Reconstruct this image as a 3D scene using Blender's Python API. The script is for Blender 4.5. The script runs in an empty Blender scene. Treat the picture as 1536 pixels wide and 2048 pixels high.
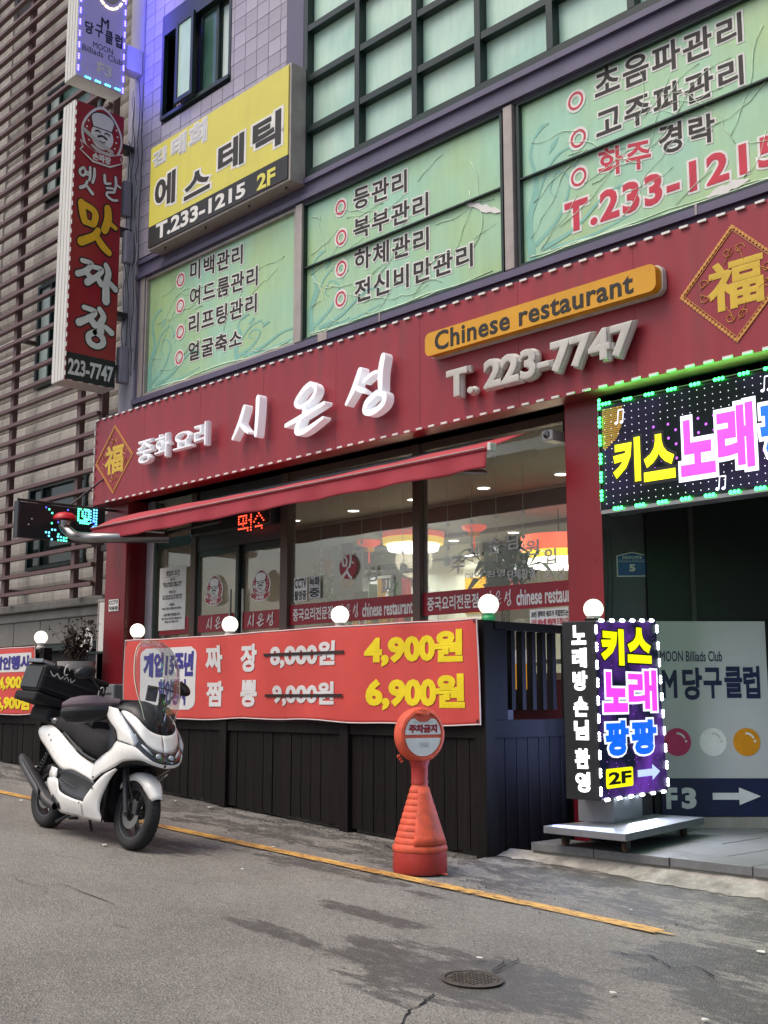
import bpy, math, random
from mathutils import Vector, Matrix, Euler
random.seed(7)
R = math.radians
S = bpy.context.scene
COL = S.collection
# ------------------------------------------------------------------ camera
F_PX = 2370.0
PITCH = math.atan(374 / F_PX)
HEAD = R(43.2)                       # camera heading measured from -X towards +Y
cd = bpy.data.cameras.new('camera'); cam = bpy.data.objects.new('camera', cd); COL.objects.link(cam)
cd.sensor_fit = 'VERTICAL'; cd.sensor_height = 24.0; cd.sensor_width = 18.0
cd.lens = 24.0 * F_PX / 2048; cd.clip_start = 0.05; cd.clip_end = 2000
dv = Vector((-math.cos(HEAD) * math.cos(PITCH), math.sin(HEAD) * math.cos(PITCH), math.sin(PITCH)))
cam.location = (0, 0, 0); cam.rotation_euler = dv.to_track_quat('-Z', 'Y').to_euler()
S.camera = cam
# ------------------------------------------------------------------ light
W = bpy.data.worlds.new('World'); S.world = W; W.use_nodes = True
wn = W.node_tree; bg = wn.nodes['Background']
sky = wn.nodes.new('ShaderNodeTexSky'); sky.sky_type = 'NISHITA'; sky.sun_disc = False
SUN_EL, SUN_AZ = R(58), R(200)
sky.sun_elevation = SUN_EL; sky.sun_rotation = SUN_AZ; sky.air_density = 1.0; sky.dust_density = 5.0; sky.ozone_density = 1.2
wn.links.new(sky.outputs[0], bg.inputs[0]); bg.inputs[1].default_value = 0.14
sd = bpy.data.lights.new('sun', 'SUN'); sd.energy = 1.25; sd.angle = R(32); sd.color = (1, .9, .78)
so = bpy.data.objects.new('sun', sd); COL.objects.link(so)
sv = Vector((math.sin(SUN_AZ) * math.cos(SUN_EL), math.cos(SUN_AZ) * math.cos(SUN_EL), math.sin(SUN_EL)))
so.rotation_euler = sv.to_track_quat('Z', 'Y').to_euler(); so.location = (0, -5, 20)
S.view_settings.view_transform = 'Standard'; S.view_settings.look = 'None'
S.view_settings.exposure = 0.35; S.view_settings.gamma = 1.0; S.view_settings.use_curve_mapping = False
S.render.engine = 'CYCLES'
try:
    S.cycles.use_denoising = True; S.cycles.max_bounces = 8; S.cycles.transparent_max_bounces = 12
    S.cycles.sample_clamp_indirect = 4.0; S.cycles.caustics_reflective = False; S.cycles.caustics_refractive = False
except Exception: pass

# ------------------------------------------------------------------ measuring helpers (pixel of the photo -> point on a plane of the place)
_d = (-math.cos(HEAD), math.sin(HEAD)); _r = (math.sin(HEAD), math.cos(HEAD)); _c, _s = math.cos(PITCH), math.sin(PITCH)
def ray(x, y):
    u = x - 768; v = y - 1024; f = F_PX * _c + v * _s
    return Vector((_d[0] * f + _r[0] * u, _d[1] * f + _r[1] * u, F_PX * _s - v * _c))
def ground_z(x): return -1.5 - .05 * x
def atz(x, y, z):
    r = ray(x, y); return r * (z / r.z)
def gnd(x, y):
    r = ray(x, y); return r * (-1.5 / (r.z + .05 * r.x))
class PL:
    """upright plane: s along ex, t along z, d outwards"""
    def __init__(s, o, ex, warp=None):
        s.o = Vector(o); s.ex = Vector(ex).normalized(); s.n = s.ex.cross(Vector((0, 0, 1))); s.warp = warp
    def uv(s, x, y):
        r = ray(x, y); t = s.o.dot(s.n) / r.dot(s.n); p = r * t
        return (p - s.o).dot(s.ex), p.z - s.o.z
    def pt(s, a, b, d=0):
        if s.warp: d += s.warp(a, b)
        return s.o + s.ex * a + Vector((0, 0, b)) + s.n * d
    def rect(s, x0, y0, x1, y1):          # bottom-left pixel, top-right pixel
        a = s.uv(x0, y0); b = s.uv(x1, y1); return (a[0], b[0], a[1], b[1])
def FP(Y): return PL((0, Y, 0), (1, 0, 0))
def SP(X): return PL((X, 0, 0), (0, 1, 0))
# ------------------------------------------------------------------ mesh helpers
class MB:
    def __init__(s): s.v = []; s.f = []; s.cuts = []
    def add(s, vs, fs):
        n = len(s.v); s.v += [tuple(v) for v in vs]; s.f += [tuple(i + n for i in f) for f in fs]; return s
    def box(s, x0, x1, y0, y1, z0, z1):
        if x0 > x1: x0, x1 = x1, x0
        if y0 > y1: y0, y1 = y1, y0
        if z0 > z1: z0, z1 = z1, z0
        return s.add([(x0, y0, z0), (x1, y0, z0), (x1, y1, z0), (x0, y1, z0), (x0, y0, z1), (x1, y0, z1), (x1, y1, z1), (x0, y1, z1)],
              [(3, 2, 1, 0), (4, 5, 6, 7), (0, 1, 5, 4), (1, 2, 6, 5), (2, 3, 7, 6), (3, 0, 4, 7)])
    def pbox(s, p, s0, s1, t0, t1, d0, d1):
        """box on a plane, d0 back, d1 front"""
        c = [p.pt(a, b, d) for d in (d0, d1) for a, b in ((s0, t0), (s1, t0), (s1, t1), (s0, t1))]
        return s.add(c, [(3, 2, 1, 0), (4, 5, 6, 7), (0, 1, 5, 4), (1, 2, 6, 5), (2, 3, 7, 6), (3, 0, 4, 7)])
    def poly(s, p, pts, d=0, th=0):
        n = len(pts)
        ar = sum(pts[i][0] * pts[(i + 1) % n][1] - pts[(i + 1) % n][0] * pts[i][1] for i in range(n))
        if ar < 0: pts = pts[::-1]
        if th == 0: return s.add([p.pt(a, b, d) for a, b in pts], [tuple(range(n))])
        vs = [p.pt(a, b, d) for a, b in pts] + [p.pt(a, b, d + th) for a, b in pts]
        return s.add(vs, [tuple(range(n - 1, -1, -1)), tuple(range(n, 2 * n))] + [(i, (i + 1) % n, n + (i + 1) % n, n + i) for i in range(n)])
    def tube(s, pts, r, n=8, cap=True):
        pts = [Vector(p) for p in pts]; k = len(pts); rs = r if isinstance(r, (list, tuple)) else [r] * k
        vs = []; up = None
        for i, p in enumerate(pts):
            t = (pts[min(i + 1, k - 1)] - pts[max(i - 1, 0)]).normalized()
            if up is None:
                up = Vector((0, 0, 1)) if abs(t.z) < .9 else Vector((1, 0, 0))
            a = t.cross(up).normalized(); b = a.cross(t).normalized(); up = b
            for j in range(n):
                q = 2 * math.pi * j / n; vs.append(p + (a * math.cos(q) + b * math.sin(q)) * rs[i])
        fs = [(i * n + j, i * n + (j + 1) % n, (i + 1) * n + (j + 1) % n, (i + 1) * n + j) for i in range(k - 1) for j in range(n)]
        if cap: fs += [tuple(range(n - 1, -1, -1)), tuple(range((k - 1) * n, k * n))]
        return s.add(vs, [f[::-1] for f in fs])
    def lathe(s, prof, o=(0, 0, 0), n=24, ax='z', cap=True):
        """prof: (r, h)"""
        o = Vector(o); vs = []
        for r, h in prof:
            for j in range(n):
                q = 2 * math.pi * j / n; a, b = r * math.cos(q), r * math.sin(q)
                vs.append(o + Vector({'z': (a, b, h), 'y': (b, h, a), 'x': (h, a, b)}[ax]))
        k = len(prof)
        fs = [(i * n + j, i * n + (j + 1) % n, (i + 1) * n + (j + 1) % n, (i + 1) * n + j) for i in range(k - 1) for j in range(n)]
        if cap: fs += [tuple(range(n - 1, -1, -1)), tuple(range((k - 1) * n, k * n))]
        return s.add(vs, fs)
    def grid(s, rows, close=False):
        """rows of equal-length lists of points"""
        n = len(rows[0]); vs = [p for r in rows for p in r]
        fs = [(i * n + j, i * n + j + 1, (i + 1) * n + j + 1, (i + 1) * n + j) for i in range(len(rows) - 1) for j in range(n - 1)]
        return s.add(vs, fs)
def origin(o):
    l = Vector((0, 0, 0))
    while o is not None: l += o.location; o = o.parent
    return l
def build(mb, name, mat, parent=None, smooth=False, local=False, bevel=0, solid=0, sub=0, kind=None, auto=None):
    if len(mb.cuts) > 1 and ('lettering' in name or name == 'vine_print'):      # one piece of writing, one part
        cs = sorted(set([0] + mb.cuts[1:])) + [len(mb.v)]; first = None
        for a, b in zip(cs, cs[1:]):
            m2 = MB(); m2.v = mb.v[a:b]; m2.f = [tuple(i - a for i in f) for f in mb.f if a <= f[0] < b]
            if m2.f:
                o = build(m2, name, mat, parent, smooth, local, bevel, solid, sub, kind, auto); first = first or o
        return first
    me = bpy.data.meshes.new(name)
    off = Vector((0, 0, 0)) if (local or parent is None) else origin(parent)
    me.from_pydata([tuple(Vector(v) - off) for v in mb.v] if off.length else mb.v, [], mb.f); me.update()
    if isinstance(mat, str): mat = MT[mat]
    me.materials.append(mat)
    o = bpy.data.objects.new(name, me); COL.objects.link(o); o.parent = parent
    if solid:
        m = o.modifiers.new('s', 'SOLIDIFY'); m.thickness = solid; m.offset = 0
    if sub:
        m = o.modifiers.new('u', 'SUBSURF'); m.levels = sub; m.render_levels = sub
    if bevel:
        m = o.modifiers.new('b', 'BEVEL'); m.width = bevel; m.segments = 2; m.limit_method = 'ANGLE'; m.angle_limit = R(40)
    if smooth or sub:
        for p in me.polygons: p.use_smooth = True
    if auto:
        for p in me.polygons: p.use_smooth = True
        me.set_sharp_from_angle(angle=R(auto))
    if kind: o['kind'] = kind
    return o
def inst(src, parent, loc, rot=None, scale=None, name=None):
    o = bpy.data.objects.new(name or src.name.split('.')[0], src.data); COL.objects.link(o); o.parent = parent
    o.location = Vector(loc) - origin(parent)
    if rot: o.rotation_euler = rot
    if scale: o.scale = scale
    return o
def proto(mb, name, mat, parent, loc, **k):
    """first of a row of alike pieces: mesh centred on its own origin"""
    o = build(mb, name, mat, None, **k); o.parent = parent; o.location = Vector(loc) - origin(parent); return o
def tag(o, label, cat, group=None):
    o['label'] = label; o['category'] = cat
    if group: o['group'] = group
    return o
def thing(name, label, cat, loc=(0, 0, 0), group=None, rot=None):
    o = bpy.data.objects.new(name, None); COL.objects.link(o); o.location = loc; o.empty_display_size = .1
    if rot: o.rotation_euler = rot
    return tag(o, label, cat, group)
def struct(mb, name, mat, **k):
    o = build(mb, name, mat, None, **k); o['kind'] = 'structure'; return o
# ------------------------------------------------------------------ lettering
_tc = {}
_cv = bpy.data.curves.new('t', 'FONT'); _cv.size = 1; _cv.bevel_resolution = 0; _cv.extrude = .02; _cv.resolution_u = 3
_cvo = bpy.data.objects.new('t', _cv)
def glyphs(body, w, sp=1.0):
    key = (body, round(w, 4), sp)
    if key not in _tc:
        _cv.body = body; _cv.bevel_depth = w; _cv.space_character = sp
        me = _cvo.to_mesh(); zs = .02 + w
        _tc[key] = ([(v.co.x, v.co.y, v.co.z / zs) for v in me.vertices], [tuple(p.vertices) for p in me.polygons])
        _cvo.to_mesh_clear()
    return _tc[key]
def bounds(vs): return min(v[0] for v in vs), max(v[0] for v in vs), min(v[1] for v in vs), max(v[1] for v in vs)
def T(mb, p, body, rect, w=.03, d=.002, th=.0007, base=None, sp=1.0, shear=0, quad=None):
    """lettering filling rect (s0,s1,t0,t1) of plane p; base = weight whose outline defines the rect"""
    mb.cuts.append(len(mb.v)); vs, fs = glyphs(body, w, sp)
    b = bounds(glyphs(body, base if base is not None else w, sp)[0])
    if quad:      # (s0, s1, bottom-left, top-left, bottom-right, top-right heights)
        s0, s1, bl, tl, br_, tr_ = quad; o = []
        for x, y, z in vs:
            u = (x - b[0]) / (b[1] - b[0]); v = (y - b[2]) / (b[3] - b[2]); lo = bl + (br_ - bl) * u; hi = tl + (tr_ - tl) * u
            o.append(p.pt(s0 + u * (s1 - s0), lo + (hi - lo) * v, d + th * (z + 1) / 2))
        mb.add(o, fs); return mb
    sx = (rect[1] - rect[0]) / (b[1] - b[0]); sy = (rect[3] - rect[2]) / (b[3] - b[2])
    mb.add([p.pt(rect[0] + (x - b[0]) * sx + shear * (y - b[2]) * sy, rect[2] + (y - b[2]) * sy, d + th * (z + 1) / 2) for x, y, z in vs], fs)
    return mb
def spline(pts, n=6):
    """Catmull-Rom through tuples"""
    if len(pts) < 3: 
        a, b = pts; return [tuple(a[k] + (b[k] - a[k]) * i / n for k in range(len(a))) for i in range(n + 1)]
    P = [pts[0]] + list(pts) + [pts[-1]]; out = []
    for i in range(1, len(P) - 2):
        for j in range(n):
            t = j / n
            out.append(tuple(.5 * ((2 * P[i][k]) + (-P[i - 1][k] + P[i + 1][k]) * t + (2 * P[i - 1][k] - 5 * P[i][k] + 4 * P[i + 1][k] - P[i + 2][k]) * t * t
                       + (-P[i - 1][k] + 3 * P[i][k] - 3 * P[i + 1][k] + P[i + 2][k]) * t ** 3) for k in range(len(pts[0]))))
    out.append(tuple(P[-2])); return out
def stroke_poly(st, asp, grow=0, n=6):
    """outline (unit box coordinates, asp = height/width of the real box) of a brush stroke [(x,y,w)..]"""
    q = spline(st, n); q = [(x, y * asp, w / 2 + grow) for x, y, w in q]; L = []; Rr = []
    for i, (x, y, w) in enumerate(q):
        a = q[max(i - 1, 0)]; b = q[min(i + 1, len(q) - 1)]; tx, ty = b[0] - a[0], b[1] - a[1]; l = math.hypot(tx, ty) or 1
        nx, ny = -ty / l, tx / l; L.append((x + nx * w, y + ny * w)); Rr.append((x - nx * w, y - ny * w))
    def cap(i, s):
        x, y, w = q[i]; a = q[0 if i == 0 else -2]; b = q[1 if i == 0 else -1]; th = math.atan2(b[1] - a[1], b[0] - a[0])
        return [(x + w * math.cos(th + s * ang), y + w * math.sin(th + s * ang)) for ang in (R(50), R(0), R(-50))]
    out = L + cap(-1, 1) + Rr[::-1] + [(q[0][0] - .8 * q[0][2] * math.cos(math.atan2(q[1][1] - q[0][1], q[1][0] - q[0][0])), q[0][1] - .8 * q[0][2] * math.sin(math.atan2(q[1][1] - q[0][1], q[1][0] - q[0][0])))]
    return [(x, y / asp) for x, y in out]
def brush(mb, p, rect, strokes, d=.002, th=.003, grow=0):
    mb.cuts.append(len(mb.v)); s0, s1, t0, t1 = rect; asp = (t1 - t0) / (s1 - s0)
    for i, st in enumerate(strokes):
        q = spline(st, 6); q = [(x, y * asp, w / 2 + grow) for x, y, w in q]; L = []; Rr = []
        for k, (x, y, w) in enumerate(q):
            a = q[max(k - 1, 0)]; b = q[min(k + 1, len(q) - 1)]; tx, ty = b[0] - a[0], b[1] - a[1]; l = math.hypot(tx, ty) or 1
            L.append((x - ty / l * w, y + tx / l * w)); Rr.append((x + ty / l * w, y - tx / l * w))
        def capp(k0, k1):   # rounded cap beyond k0 coming from k1
            x, y, w = q[k0]; th_ = math.atan2(y - q[k1][1], x - q[k1][0])
            return [(x + w * math.cos(th_ + a) * .9, y + w * math.sin(th_ + a)) for a in (R(-45), 0, R(45))]
        dd = d + (i % 4) * .0007
        m = lambda pts: [(s0 + x * (s1 - s0), t0 + y / asp * (t1 - t0)) for x, y in pts]
        n = len(L)
        vs = []; 
        for lay in (dd, dd + th):
            vs += [p.pt(a, b, lay) for a, b in m(L)] + [p.pt(a, b, lay) for a, b in m(Rr)]
        fs = []
        for k in range(n - 1):
            fs += [(2 * n + k + 1, 2 * n + k, 3 * n + k, 3 * n + k + 1), (k, k + 1, n + k + 1, n + k), (k + 1, k, 2 * n + k, 2 * n + k + 1), (n + k, n + k + 1, 3 * n + k + 1, 3 * n + k)]
        mb.add(vs, fs)
        for c_, l_, r_ in ((capp(0, 1), 0, n), (capp(-1, -2), n - 1, 2 * n - 1)):
            ring = m([L[l_ % n]] + (c_ if l_ == 0 else c_[::-1]) + [Rr[l_ % n]])
            mb.poly(p, ring, dd, th)
    return mb
def ell(cs, ct, rs, rt, n=24, a0=0): return [(cs + rs * math.cos(a0 + 2 * math.pi * i / n), ct + rt * math.sin(a0 + 2 * math.pi * i / n)) for i in range(n)]
def ring(mb, p, cs, ct, r0s, r0t, r1s, r1t, d, th=.002, n=28):
    a = ell(cs, ct, r0s, r0t, n); b = ell(cs, ct, r1s, r1t, n)
    vs = [p.pt(x, y, d + th) for x, y in a] + [p.pt(x, y, d + th) for x, y in b]
    return mb.add(vs, [(i, n + i, n + (i + 1) % n, (i + 1) % n)[::-1] for i in range(n)])
def rrect(s0, s1, t0, t1, r, n=5):
    o = []
    for cx, cy, a in ((s1 - r, t0 + r, -90), (s1 - r, t1 - r, 0), (s0 + r, t1 - r, 90), (s0 + r, t0 + r, 180)):
        o += [(cx + r * math.cos(R(a + 90 * i / n)), cy + r * math.sin(R(a + 90 * i / n))) for i in range(n + 1)]
    return o
# ------------------------------------------------------------------ materials
MT = {}
def c(r, g, b, k=1.0):
    f = lambda v: ((v / 255 + .055) / 1.055) ** 2.4 if v > 10 else v / 255 / 12.92
    return tuple(f(v) * k for v in (r, g, b))
def M(name, col, rough=.55, metal=0, var=.12, scale=6, bump=0, bscale=60, spec=.5, em=0, emc=None, rnd=0, coat=0, stretch=None, trans=0, alpha=1, dirt=0, ior=1.45):
    m = bpy.data.materials.new(name); m.use_nodes = True; N = m.node_tree.nodes; L = m.node_tree.links; b = N['Principled BSDF']
    b.inputs['Roughness'].default_value = rough; b.inputs['Metallic'].default_value = metal
    b.inputs['Specular IOR Level'].default_value = spec; b.inputs['Coat Weight'].default_value = coat
    b.inputs['Transmission Weight'].default_value = trans; b.inputs['Alpha'].default_value = alpha; b.inputs['IOR'].default_value = ior
    if coat: b.inputs['Coat Roughness'].default_value = .08
    tc = N.new('ShaderNodeTexCoord'); src = tc.outputs['Object']
    if stretch:
        mp = N.new('ShaderNodeMapping'); mp.inputs['Scale'].default_value = stretch; L.new(src, mp.inputs[0]); src = mp.outputs[0]
    nz = N.new('ShaderNodeTexNoise'); nz.inputs['Scale'].default_value = scale; nz.inputs['Detail'].default_value = 6; nz.inputs['Roughness'].default_value = .65; L.new(src, nz.inputs['Vector'])
    mr = N.new('ShaderNodeMapRange'); mr.inputs[1].default_value = .3; mr.inputs[2].default_value = .7; mr.inputs[3].default_value = 1 - var; mr.inputs[4].default_value = 1 + var; L.new(nz.outputs[0], mr.inputs[0])
    fac = mr.outputs[0]
    if rnd:
        oi = N.new('ShaderNodeObjectInfo'); m2 = N.new('ShaderNodeMapRange'); m2.inputs[3].default_value = 1 - rnd; m2.inputs[4].default_value = 1 + rnd; L.new(oi.outputs['Random'], m2.inputs[0])
        mm = N.new('ShaderNodeMath'); mm.operation = 'MULTIPLY'; L.new(fac, mm.inputs[0]); L.new(m2.outputs[0], mm.inputs[1]); fac = mm.outputs[0]
    vm = N.new('ShaderNodeVectorMath'); vm.operation = 'SCALE'; vm.inputs[0].default_value = col; L.new(fac, vm.inputs['Scale'])
    out = vm.outputs[0]
    if dirt:
        n2 = N.new('ShaderNodeTexNoise'); n2.inputs['Scale'].default_value = 1.6; n2.inputs['Detail'].default_value = 8; n2.inputs['Roughness'].default_value = .7
        mp2 = N.new('ShaderNodeMapping'); mp2.inputs['Scale'].default_value = (3, 3, .35); L.new(tc.outputs['Object'], mp2.inputs[0]); L.new(mp2.outputs[0], n2.inputs['Vector'])
        cr = N.new('ShaderNodeMapRange'); cr.inputs[1].default_value = .5; cr.inputs[2].default_value = .75; cr.inputs[4].default_value = dirt; L.new(n2.outputs[0], cr.inputs[0])
        mx = N.new('ShaderNodeMix'); mx.data_type = 'RGBA'; mx.inputs['B'].default_value = (.07, .062, .055, 1); L.new(cr.outputs[0], mx.inputs['Factor']); L.new(out, mx.inputs['A']); out = mx.outputs['Result']
    L.new(out, b.inputs['Base Color'])
    rr = N.new('ShaderNodeMapRange'); rr.inputs[3].default_value = max(.02, rough - .1 * min(1, rough * 3)); rr.inputs[4].default_value = min(1, rough + .1); L.new(nz.outputs[0], rr.inputs[0]); L.new(rr.outputs[0], b.inputs['Roughness'])
    if bump:
        n3 = N.new('ShaderNodeTexNoise'); n3.inputs['Scale'].default_value = bscale; n3.inputs['Detail'].default_value = 4; L.new(src, n3.inputs['Vector'])
        bp = N.new('ShaderNodeBump'); bp.inputs['Strength'].default_value = bump; bp.inputs['Distance'].default_value = .01; L.new(n3.outputs[0], bp.inputs['Height']); L.new(bp.outputs[0], b.inputs['Normal'])
    if em:
        b.inputs['Emission Color'].default_value = (*(emc or col), 1); b.inputs['Emission Strength'].default_value = em
    MT[name] = m; return m
def E(name, col, k):
    m = bpy.data.materials.new(name); m.use_nodes = True; b = m.node_tree.nodes['Principled BSDF']
    b.inputs['Base Color'].default_value = (*[min(.8, x) for x in col], 1); b.inputs['Emission Color'].default_value = (*col, 1); b.inputs['Emission Strength'].default_value = k; b.inputs['Roughness'].default_value = .4
    MT[name] = m; return m
M('tile', c(156, 152, 166), .35, var=.1, scale=3, rnd=.13, bump=.05, dirt=.12)
M('grout', c(96, 90, 108), .8)
M('purple', c(92, 88, 112), .5, var=.14, scale=2.5, dirt=.35, bump=.06, bscale=30)
M('corner', c(150, 148, 160), .5, var=.12, scale=2, dirt=.3)
M('frame_dark', c(30, 46, 44), .4, var=.15)
M('frame_pale', c(160, 152, 148), .45, var=.12, dirt=.3)
M('fascia', c(140, 42, 52), .42, var=.12, scale=1.5, dirt=.32, stretch=(4, 4, .4), bump=.05, bscale=3)
M('red_paint', c(120, 26, 36), .3, var=.1, scale=2, dirt=.15)
M('red_dark', c(58, 18, 24), .4)
M('white_letter', c(235, 238, 243), .35, var=.03, em=.07, emc=(.9, .95, 1))
M('lit_letter', c(235, 238, 243), .35, var=.03, em=.2, emc=(.9, .95, 1))
M('grey_letter', c(186, 184, 178), .5, var=.15, scale=3, dirt=.35)
M('grey_side', c(205, 203, 198), .5, var=.1, dirt=.2)
M('amber', c(205, 148, 28), .3, var=.07, scale=3)
M('gold', c(200, 168, 52), .4, var=.12)
M('gold_line', c(196, 140, 70), .4)
M('black', (.012, .013, .015), .5)
M('shade_gap_black', (.006, .006, .009), .8)  # near-black: shade of voids and recesses put into the colour; also cracks, gaps
M('ink', c(38, 36, 34), .6)
M('print_white', c(215, 215, 212), .55, var=.10, dirt=.12)
M('print_grey', c(190, 192, 196), .5, var=.08)
M('white_box', c(205, 205, 200), .45, var=.06, dirt=.25, scale=2)
M('sign_red', c(150, 32, 44), .35, var=.06, scale=2, dirt=.08)
M('sign_yellow', c(206, 198, 84), .35, var=.06, scale=1.5, dirt=.1)
M('sign_gold', c(228, 178, 40), .4)
M('crimson', c(186, 44, 66), .5)
M('steel', c(150, 150, 150), .3, metal=.9, var=.15, dirt=.2)
M('steel_dark', c(70, 72, 74), .4, metal=.7, var=.2)
M('louvre', c(94, 70, 70), .5, var=.15, scale=4, bump=.05, dirt=.25)
M('siding', c(204, 198, 188), .6, var=.2, scale=2, rnd=.06, dirt=.35)
M('concrete', c(140, 138, 132), .85, var=.18, scale=3, bump=.25, bscale=40, dirt=.4)
M('granite', c(120, 118, 112), .6, var=.22, scale=60, bump=.05, dirt=.3)
M('awning', c(172, 66, 74), .75, var=.1, scale=3, bump=.08, bscale=25, dirt=.1)  # lighter than the valance: light through the thin cloth put into the colour
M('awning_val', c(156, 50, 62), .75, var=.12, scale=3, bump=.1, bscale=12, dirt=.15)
M('wood_black', c(23, 20, 19), .65, spec=.2, var=.5, scale=7, bump=.25, bscale=20, rnd=.22, stretch=(6, 6, .5), dirt=.12)
M('banner', c(198, 72, 66), .6, var=.07, scale=3, bump=.35, bscale=5, dirt=.08)
M('banner_white', c(205, 205, 205), .6, var=.06)
M('banner_blue', c(52, 46, 128), .6)
M('banner_yellow', c(226, 204, 24), .6)
M('strike', c(44, 28, 26), .6)
M('cone_orange', c(210, 88, 62), .65, var=.22, scale=16, dirt=.55, bump=.06)
M('cone_red', c(168, 52, 46), .6, var=.18, scale=7, dirt=.5)
M('rubber', (.018, .018, .019), .75, var=.3, scale=12, bump=.15)
M('plastic_black', (.013, .014, .016), .42, var=.25, scale=6, bump=.08, bscale=120)
M('plastic_grey', (.045, .048, .052), .45, var=.2)
M('fabric_black', (.012, .012, .014), .85, var=.3, scale=9, bump=.3, bscale=90)
M('fabric_mauve', c(98, 86, 94), .8, var=.15, bump=.2, bscale=60)
M('scoot_white', c(238, 238, 234), .28, var=.02, coat=.5)
M('exhaust', (.05, .05, .052), .45, metal=.4, var=.25)
M('bag_grey', (.035, .04, .042), .6, var=.2)
M('lens', c(185, 195, 205), .08, var=.2, coat=1)
M('lens_dark', (.03, .03, .035), .1, coat=1)
M('floor_wood', c(70, 60, 55), .5, var=.2)
M('inner_wall', c(200, 200, 186), .7, var=.06)
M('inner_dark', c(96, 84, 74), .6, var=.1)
M('beam', c(86, 70, 62), .5, var=.08)
M('ceiling', c(160, 162, 152), .8, var=.04)
M('fridge', c(215, 218, 220), .3, var=.03)
M('leaf', c(58, 92, 44), .4, var=.35, scale=10)
M('leaf_dark', c(34, 52, 30), .5, var=.35, scale=10)
M('twig', c(58, 46, 38), .8, var=.3)
M('pot_white', c(188, 186, 182), .5, var=.08, dirt=.3)
M('lantern_red', c(200, 40, 30), .5, em=.5, emc=(.9, .12, .05))
M('bottle', c(60, 90, 60), .15, var=.3)
M('grille', c(60, 58, 60), .6)
M('navy', c(22, 30, 66), .4, var=.08)
M('panel_grey', c(178, 178, 180), .45, var=.04, scale=1.5)
M('panel_white', c(212, 212, 214), .4)
M('ball_pink', c(184, 50, 96), .4)
M('ball_orange', c(204, 134, 20), .4)
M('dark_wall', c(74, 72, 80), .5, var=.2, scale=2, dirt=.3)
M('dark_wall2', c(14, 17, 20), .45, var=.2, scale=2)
M('plate_blue', c(34, 74, 140), .35)
M('cart', c(132, 136, 142), .4, metal=.4, var=.15, dirt=.3)
M('rust', c(78, 58, 46), .8, var=.3)
M('paper', c(215, 213, 205), .7)
M('film_red', c(140, 20, 38), .4)
M('pebble', c(96, 92, 86), .9, rnd=.4)
M('beige_sash', c(150, 128, 110), .5)
M('iron', c(74, 68, 62), .7, var=.3, scale=14, bump=.1)
M('green_band', c(40, 150, 90), .4)
M('vine', c(126, 180, 166), .5, var=.1)
M('crease', c(212, 232, 208), .5)
M('stone_grey', c(108, 110, 112), .55, var=.15, scale=30, bump=.06, dirt=.4, rnd=.12)
M('apron', c(150, 147, 140), .9, var=.4, scale=7, bump=.5, bscale=30, dirt=.8)
E('glow_white', (1, .97, .86), 2.6); E('glow_lens', (1, .97, .9), 6)
E('led_white', (.85, .93, 1), 12); E('led_green', (.03, 1, .12), 9); E('led_blue', (.10, .08, 1), 8); E('led_cyan', (.1, .8, 1), 3.5); E('led_warm', (1, .78, .42), 2.2)
E('lit_yellow', c(238, 236, 10), .95); E('lit_pink', c(250, 66, 214), .95); E('lit_blue', c(12, 92, 216), .95); E('lit_white', c(228, 232, 250), 1.0); E('lit_text', (.93, .96, 1), 1.5)
E('dot_green', (.1, 1, .5), 2.4); E('dot_cyan', (.15, .7, 1), 2.0); E('dot_red', (1, .07, .03), 3.0); E('dot_blue', (.1, .15, .9), 1.6)
E('lamp_glow', (1, .86, .5), 1.4); E('lamp_red', (.85, .12, .06), .55); E('lamp_yellow', (.95, .6, .06), .8)
# emissive printed panel: black with a purple haze and white dots
def lit_panel(name, base, haze, hz_c, sc, k):
    m = bpy.data.materials.new(name); m.use_nodes = True; N = m.node_tree.nodes; L = m.node_tree.links; b = N['Principled BSDF']
    tc = N.new('ShaderNodeTexCoord'); n = N.new('ShaderNodeTexNoise'); n.inputs['Scale'].default_value = sc; n.inputs['Detail'].default_value = 3; L.new(tc.outputs['Object'], n.inputs['Vector'])
    cr = N.new('ShaderNodeValToRGB'); cr.color_ramp.elements[0].position = .42; cr.color_ramp.elements[1].position = .72
    cr.color_ramp.elements[0].color = (*base, 1); cr.color_ramp.elements[1].color = (*haze, 1); L.new(n.outputs[0], cr.inputs[0])
    L.new(cr.outputs[0], b.inputs['Base Color']); L.new(cr.outputs[0], b.inputs['Emission Color']); b.inputs['Emission Strength'].default_value = k; b.inputs['Roughness'].default_value = .5; b.inputs['Specular IOR Level'].default_value = .12
    MT[name] = m
lit_panel('panel_lit', (.005, .007, .02), (.12, .03, .30), None, 2.6, .8)
lit_panel('panel_lit2', (.002, .005, .005), (.02, .012, .045), None, 1.6, .7)
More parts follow.
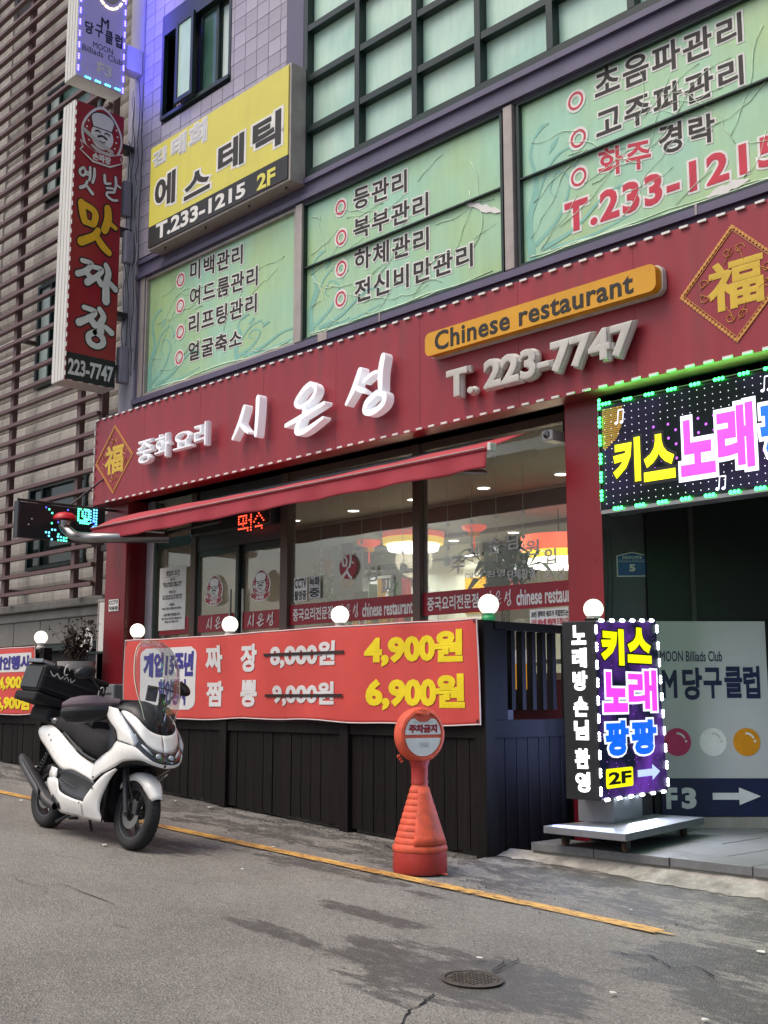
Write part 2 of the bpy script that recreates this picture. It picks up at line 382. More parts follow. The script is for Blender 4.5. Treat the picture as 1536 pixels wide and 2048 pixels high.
# glass
def glass(name, tint, r=.02, refl=1.0, haze=.0):
    m = bpy.data.materials.new(name); m.use_nodes = True; N = m.node_tree.nodes; L = m.node_tree.links
    for n in list(N): N.remove(n)
    o = N.new('ShaderNodeOutputMaterial'); t = N.new('ShaderNodeBsdfTransparent'); g = N.new('ShaderNodeBsdfGlossy'); g.inputs['Roughness'].default_value = r
    t.inputs[0].default_value = (*tint, 1); fr = N.new('ShaderNodeFresnel'); fr.inputs[0].default_value = 1.45; mx = N.new('ShaderNodeMixShader')
    ml = N.new('ShaderNodeMath'); ml.operation = 'MULTIPLY'; ml.inputs[1].default_value = refl; L.new(fr.outputs[0], ml.inputs[0])
    L.new(ml.outputs[0], mx.inputs[0]); L.new(t.outputs[0], mx.inputs[1]); L.new(g.outputs[0], mx.inputs[2]); df = N.new('ShaderNodeBsdfDiffuse'); df.inputs[0].default_value = (.6, .6, .58, 1); m2 = N.new('ShaderNodeMixShader'); m2.inputs[0].default_value = haze; L.new(mx.outputs[0], m2.inputs[1]); L.new(df.outputs[0], m2.inputs[2]); L.new(m2.outputs[0], o.inputs[0]); MT[name] = m
glass('glass', (.94, .95, .93), refl=.45, haze=.05); glass('screen', (.93, .95, .95), .04, .5, .035); glass('dark_glass', (.25, .3, .3), .02, 1.0)
# film-covered panes: mint with a yellow-green drift
def film(name, ca, cb, rough=.3, sc=.9, bump=.25):
    m = bpy.data.materials.new(name); m.use_nodes = True; N = m.node_tree.nodes; L = m.node_tree.links; b = N['Principled BSDF']
    tc = N.new('ShaderNodeTexCoord'); n = N.new('ShaderNodeTexNoise'); n.inputs['Scale'].default_value = sc; n.inputs['Detail'].default_value = 2; L.new(tc.outputs['Object'], n.inputs['Vector'])
    cr = N.new('ShaderNodeValToRGB'); cr.color_ramp.elements[0].position = .35; cr.color_ramp.elements[1].position = .65
    cr.color_ramp.elements[0].color = (*ca, 1); cr.color_ramp.elements[1].color = (*cb, 1); L.new(n.outputs[0], cr.inputs[0])
    n2 = N.new('ShaderNodeTexNoise'); n2.inputs['Scale'].default_value = 9; n2.inputs['Detail'].default_value = 6; mp = N.new('ShaderNodeMapping'); mp.inputs['Scale'].default_value = (1.5, 1, .35); L.new(tc.outputs['Object'], mp.inputs[0]); L.new(mp.outputs[0], n2.inputs['Vector'])
    mr = N.new('ShaderNodeMapRange'); mr.inputs[3].default_value = .85; mr.inputs[4].default_value = 1.12; L.new(n2.outputs[0], mr.inputs[0])
    vm = N.new('ShaderNodeVectorMath'); vm.operation = 'SCALE'; L.new(cr.outputs[0], vm.inputs[0]); L.new(mr.outputs[0], vm.inputs['Scale']); L.new(vm.outputs[0], b.inputs['Base Color'])
    b.inputs['Roughness'].default_value = rough; b.inputs['Specular IOR Level'].default_value = .6
    bp = N.new('ShaderNodeBump'); bp.inputs['Strength'].default_value = bump; bp.inputs['Distance'].default_value = .02; n3 = N.new('ShaderNodeTexNoise'); n3.inputs['Scale'].default_value = 4; n3.inputs['Detail'].default_value = 3; L.new(tc.outputs['Object'], n3.inputs['Vector']); L.new(n3.outputs[0], bp.inputs['Height']); L.new(bp.outputs[0], b.inputs['Normal'])
    MT[name] = m
film('film_green', c(160, 192, 140), c(150, 198, 176)); film('pane_mint', c(160, 200, 186), c(190, 218, 202), .25, 1.3, .15); film('pane_green', c(52, 84, 76), c(90, 126, 114), .15, 1.0, .05); film('pane_dark', c(24, 34, 34), c(40, 48, 46), .08, 1.0, .03); film('pane_pale', c(180, 200, 196), c(200, 214, 206), .3)
M('red_cap', c(196, 36, 46), .4); M('panel_lilac', c(158, 152, 200), .4, var=.05, em=.10, emc=(.45, .42, .9)); E('lit_haze', (.5, .12, .9), .8); E('lit_steel', c(190, 205, 245), .8)
# ================================================================== ground
def asphalt():
    m = bpy.data.materials.new('asphalt'); m.use_nodes = True; N = m.node_tree.nodes; L = m.node_tree.links; b = N['Principled BSDF']
    tc = N.new('ShaderNodeTexCoord'); src = tc.outputs['Object']
    def noise(sc, det=6, ro=.65, st=None):
        n = N.new('ShaderNodeTexNoise'); n.inputs['Scale'].default_value = sc; n.inputs['Detail'].default_value = det; n.inputs['Roughness'].default_value = ro
        if st:
            mp = N.new('ShaderNodeMapping'); mp.inputs['Scale'].default_value = st; L.new(src, mp.inputs[0]); L.new(mp.outputs[0], n.inputs['Vector'])
        else: L.new(src, n.inputs['Vector'])
        return n.outputs[0]
    def mrange(v, a, b_, c_=0, d=1):
        r = N.new('ShaderNodeMapRange'); r.inputs[1].default_value = a; r.inputs[2].default_value = b_; r.inputs[3].default_value = c_; r.inputs[4].default_value = d; L.new(v, r.inputs[0]); return r.outputs[0]
    def math_(op, a, b_):
        q = N.new('ShaderNodeMath'); q.operation = op
        for i, v in enumerate((a, b_)):
            if isinstance(v, (int, float)): q.inputs[i].default_value = v
            else: L.new(v, q.inputs[i])
        return q.outputs[0]
    def mix(f, a, b_):
        x = N.new('ShaderNodeMix'); x.data_type = 'RGBA'; L.new(f, x.inputs['Factor'])
        for k, v in (('A', a), ('B', b_)):
            if isinstance(v, tuple): x.inputs[k].default_value = (*v, 1)
            else: L.new(v, x.inputs[k])
        return x.outputs['Result']
    col = mix(mrange(noise(.7, 8, .7), .38, .62), (.170, .162, .148), (.248, .236, .214))
    col = mix(mrange(noise(14, 6, .7), .52, .70, 0, .45), col, (.11, .10, .09))
    vo = N.new('ShaderNodeTexVoronoi'); vo.inputs['Scale'].default_value = 95; L.new(src, vo.inputs['Vector'])
    sep = N.new('ShaderNodeSeparateColor'); L.new(vo.outputs['Color'], sep.inputs[0])
    col = mix(mrange(sep.outputs[0], .7, 1, 0, .55), col, (.40, .38, .35)); col = mix(mrange(sep.outputs[1], .72, 1, 0, .6), col, (.085, .08, .075))
    # damp, dark patches where the photograph has them: (x, y, radius x, radius y, weight)
    xyz = N.new('ShaderNodeSeparateXYZ'); L.new(src, xyz.inputs[0])
    total = None
    for cx, cy, rx, ry, wt in STAINS:
        dx = math_('DIVIDE', math_('SUBTRACT', xyz.outputs[0], cx), rx); dy = math_('DIVIDE', math_('SUBTRACT', xyz.outputs[1], cy), ry)
        q = math_('ADD', math_('MULTIPLY', dx, dx), math_('MULTIPLY', dy, dy))
        v = mrange(q, 0, 1.6, wt, 0); total = v if total is None else math_('MAXIMUM', total, v)
    gut = mrange(xyz.outputs[1], 5.75, 6.2, 0, .62)
    total = math_('MAXIMUM', total, gut)
    ragged = noise(2.6, 12, .74, (.75, 2.1, 1))
    wet = mrange(math_('ADD', total, math_('MULTIPLY', math_('SUBTRACT', ragged, .5), 3.6)), .50, .60)
    wet = math_('MULTIPLY', math_('MULTIPLY', wet, mrange(noise(12, 8, .7, (.8, 1.6, 1)), .36, .50, .35, 1)), .85)
    col = mix(wet, col, (.062, .058, .054))
    # pale dust in the gutter
    dust = math_('MULTIPLY', mrange(xyz.outputs[1], 6.2, 6.7), mrange(noise(3.5, 8, .75), .5, .62))
    col = mix(math_('MULTIPLY', dust, .45), col, (.24, .225, .20))
    L.new(col, b.inputs['Base Color'])
    L.new(mrange(wet, 0, 1, .88, .62), b.inputs['Roughness'])
    hh = math_('ADD', noise(70, 3, .5), math_('MULTIPLY', vo.outputs['Distance'], .8)); hh = math_('ADD', hh, math_('MULTIPLY', noise(9, 6), 1.5))
    bp = N.new('ShaderNodeBump'); bp.inputs['Strength'].default_value = .7; bp.inputs['Distance'].default_value = .012; L.new(hh, bp.inputs['Height']); L.new(bp.outputs[0], b.inputs['Normal'])
    MT['asphalt'] = m
def S_(px, py, rx, ry, w=.62):
    g = gnd(px, py); return (g.x, g.y, rx * 1.2, ry * 1.2, w + .34)
STAINS = [S_(945, 1960, .62, .42, .8), S_(820, 1920, .5, .3, .6), S_(1060, 1965, .35, .3, .6), S_(560, 1865, .5, .10, .45), S_(740, 1830, .5, .12, .45),
          S_(200, 1650, .8, .22, .6), S_(340, 1690, .6, .2, .5), S_(1360, 1940, .35, .3, .5), S_(1480, 1930, .5, .35, .5), S_(1300, 1790, 1.2, .25, .55), S_(1480, 1830, .8, .3, .55), S_(620, 1730, 1.2, .15, .4), S_(1500, 2010, .3, .3, .6)]
asphalt()
g = MB()
nx = 60
xs = [-200, -80, -40] + [-22 + i * .5 for i in range(60)] + [20, 60, 200]; ys = [-200, -60, -20, -6, 0] + [1 + i * .5 for i in range(18)] + [14, 30, 80]
random.seed(3)
g.grid([[(x, y, ground_z(x) + (random.uniform(-.006, .006) if 1 < y < 9 and -20 < x < 0 else 0)) for x in xs] for y in ys])
g.f = [f for f in g.f]
struct(g, 'road', 'asphalt', smooth=True)
# yellow edge line, worn
def worn_yellow():
    m = bpy.data.materials.new('worn_yellow'); m.use_nodes = True; N = m.node_tree.nodes; L = m.node_tree.links; b = N['Principled BSDF']
    tc = N.new('ShaderNodeTexCoord'); n = N.new('ShaderNodeTexNoise'); n.inputs['Scale'].default_value = 22; n.inputs['Detail'].default_value = 8; n.inputs['Roughness'].default_value = .75
    mp = N.new('ShaderNodeMapping'); mp.inputs['Scale'].default_value = (.5, 1.6, 1); L.new(tc.outputs['Object'], mp.inputs[0]); L.new(mp.outputs[0], n.inputs['Vector'])
    r = N.new('ShaderNodeMapRange'); r.inputs[1].default_value = .40; r.inputs[2].default_value = .47; L.new(n.outputs[0], r.inputs[0]); L.new(r.outputs[0], b.inputs['Alpha'])
    n2 = N.new('ShaderNodeTexNoise'); n2.inputs['Scale'].default_value = 5; n2.inputs['Detail'].default_value = 6; L.new(tc.outputs['Object'], n2.inputs['Vector'])
    cr = N.new('ShaderNodeValToRGB'); cr.color_ramp.elements[0].position = .35; cr.color_ramp.elements[0].color = (.40, .21, .07, 1); cr.color_ramp.elements[1].position = .6; cr.color_ramp.elements[1].color = (.66, .38, .09, 1)
    L.new(n2.outputs[0], cr.inputs[0]); L.new(cr.outputs[0], b.inputs['Base Color']); b.inputs['Roughness'].default_value = .8; MT['worn_yellow'] = m
worn_yellow()
a0, a1 = gnd(0, 1585), gnd(1320, 1866)
yl = MB(); n = 90; dirv = (a1 - a0); dirv.z = 0; ln = dirv.length; dirv.normalize(); nrm = Vector((-dirv.y, dirv.x, 0)); rows = []
for i in range(n + 1):
    t = -6 + (ln + 6) * i / n; p = a0 + dirv * t; w = .060 + random.uniform(-.005, .005)
    rows.append([(p.x + nrm.x * k * w, p.y + nrm.y * k * w, ground_z(p.x + nrm.x * k * w) + .010) for k in (-1, 0, 1)])
yl.grid(rows)
e0 = gnd(1318, 1867); e1 = gnd(1362, 1874)
yl.grid([[(p.x, p.y + k * w, ground_z(p.x) + .010) for k in (-1, 1)] for p, w in ((e0, .02), ((e0 + e1) / 2, .014), (e1, .003))])
struct(yl, 'yellow_line', 'worn_yellow')
# crack in the asphalt, as a narrow dark seam
def seam(pix, w, name):
    pts = [gnd(*p) for p in pix]; mb = MB(); rows = []
    q = spline([(p.x, p.y) for p in pts], 4)
    for i, (x, y) in enumerate(q):
        a = q[max(i - 1, 0)]; b_ = q[min(i + 1, len(q) - 1)]; t = Vector((b_[0] - a[0], b_[1] - a[1])).normalized()
        ww = w * random.uniform(.4, 1.3); jx, jy = random.uniform(-.008, .008), random.uniform(-.008, .008)
        rows.append([(x + jx - t.y * ww, y + jy + t.x * ww, ground_z(x) + .009), (x + jx + t.y * ww, y + jy - t.x * ww, ground_z(x) + .009)])
    mb.grid(rows); struct(mb, name, 'shade_gap_black')
seam([(868, 1992), (852, 2004), (838, 2016), (822, 2024), (812, 2036), (800, 2060), (790, 2090)], .006, 'road_crack')
seam([(1448, 1745), (1475, 1752), (1500, 1748), (1530, 1762), (1560, 1770)], .006, 'road_crack')
seam([(1010, 1925), (985, 1945), (1010, 1935), (1040, 1920)], .004, 'road_crack')
seam([(1240, 1905), (1262, 1915), (1290, 1912), (1322, 1926), (1350, 1940), (1392, 1938), (1430, 1956)], .005, 'road_crack')
seam([(30, 1760), (80, 1776), (120, 1771), (176, 1790), (230, 1812)], .0035, 'road_crack')
seam([(620, 1660), (668, 1668), (700, 1678), (750, 1684), (792, 1702)], .004, 'road_crack')
# manhole
mh = gnd(944, 1961); t = thing('manhole_cover', 'rusty round manhole cover in the dark damp patch of asphalt', 'manhole cover', (mh.x, mh.y, ground_z(mh.x)))
t.rotation_euler = (0, math.atan(.05), 0)
f = MB().lathe([(.135, -.004), (.150, .010), (.128, .012), (.126, .006)], n=40, cap=False); build(f, 'rim', 'iron', t, local=True)
f = MB().lathe([(.122, -.004), (.122, .009), (.0, .010)], n=40, cap=False)
build(f, 'lid', 'iron', t, local=True)
st = MB()
for i in range(-4, 5):
    for j in range(-4, 5):
        if i * i + j * j < 20: st.box(i * .024 - .007, i * .024 + .007, j * .024 - .007, j * .024 + .007, .0085, .013)
build(st, 'tread_stud', 'iron', t, local=True, kind='stuff')
# loose grit and crumbs along the fence foot
pb = MB(); random.seed(11)
for i in range(1500):
    x = random.uniform(-13.2, -4.0); y = 6.84 - abs(random.gauss(0, .16)) if x < -6 else 6.84 - random.uniform(-.15, 1.0)
    if random.random() < .25: y = random.uniform(5.7, 6.8)
    r = random.choice((.003, .005, .006, .010)) * random.uniform(.7, 1.3); z = ground_z(x)
    if x > -6.1 and y > 6.15: continue
    a = random.uniform(0, 3)
    pb.add([(x + r * math.cos(a + k * 2.1), y + r * math.sin(a + k * 2.1), z) for k in range(3)] + [(x + r * .3, y, z + r * 1.1)], [(0, 1, 3), (1, 2, 3), (2, 0, 3)])
o = build(pb, 'grit', 'pebble', None, kind='stuff'); tag(o, 'loose grit and crumbs gathered along the foot of the black fence', 'grit')
# paper scraps
def scrap(px, py, sz, label, mat='paper', grp='paper scraps littering the street'):
    p = gnd(px, py); mb = MB(); a = random.uniform(0, 3)
    n = 7; ring_ = [(p.x + sz * random.uniform(.6, 1.1) * math.cos(a + 2 * math.pi * k / n), p.y + .7 * sz * random.uniform(.6, 1.1) * math.sin(a + 2 * math.pi * k / n)) for k in range(n)]
    z = ground_z(p.x) + .012
    mb.add([(x, y, z + random.uniform(0, .25 * sz)) for x, y in ring_] + [(x, y, z + .004 + random.uniform(0, .2 * sz)) for x, y in ring_],
           [tuple(range(n, 2 * n)), tuple(range(n - 1, -1, -1))] + [(i, (i + 1) % n, n + (i + 1) % n, n + i) for i in range(n)])
    o = build(mb, 'paper_scrap', mat, None); tag(o, label, 'litter', grp)
scrap(421, 1618, .045, 'crumpled white paper scrap at the fence foot behind the front wheel of the scooter')
scrap(209, 1694, .03, 'small white scrap lying on the road right under the scooter frame')
scrap(42, 1604, .03, 'white scrap on the asphalt just left of the rear wheel of the scooter')
scrap(484, 1742, .018, 'tiny white scrap on the road midway between scooter and red no-parking stand')
scrap(547, 1698, .025, 'pale scrap touching the upper side of the yellow line')
scrap(960, 1922, .022, 'white scrap in the dark patch just above the manhole cover')
scrap(1226, 1992, .02, 'white scrap on the road right of the manhole cover')
scrap(1410, 2046, .025, 'white scrap at the very bottom edge of the road')
scrap(1523, 1910, .03, 'white scrap on the dark asphalt at the right edge of the road')
scrap(1107, 1709, .035, 'white scrap on the pale concrete apron beside the granite slab')
scrap(350, 1606, .03, 'shiny white scrap next to the front wheel by the fence')
scrap(1262, 1824, .014, 'tiny white speck of litter on the gutter asphalt above the end of the yellow line')
scrap(889, 1753, .035, 'flat orange fragment lying on the asphalt beside the no-parking stand', 'cone_orange', None)

# entrance slab, apron
SZ = -1.06
sl = MB(); x0, x1 = -5.95, .5
slab = thing('entrance_slab', 'grey granite slabs forming the low step of the dark entrance', 'step', (-5, 7.2, SZ - .06))
xs_ = [-5.93, -5.35, -4.72, -4.1, -3.5, -2.9, -2.3, -1.7, -1.1]
for i in range(len(xs_) - 1):
    mb = MB().box(xs_[i] + .004, xs_[i + 1] - .004, 7.08 + random.uniform(-.004, .004), 7.42, SZ - .06, SZ + random.uniform(-.002, .002)); build(mb, 'edge_stone', 'stone_grey', slab, bevel=.004)
for j in range(4):
    for i in range(8):
        xa = -5.68 + i * .6 + (j % 2) * .2; mb = MB().box(xa, xa + .592, 7.428 + j * .6, 7.42 + (j + 1) * .6, SZ - .06, SZ + random.uniform(-.003, .003)); build(mb, 'paving_stone', 'stone_grey', slab, bevel=.003)
b0 = MB().box(-5.93, .5, 7.10, 10.2, -1.6, SZ - .06); struct(b0, 'entrance_ground', 'concrete')
ap = MB(); fl_ = MB(); rows = []; rf = []
random.seed(5)
nA = 110; front = []
for i in range(nA):
    x = -6.16 + i * .06; front.append((x, 6.95 + .035 * math.sin(x * 3.1) + random.uniform(-.03, .03), -1.172 - .028 * (x + 6.08) + random.uniform(-.004, .004)))
for j in range(7):
    v = j / 6; rows.append([(x, y + (7.12 - y) * v, z + (SZ - .068 - z) * v + (random.uniform(-.005, .005) if 0 < j < 6 else 0)) for x, y, z in front])
ap.grid(rows); struct(ap, 'concrete_apron', 'apron', smooth=True)
for j in range(8):
    v = j / 7; w_ = v * v * (3 - 2 * v)
    rf.append([(x, 6.15 + (y + .01 - 6.15) * v, (ground_z(x) - .004) * (1 - w_) + (z - .004) * w_ + (random.uniform(-.004, .004) if 0 < j < 7 else 0)) for x, y, z in front])
fl_.grid(rf); struct(fl_, 'road_shoulder', 'asphalt', smooth=True)

# ================================================================== commercial building
B = thing('commercial_building', 'purple tiled building with big dark-framed windows above the red shop sign', 'building', (-8, 8.2, -1.2))
WY = 8.1
w = MB()
XR = 0.0                              # right end beyond the frame
XL = -13.86
w.box(XL, XR, WY, 8.4, 3.3, 3.95)                         # band under sticker windows
w.box(XL, XR, WY, 8.4, 5.58, 5.88)                        # band above
for a, b_ in ((-13.5, -13.30), (-3.45, -3.3)): w.box(a, b_, WY, 8.4, 3.95, 5.58)
w.box(-10.3, -9.99, WY - .012, 8.4, 5.88, 12)
build(w, 'wall', 'purple', B)
build(MB().box(XL - .02, XL + .36, WY - .03, 8.4, 2.5, 14.0), 'corner_pier', 'corner', B, bevel=.03)

build(MB().box(XL, XR, 8.4, 8.6, 2.6, 14).box(XL, -13.6, 8.6, 14, -1.5, 14).box(XL, XR, 8.6, 14, 2.75, 14), 'building_core', 'shade_gap_black', B)
# dark strip between the pier and the first sticker window, small flat trims
tr = MB().box(-13.50, XR, WY - .05, WY - .001, 3.86, 3.93).box(-13.5, XR, WY - .05, WY - .001, 5.60, 5.66).box(-13.5, XR, WY - .04, WY - .001, 5.80, 5.86)
build(tr, 'trim', 'purple', B)
# tiles
tw, th = .236, .196
WX0, WX1, WZ0, WZ1 = -12.62, -11.37, 7.62, 9.0           # sliding window opening
pw = FP(WY)
a_ = pw.uv(330, 233); b_ = pw.uv(458, 153); WX0, WX1, WZ0 = a_[0], b_[0], b_[1]
WZ1 = pw.uv(332, 77)[1]
tp = None; nt = 0; x = -13.49; rest = MB()
cells = []
i = 0
while x < -10.32:
    j = 0
    while 5.9 + j * th < 10.2:
        xa, xb = x, min(x + tw, -10.3); za, zb = 5.9 + j * th, 5.9 + (j + 1) * th
        if xb - xa > .05 and not (xb > WX0 - .04 and xa < WX1 + .04 and zb > WZ0 - .04 and za < WZ1 + .04): cells.append((xa, xb, za, zb))
        else:
            for qa, qb in ((xa, min(xb, WX0 - .05)), (max(xa, WX1 + .05), xb)):
                if qb - qa > .03 and xb - xa > .05: cells.append((qa, qb, za, zb))
        j += 1
    x += tw; i += 1
cells = [q for q in cells if not (q[0] > -12.85 and q[1] < -9.95 and q[3] < 7.15)] 
for q in cells:
    g_ = .004
    mb = MB().box(-(q[1] - q[0]) / 2 + g_, (q[1] - q[0]) / 2 - g_, -.012, .019, -(q[3] - q[2]) / 2 + g_, (q[3] - q[2]) / 2 - g_)
    nt += 1
    full = abs(q[1] - q[0] - tw) < 1e-6
    loc = ((q[0] + q[1]) / 2, WY + random.uniform(-.0015, .0015), (q[2] + q[3]) / 2)
    if nt > 298: rest.box(q[0] + g_, q[1] - g_, WY - .012, WY + .019, q[2] + g_, q[3] - g_); continue
    if full:
        if tp is None: tp = proto(mb, 'tile', 'tile', B, loc)
        else: inst(tp, B, loc)
    else: proto(mb, 'tile', 'tile', B, loc)
if rest.v: build(rest, 'tile', 'tile', B, kind='stuff')
build(MB().box(-13.5, WX0, WY + .02, 8.4, 5.88, 12).box(WX1, -10.3, WY + .02, 8.4, 5.88, 12).box(WX0, WX1, WY + .02, 8.4, 5.88, WZ0 - .001), 'tile_bed', 'grout', B)
# cladding in the sticker-window strip above the fascia: vertical pale posts
def window(x0, x1, z0, z1, mat, fr, parent=B, y=WY + .06, cols=(), rows=(), bw=.05, name='window', fd=.05, rw=None):
    rw = rw or bw
    f = MB().box(x0, x1, y - fd, y + .02, z0, z0 + bw).box(x0, x1, y - fd, y + .02, z1 - bw, z1).box(x0, x0 + bw, y - fd, y + .02, z0 + bw, z1 - bw).box(x1 - bw, x1, y - fd, y + .02, z0 + bw, z1 - bw)
    xs = [x0 + bw] + list(cols) + [x1 - bw]; zs = [z0 + bw] + list(rows) + [z1 - bw]
    for c_ in cols: f.box(c_ - bw / 2, c_ + bw / 2, y - fd - .003, y + .02, z0 + bw, z1 - bw)
    for r_ in rows:
        for i in range(len(xs) - 1): f.box(xs[i] + (bw / 2 if i else 0), xs[i + 1] - (bw / 2 if i < len(xs) - 2 else 0), y - fd + .004, y + .02, r_ - rw / 2, r_ + rw / 2)
    fo = build(f, name, fr, parent)
    for i in range(len(xs) - 1):
        for j in range(len(zs) - 1):
            xa = xs[i] + (bw / 2 if i else 0); xb = xs[i + 1] - (bw / 2 if i < len(xs) - 2 else 0); za = zs[j] + (rw / 2 if j else 0); zb = zs[j + 1] - (rw / 2 if j < len(zs) - 2 else 0)
            build(MB().box(xa, xb, y, y + .012, za, zb), 'pane', mat, fo)
    return fo
gx = [-9.05, -8.155, -7.27, -6.37, -5.47, -4.57, -3.67, -2.77]; gz = [6.46, 7.09, 7.72, 8.35, 8.98, 9.6]
window(-9.99, -1.9, 5.88, 10.4, 'pane_mint', 'frame_dark', cols=gx, rows=gz, bw=.075, y=WY + .09, fd=.10)
# three film-covered windows
STK = [(-13.29, -10.10, (4.58,)), (-9.98, -6.98, (4.62,)), (-6.80, -3.45, (4.66,))]
for k, (xa, xb, rs) in enumerate(STK):
    fo = window(xa, xb, 3.95, 5.58, 'film_green', 'frame_pale' if k == 0 else 'frame_dark', rows=(4.81,) if k else (), bw=.03, y=WY + .05, rw=.014)
for xa in (-10.07, -6.94): build(MB().box(xa, xa + .11, WY - .03, WY + .12, 3.95, 5.58), 'window_post', 'frame_pale', B, bevel=.006)
build(MB().box(-13.42, -13.31, WY - .01, WY + .12, 3.95, 5.62), 'window_post', 'frame_pale', B, bevel=.006)
for xa, xb in ((-9.93, -9.6), (-8.95, -8.75), (-5.2, -5.0)): build(MB().box(xa + .3, xb + .12, WY - .055, WY - .045, 3.86, 3.955), 'patch', 'frame_pale', B)
# lettering, vines and creases on the film (flat print)
PF = FP(WY + .049)
ink = MB(); halo = MB(); redm = MB()
def row(body, x0, ytl, ybl, x1, ytr, ybr, tgt, w=.022):
    q_ = (PF.uv(x0, (ytl + ybl) / 2)[0], PF.uv(x1, (ytr + ybr) / 2)[0], PF.uv(x0, ybl)[1], PF.uv(x0, ytl)[1], PF.uv(x1, ybr)[1], PF.uv(x1, ytr)[1]); T(halo, PF, body, None, w + .055, .0015, .0015, base=w, sp=1.12, quad=q_); T(tgt, PF, body, None, w, .004, .0015, sp=1.12, quad=q_)
def bul(x, y, rp, inner=True):
    s_, t_ = PF.uv(x, y); r0 = rp
    ring(halo, PF, s_, t_, r0 + .025, r0 + .025, r0 - .045, r0 - .045, .002); ring(redm, PF, s_, t_, r0, r0, r0 - .022, r0 - .022, .0045)
    if inner: halo.poly(PF, ell(s_, t_, r0 - .05, r0 - .05, 16), .002, .001)
row('미백관리', 381, 525, 563, 486, 488, 527, ink); row('여드름관리', 380, 577, 615, 516, 531, 570, ink); row('리프팅관리', 378, 631, 670, 514, 586, 624, ink); row('얼굴축소', 377, 686, 724, 484, 657, 692, ink)
for x, y in ((362, 560), (361, 612), (361, 664), (359, 715)): bul(x, y, .085)
row('등관리', 707, 379, 422, 814, 338, 384, ink); row('복부관리', 707, 440, 481, 857, 383, 430, ink); row('하체관리', 709, 501, 544, 858, 453, 499, ink); row('전신비만관리', 710, 562, 608, 946, 485, 532, ink)
for x, y in ((682, 415), (683, 475), (683, 537), (682, 598)): bul(x, y, .085, False)
row('초음파관리', 1190, 143, 204, 1484, 22, 82, ink); row('고주파관리', 1193, 222, 284, 1487, 108, 168, ink); row('경락', 1318, 252, 312, 1430, 224, 282, ink); row('화주', 1197, 300, 356, 1302, 275, 334, redm)
row('T.233-1215', 1130, 408, 470, 1560, 262, 325, redm, .035)
for x, y in ((1152, 202), (1157, 277), (1158, 354)): bul(x, y, .085, False)
build(ink, 'lettering', 'ink', B); build(halo, 'lettering_halo', 'print_white', B); build(redm, 'red_lettering', 'crimson', B)
vn = MB()
def vine(s0, t0, k=1, fl=1):
    rect = (s0, s0 + .9 * fl, t0, t0 + 1.25 * k)
    st = [[(0.05, 0, .10), (.02, .3, .09), (.12, .6, .06), (.05, .85, .04), (.12, 1, .02)], [(.10, .1, .05), (.4, .25, .04), (.55, .5, .03), (.4, .62, .02), (.3, .5, .02), (.38, .42, .01)],
          [(.05, .35, .04), (.3, .7, .03), (.55, .78, .02), (.6, .68, .015)], [(.2, .05, .05), (.6, .12, .04), (1.0, .3, .03), (1.25, .3, .02), (1.3, .2, .01)], [(.3, .03, .03), (.8, .02, .03), (1.3, .08, .015)],
          [(.30, .8, .01), (.36, .86, .06), (.42, .9, .01)], [(.12, .98, .01), (.2, 1.04, .05), (.3, 1.05, .01)], [(.6, .6, .01), (.66, .66, .05), (.74, .67, .01)]]
    brush(vn, PF, rect, st, .0005, .0006)
vine(-13.22, 4.02, .8); vine(-9.9, 4.02, .7); vine(-6.72, 4.02, .95); vine(-11.3, 4.02, .4)
build(vn, 'vine_print', 'vine', B)
cr = MB(); random.seed(21)
for k, (xa, xb, _) in enumerate(STK):
    for i in range((14, 26, 28)[k]):
        x = random.uniform(xa + .2, xb - .1); z = random.uniform(4.05, 5.45); a = random.uniform(-.6, .9) + (math.pi if random.random() < .5 else 0); pts = []
        for j in range(random.randint(5, 11)):
            pts.append((x, WY + .043, z)); a += random.uniform(-.45, .45); x += .10 * math.cos(a); z += .10 * math.sin(a)
            if not (xa + .06 < x < xb - .06 and 4.0 < z < 5.53): break
        if len(pts) > 2: cr.tube(pts, [random.uniform(.0012, .0042) for _ in pts], 5)
    for i in range(2):     # long sag lines along the lower edge
        x = xa + .1; pts = []
        z = 4.0 + i * .022
        while x < xb - .1: pts.append((x, WY + .045, z + random.uniform(-.02, .02))); x += random.uniform(.12, .5)
        cr.tube(pts, [random.uniform(.003, .009) for _ in pts], 5)
build(cr, 'film_crease', 'crease', B, smooth=True, kind='stuff')
tn = MB()                                                # torn strips showing the white backing
for (px0, py0, px1, py1) in ((925, 405, 1008, 425), (1412, 396, 1500, 358)):
    s0, t0 = PF.uv(px0, py0); s1, t1 = PF.uv(px1, py1); n = 10; up = []; lo = []
    for i in range(n + 1):
        s_ = s0 + (s1 - s0) * i / n; b0_ = t0 + (t1 - t0) * i / n; up.append((s_, b0_ + random.uniform(.01, .05) * math.sin(math.pi * i / n) + .005)); lo.append((s_, b0_ - random.uniform(.01, .05) * math.sin(math.pi * i / n) - .005))
    tn.poly(PF, lo + up[::-1], .006, .004)
build(tn, 'torn_film', 'print_white', B)
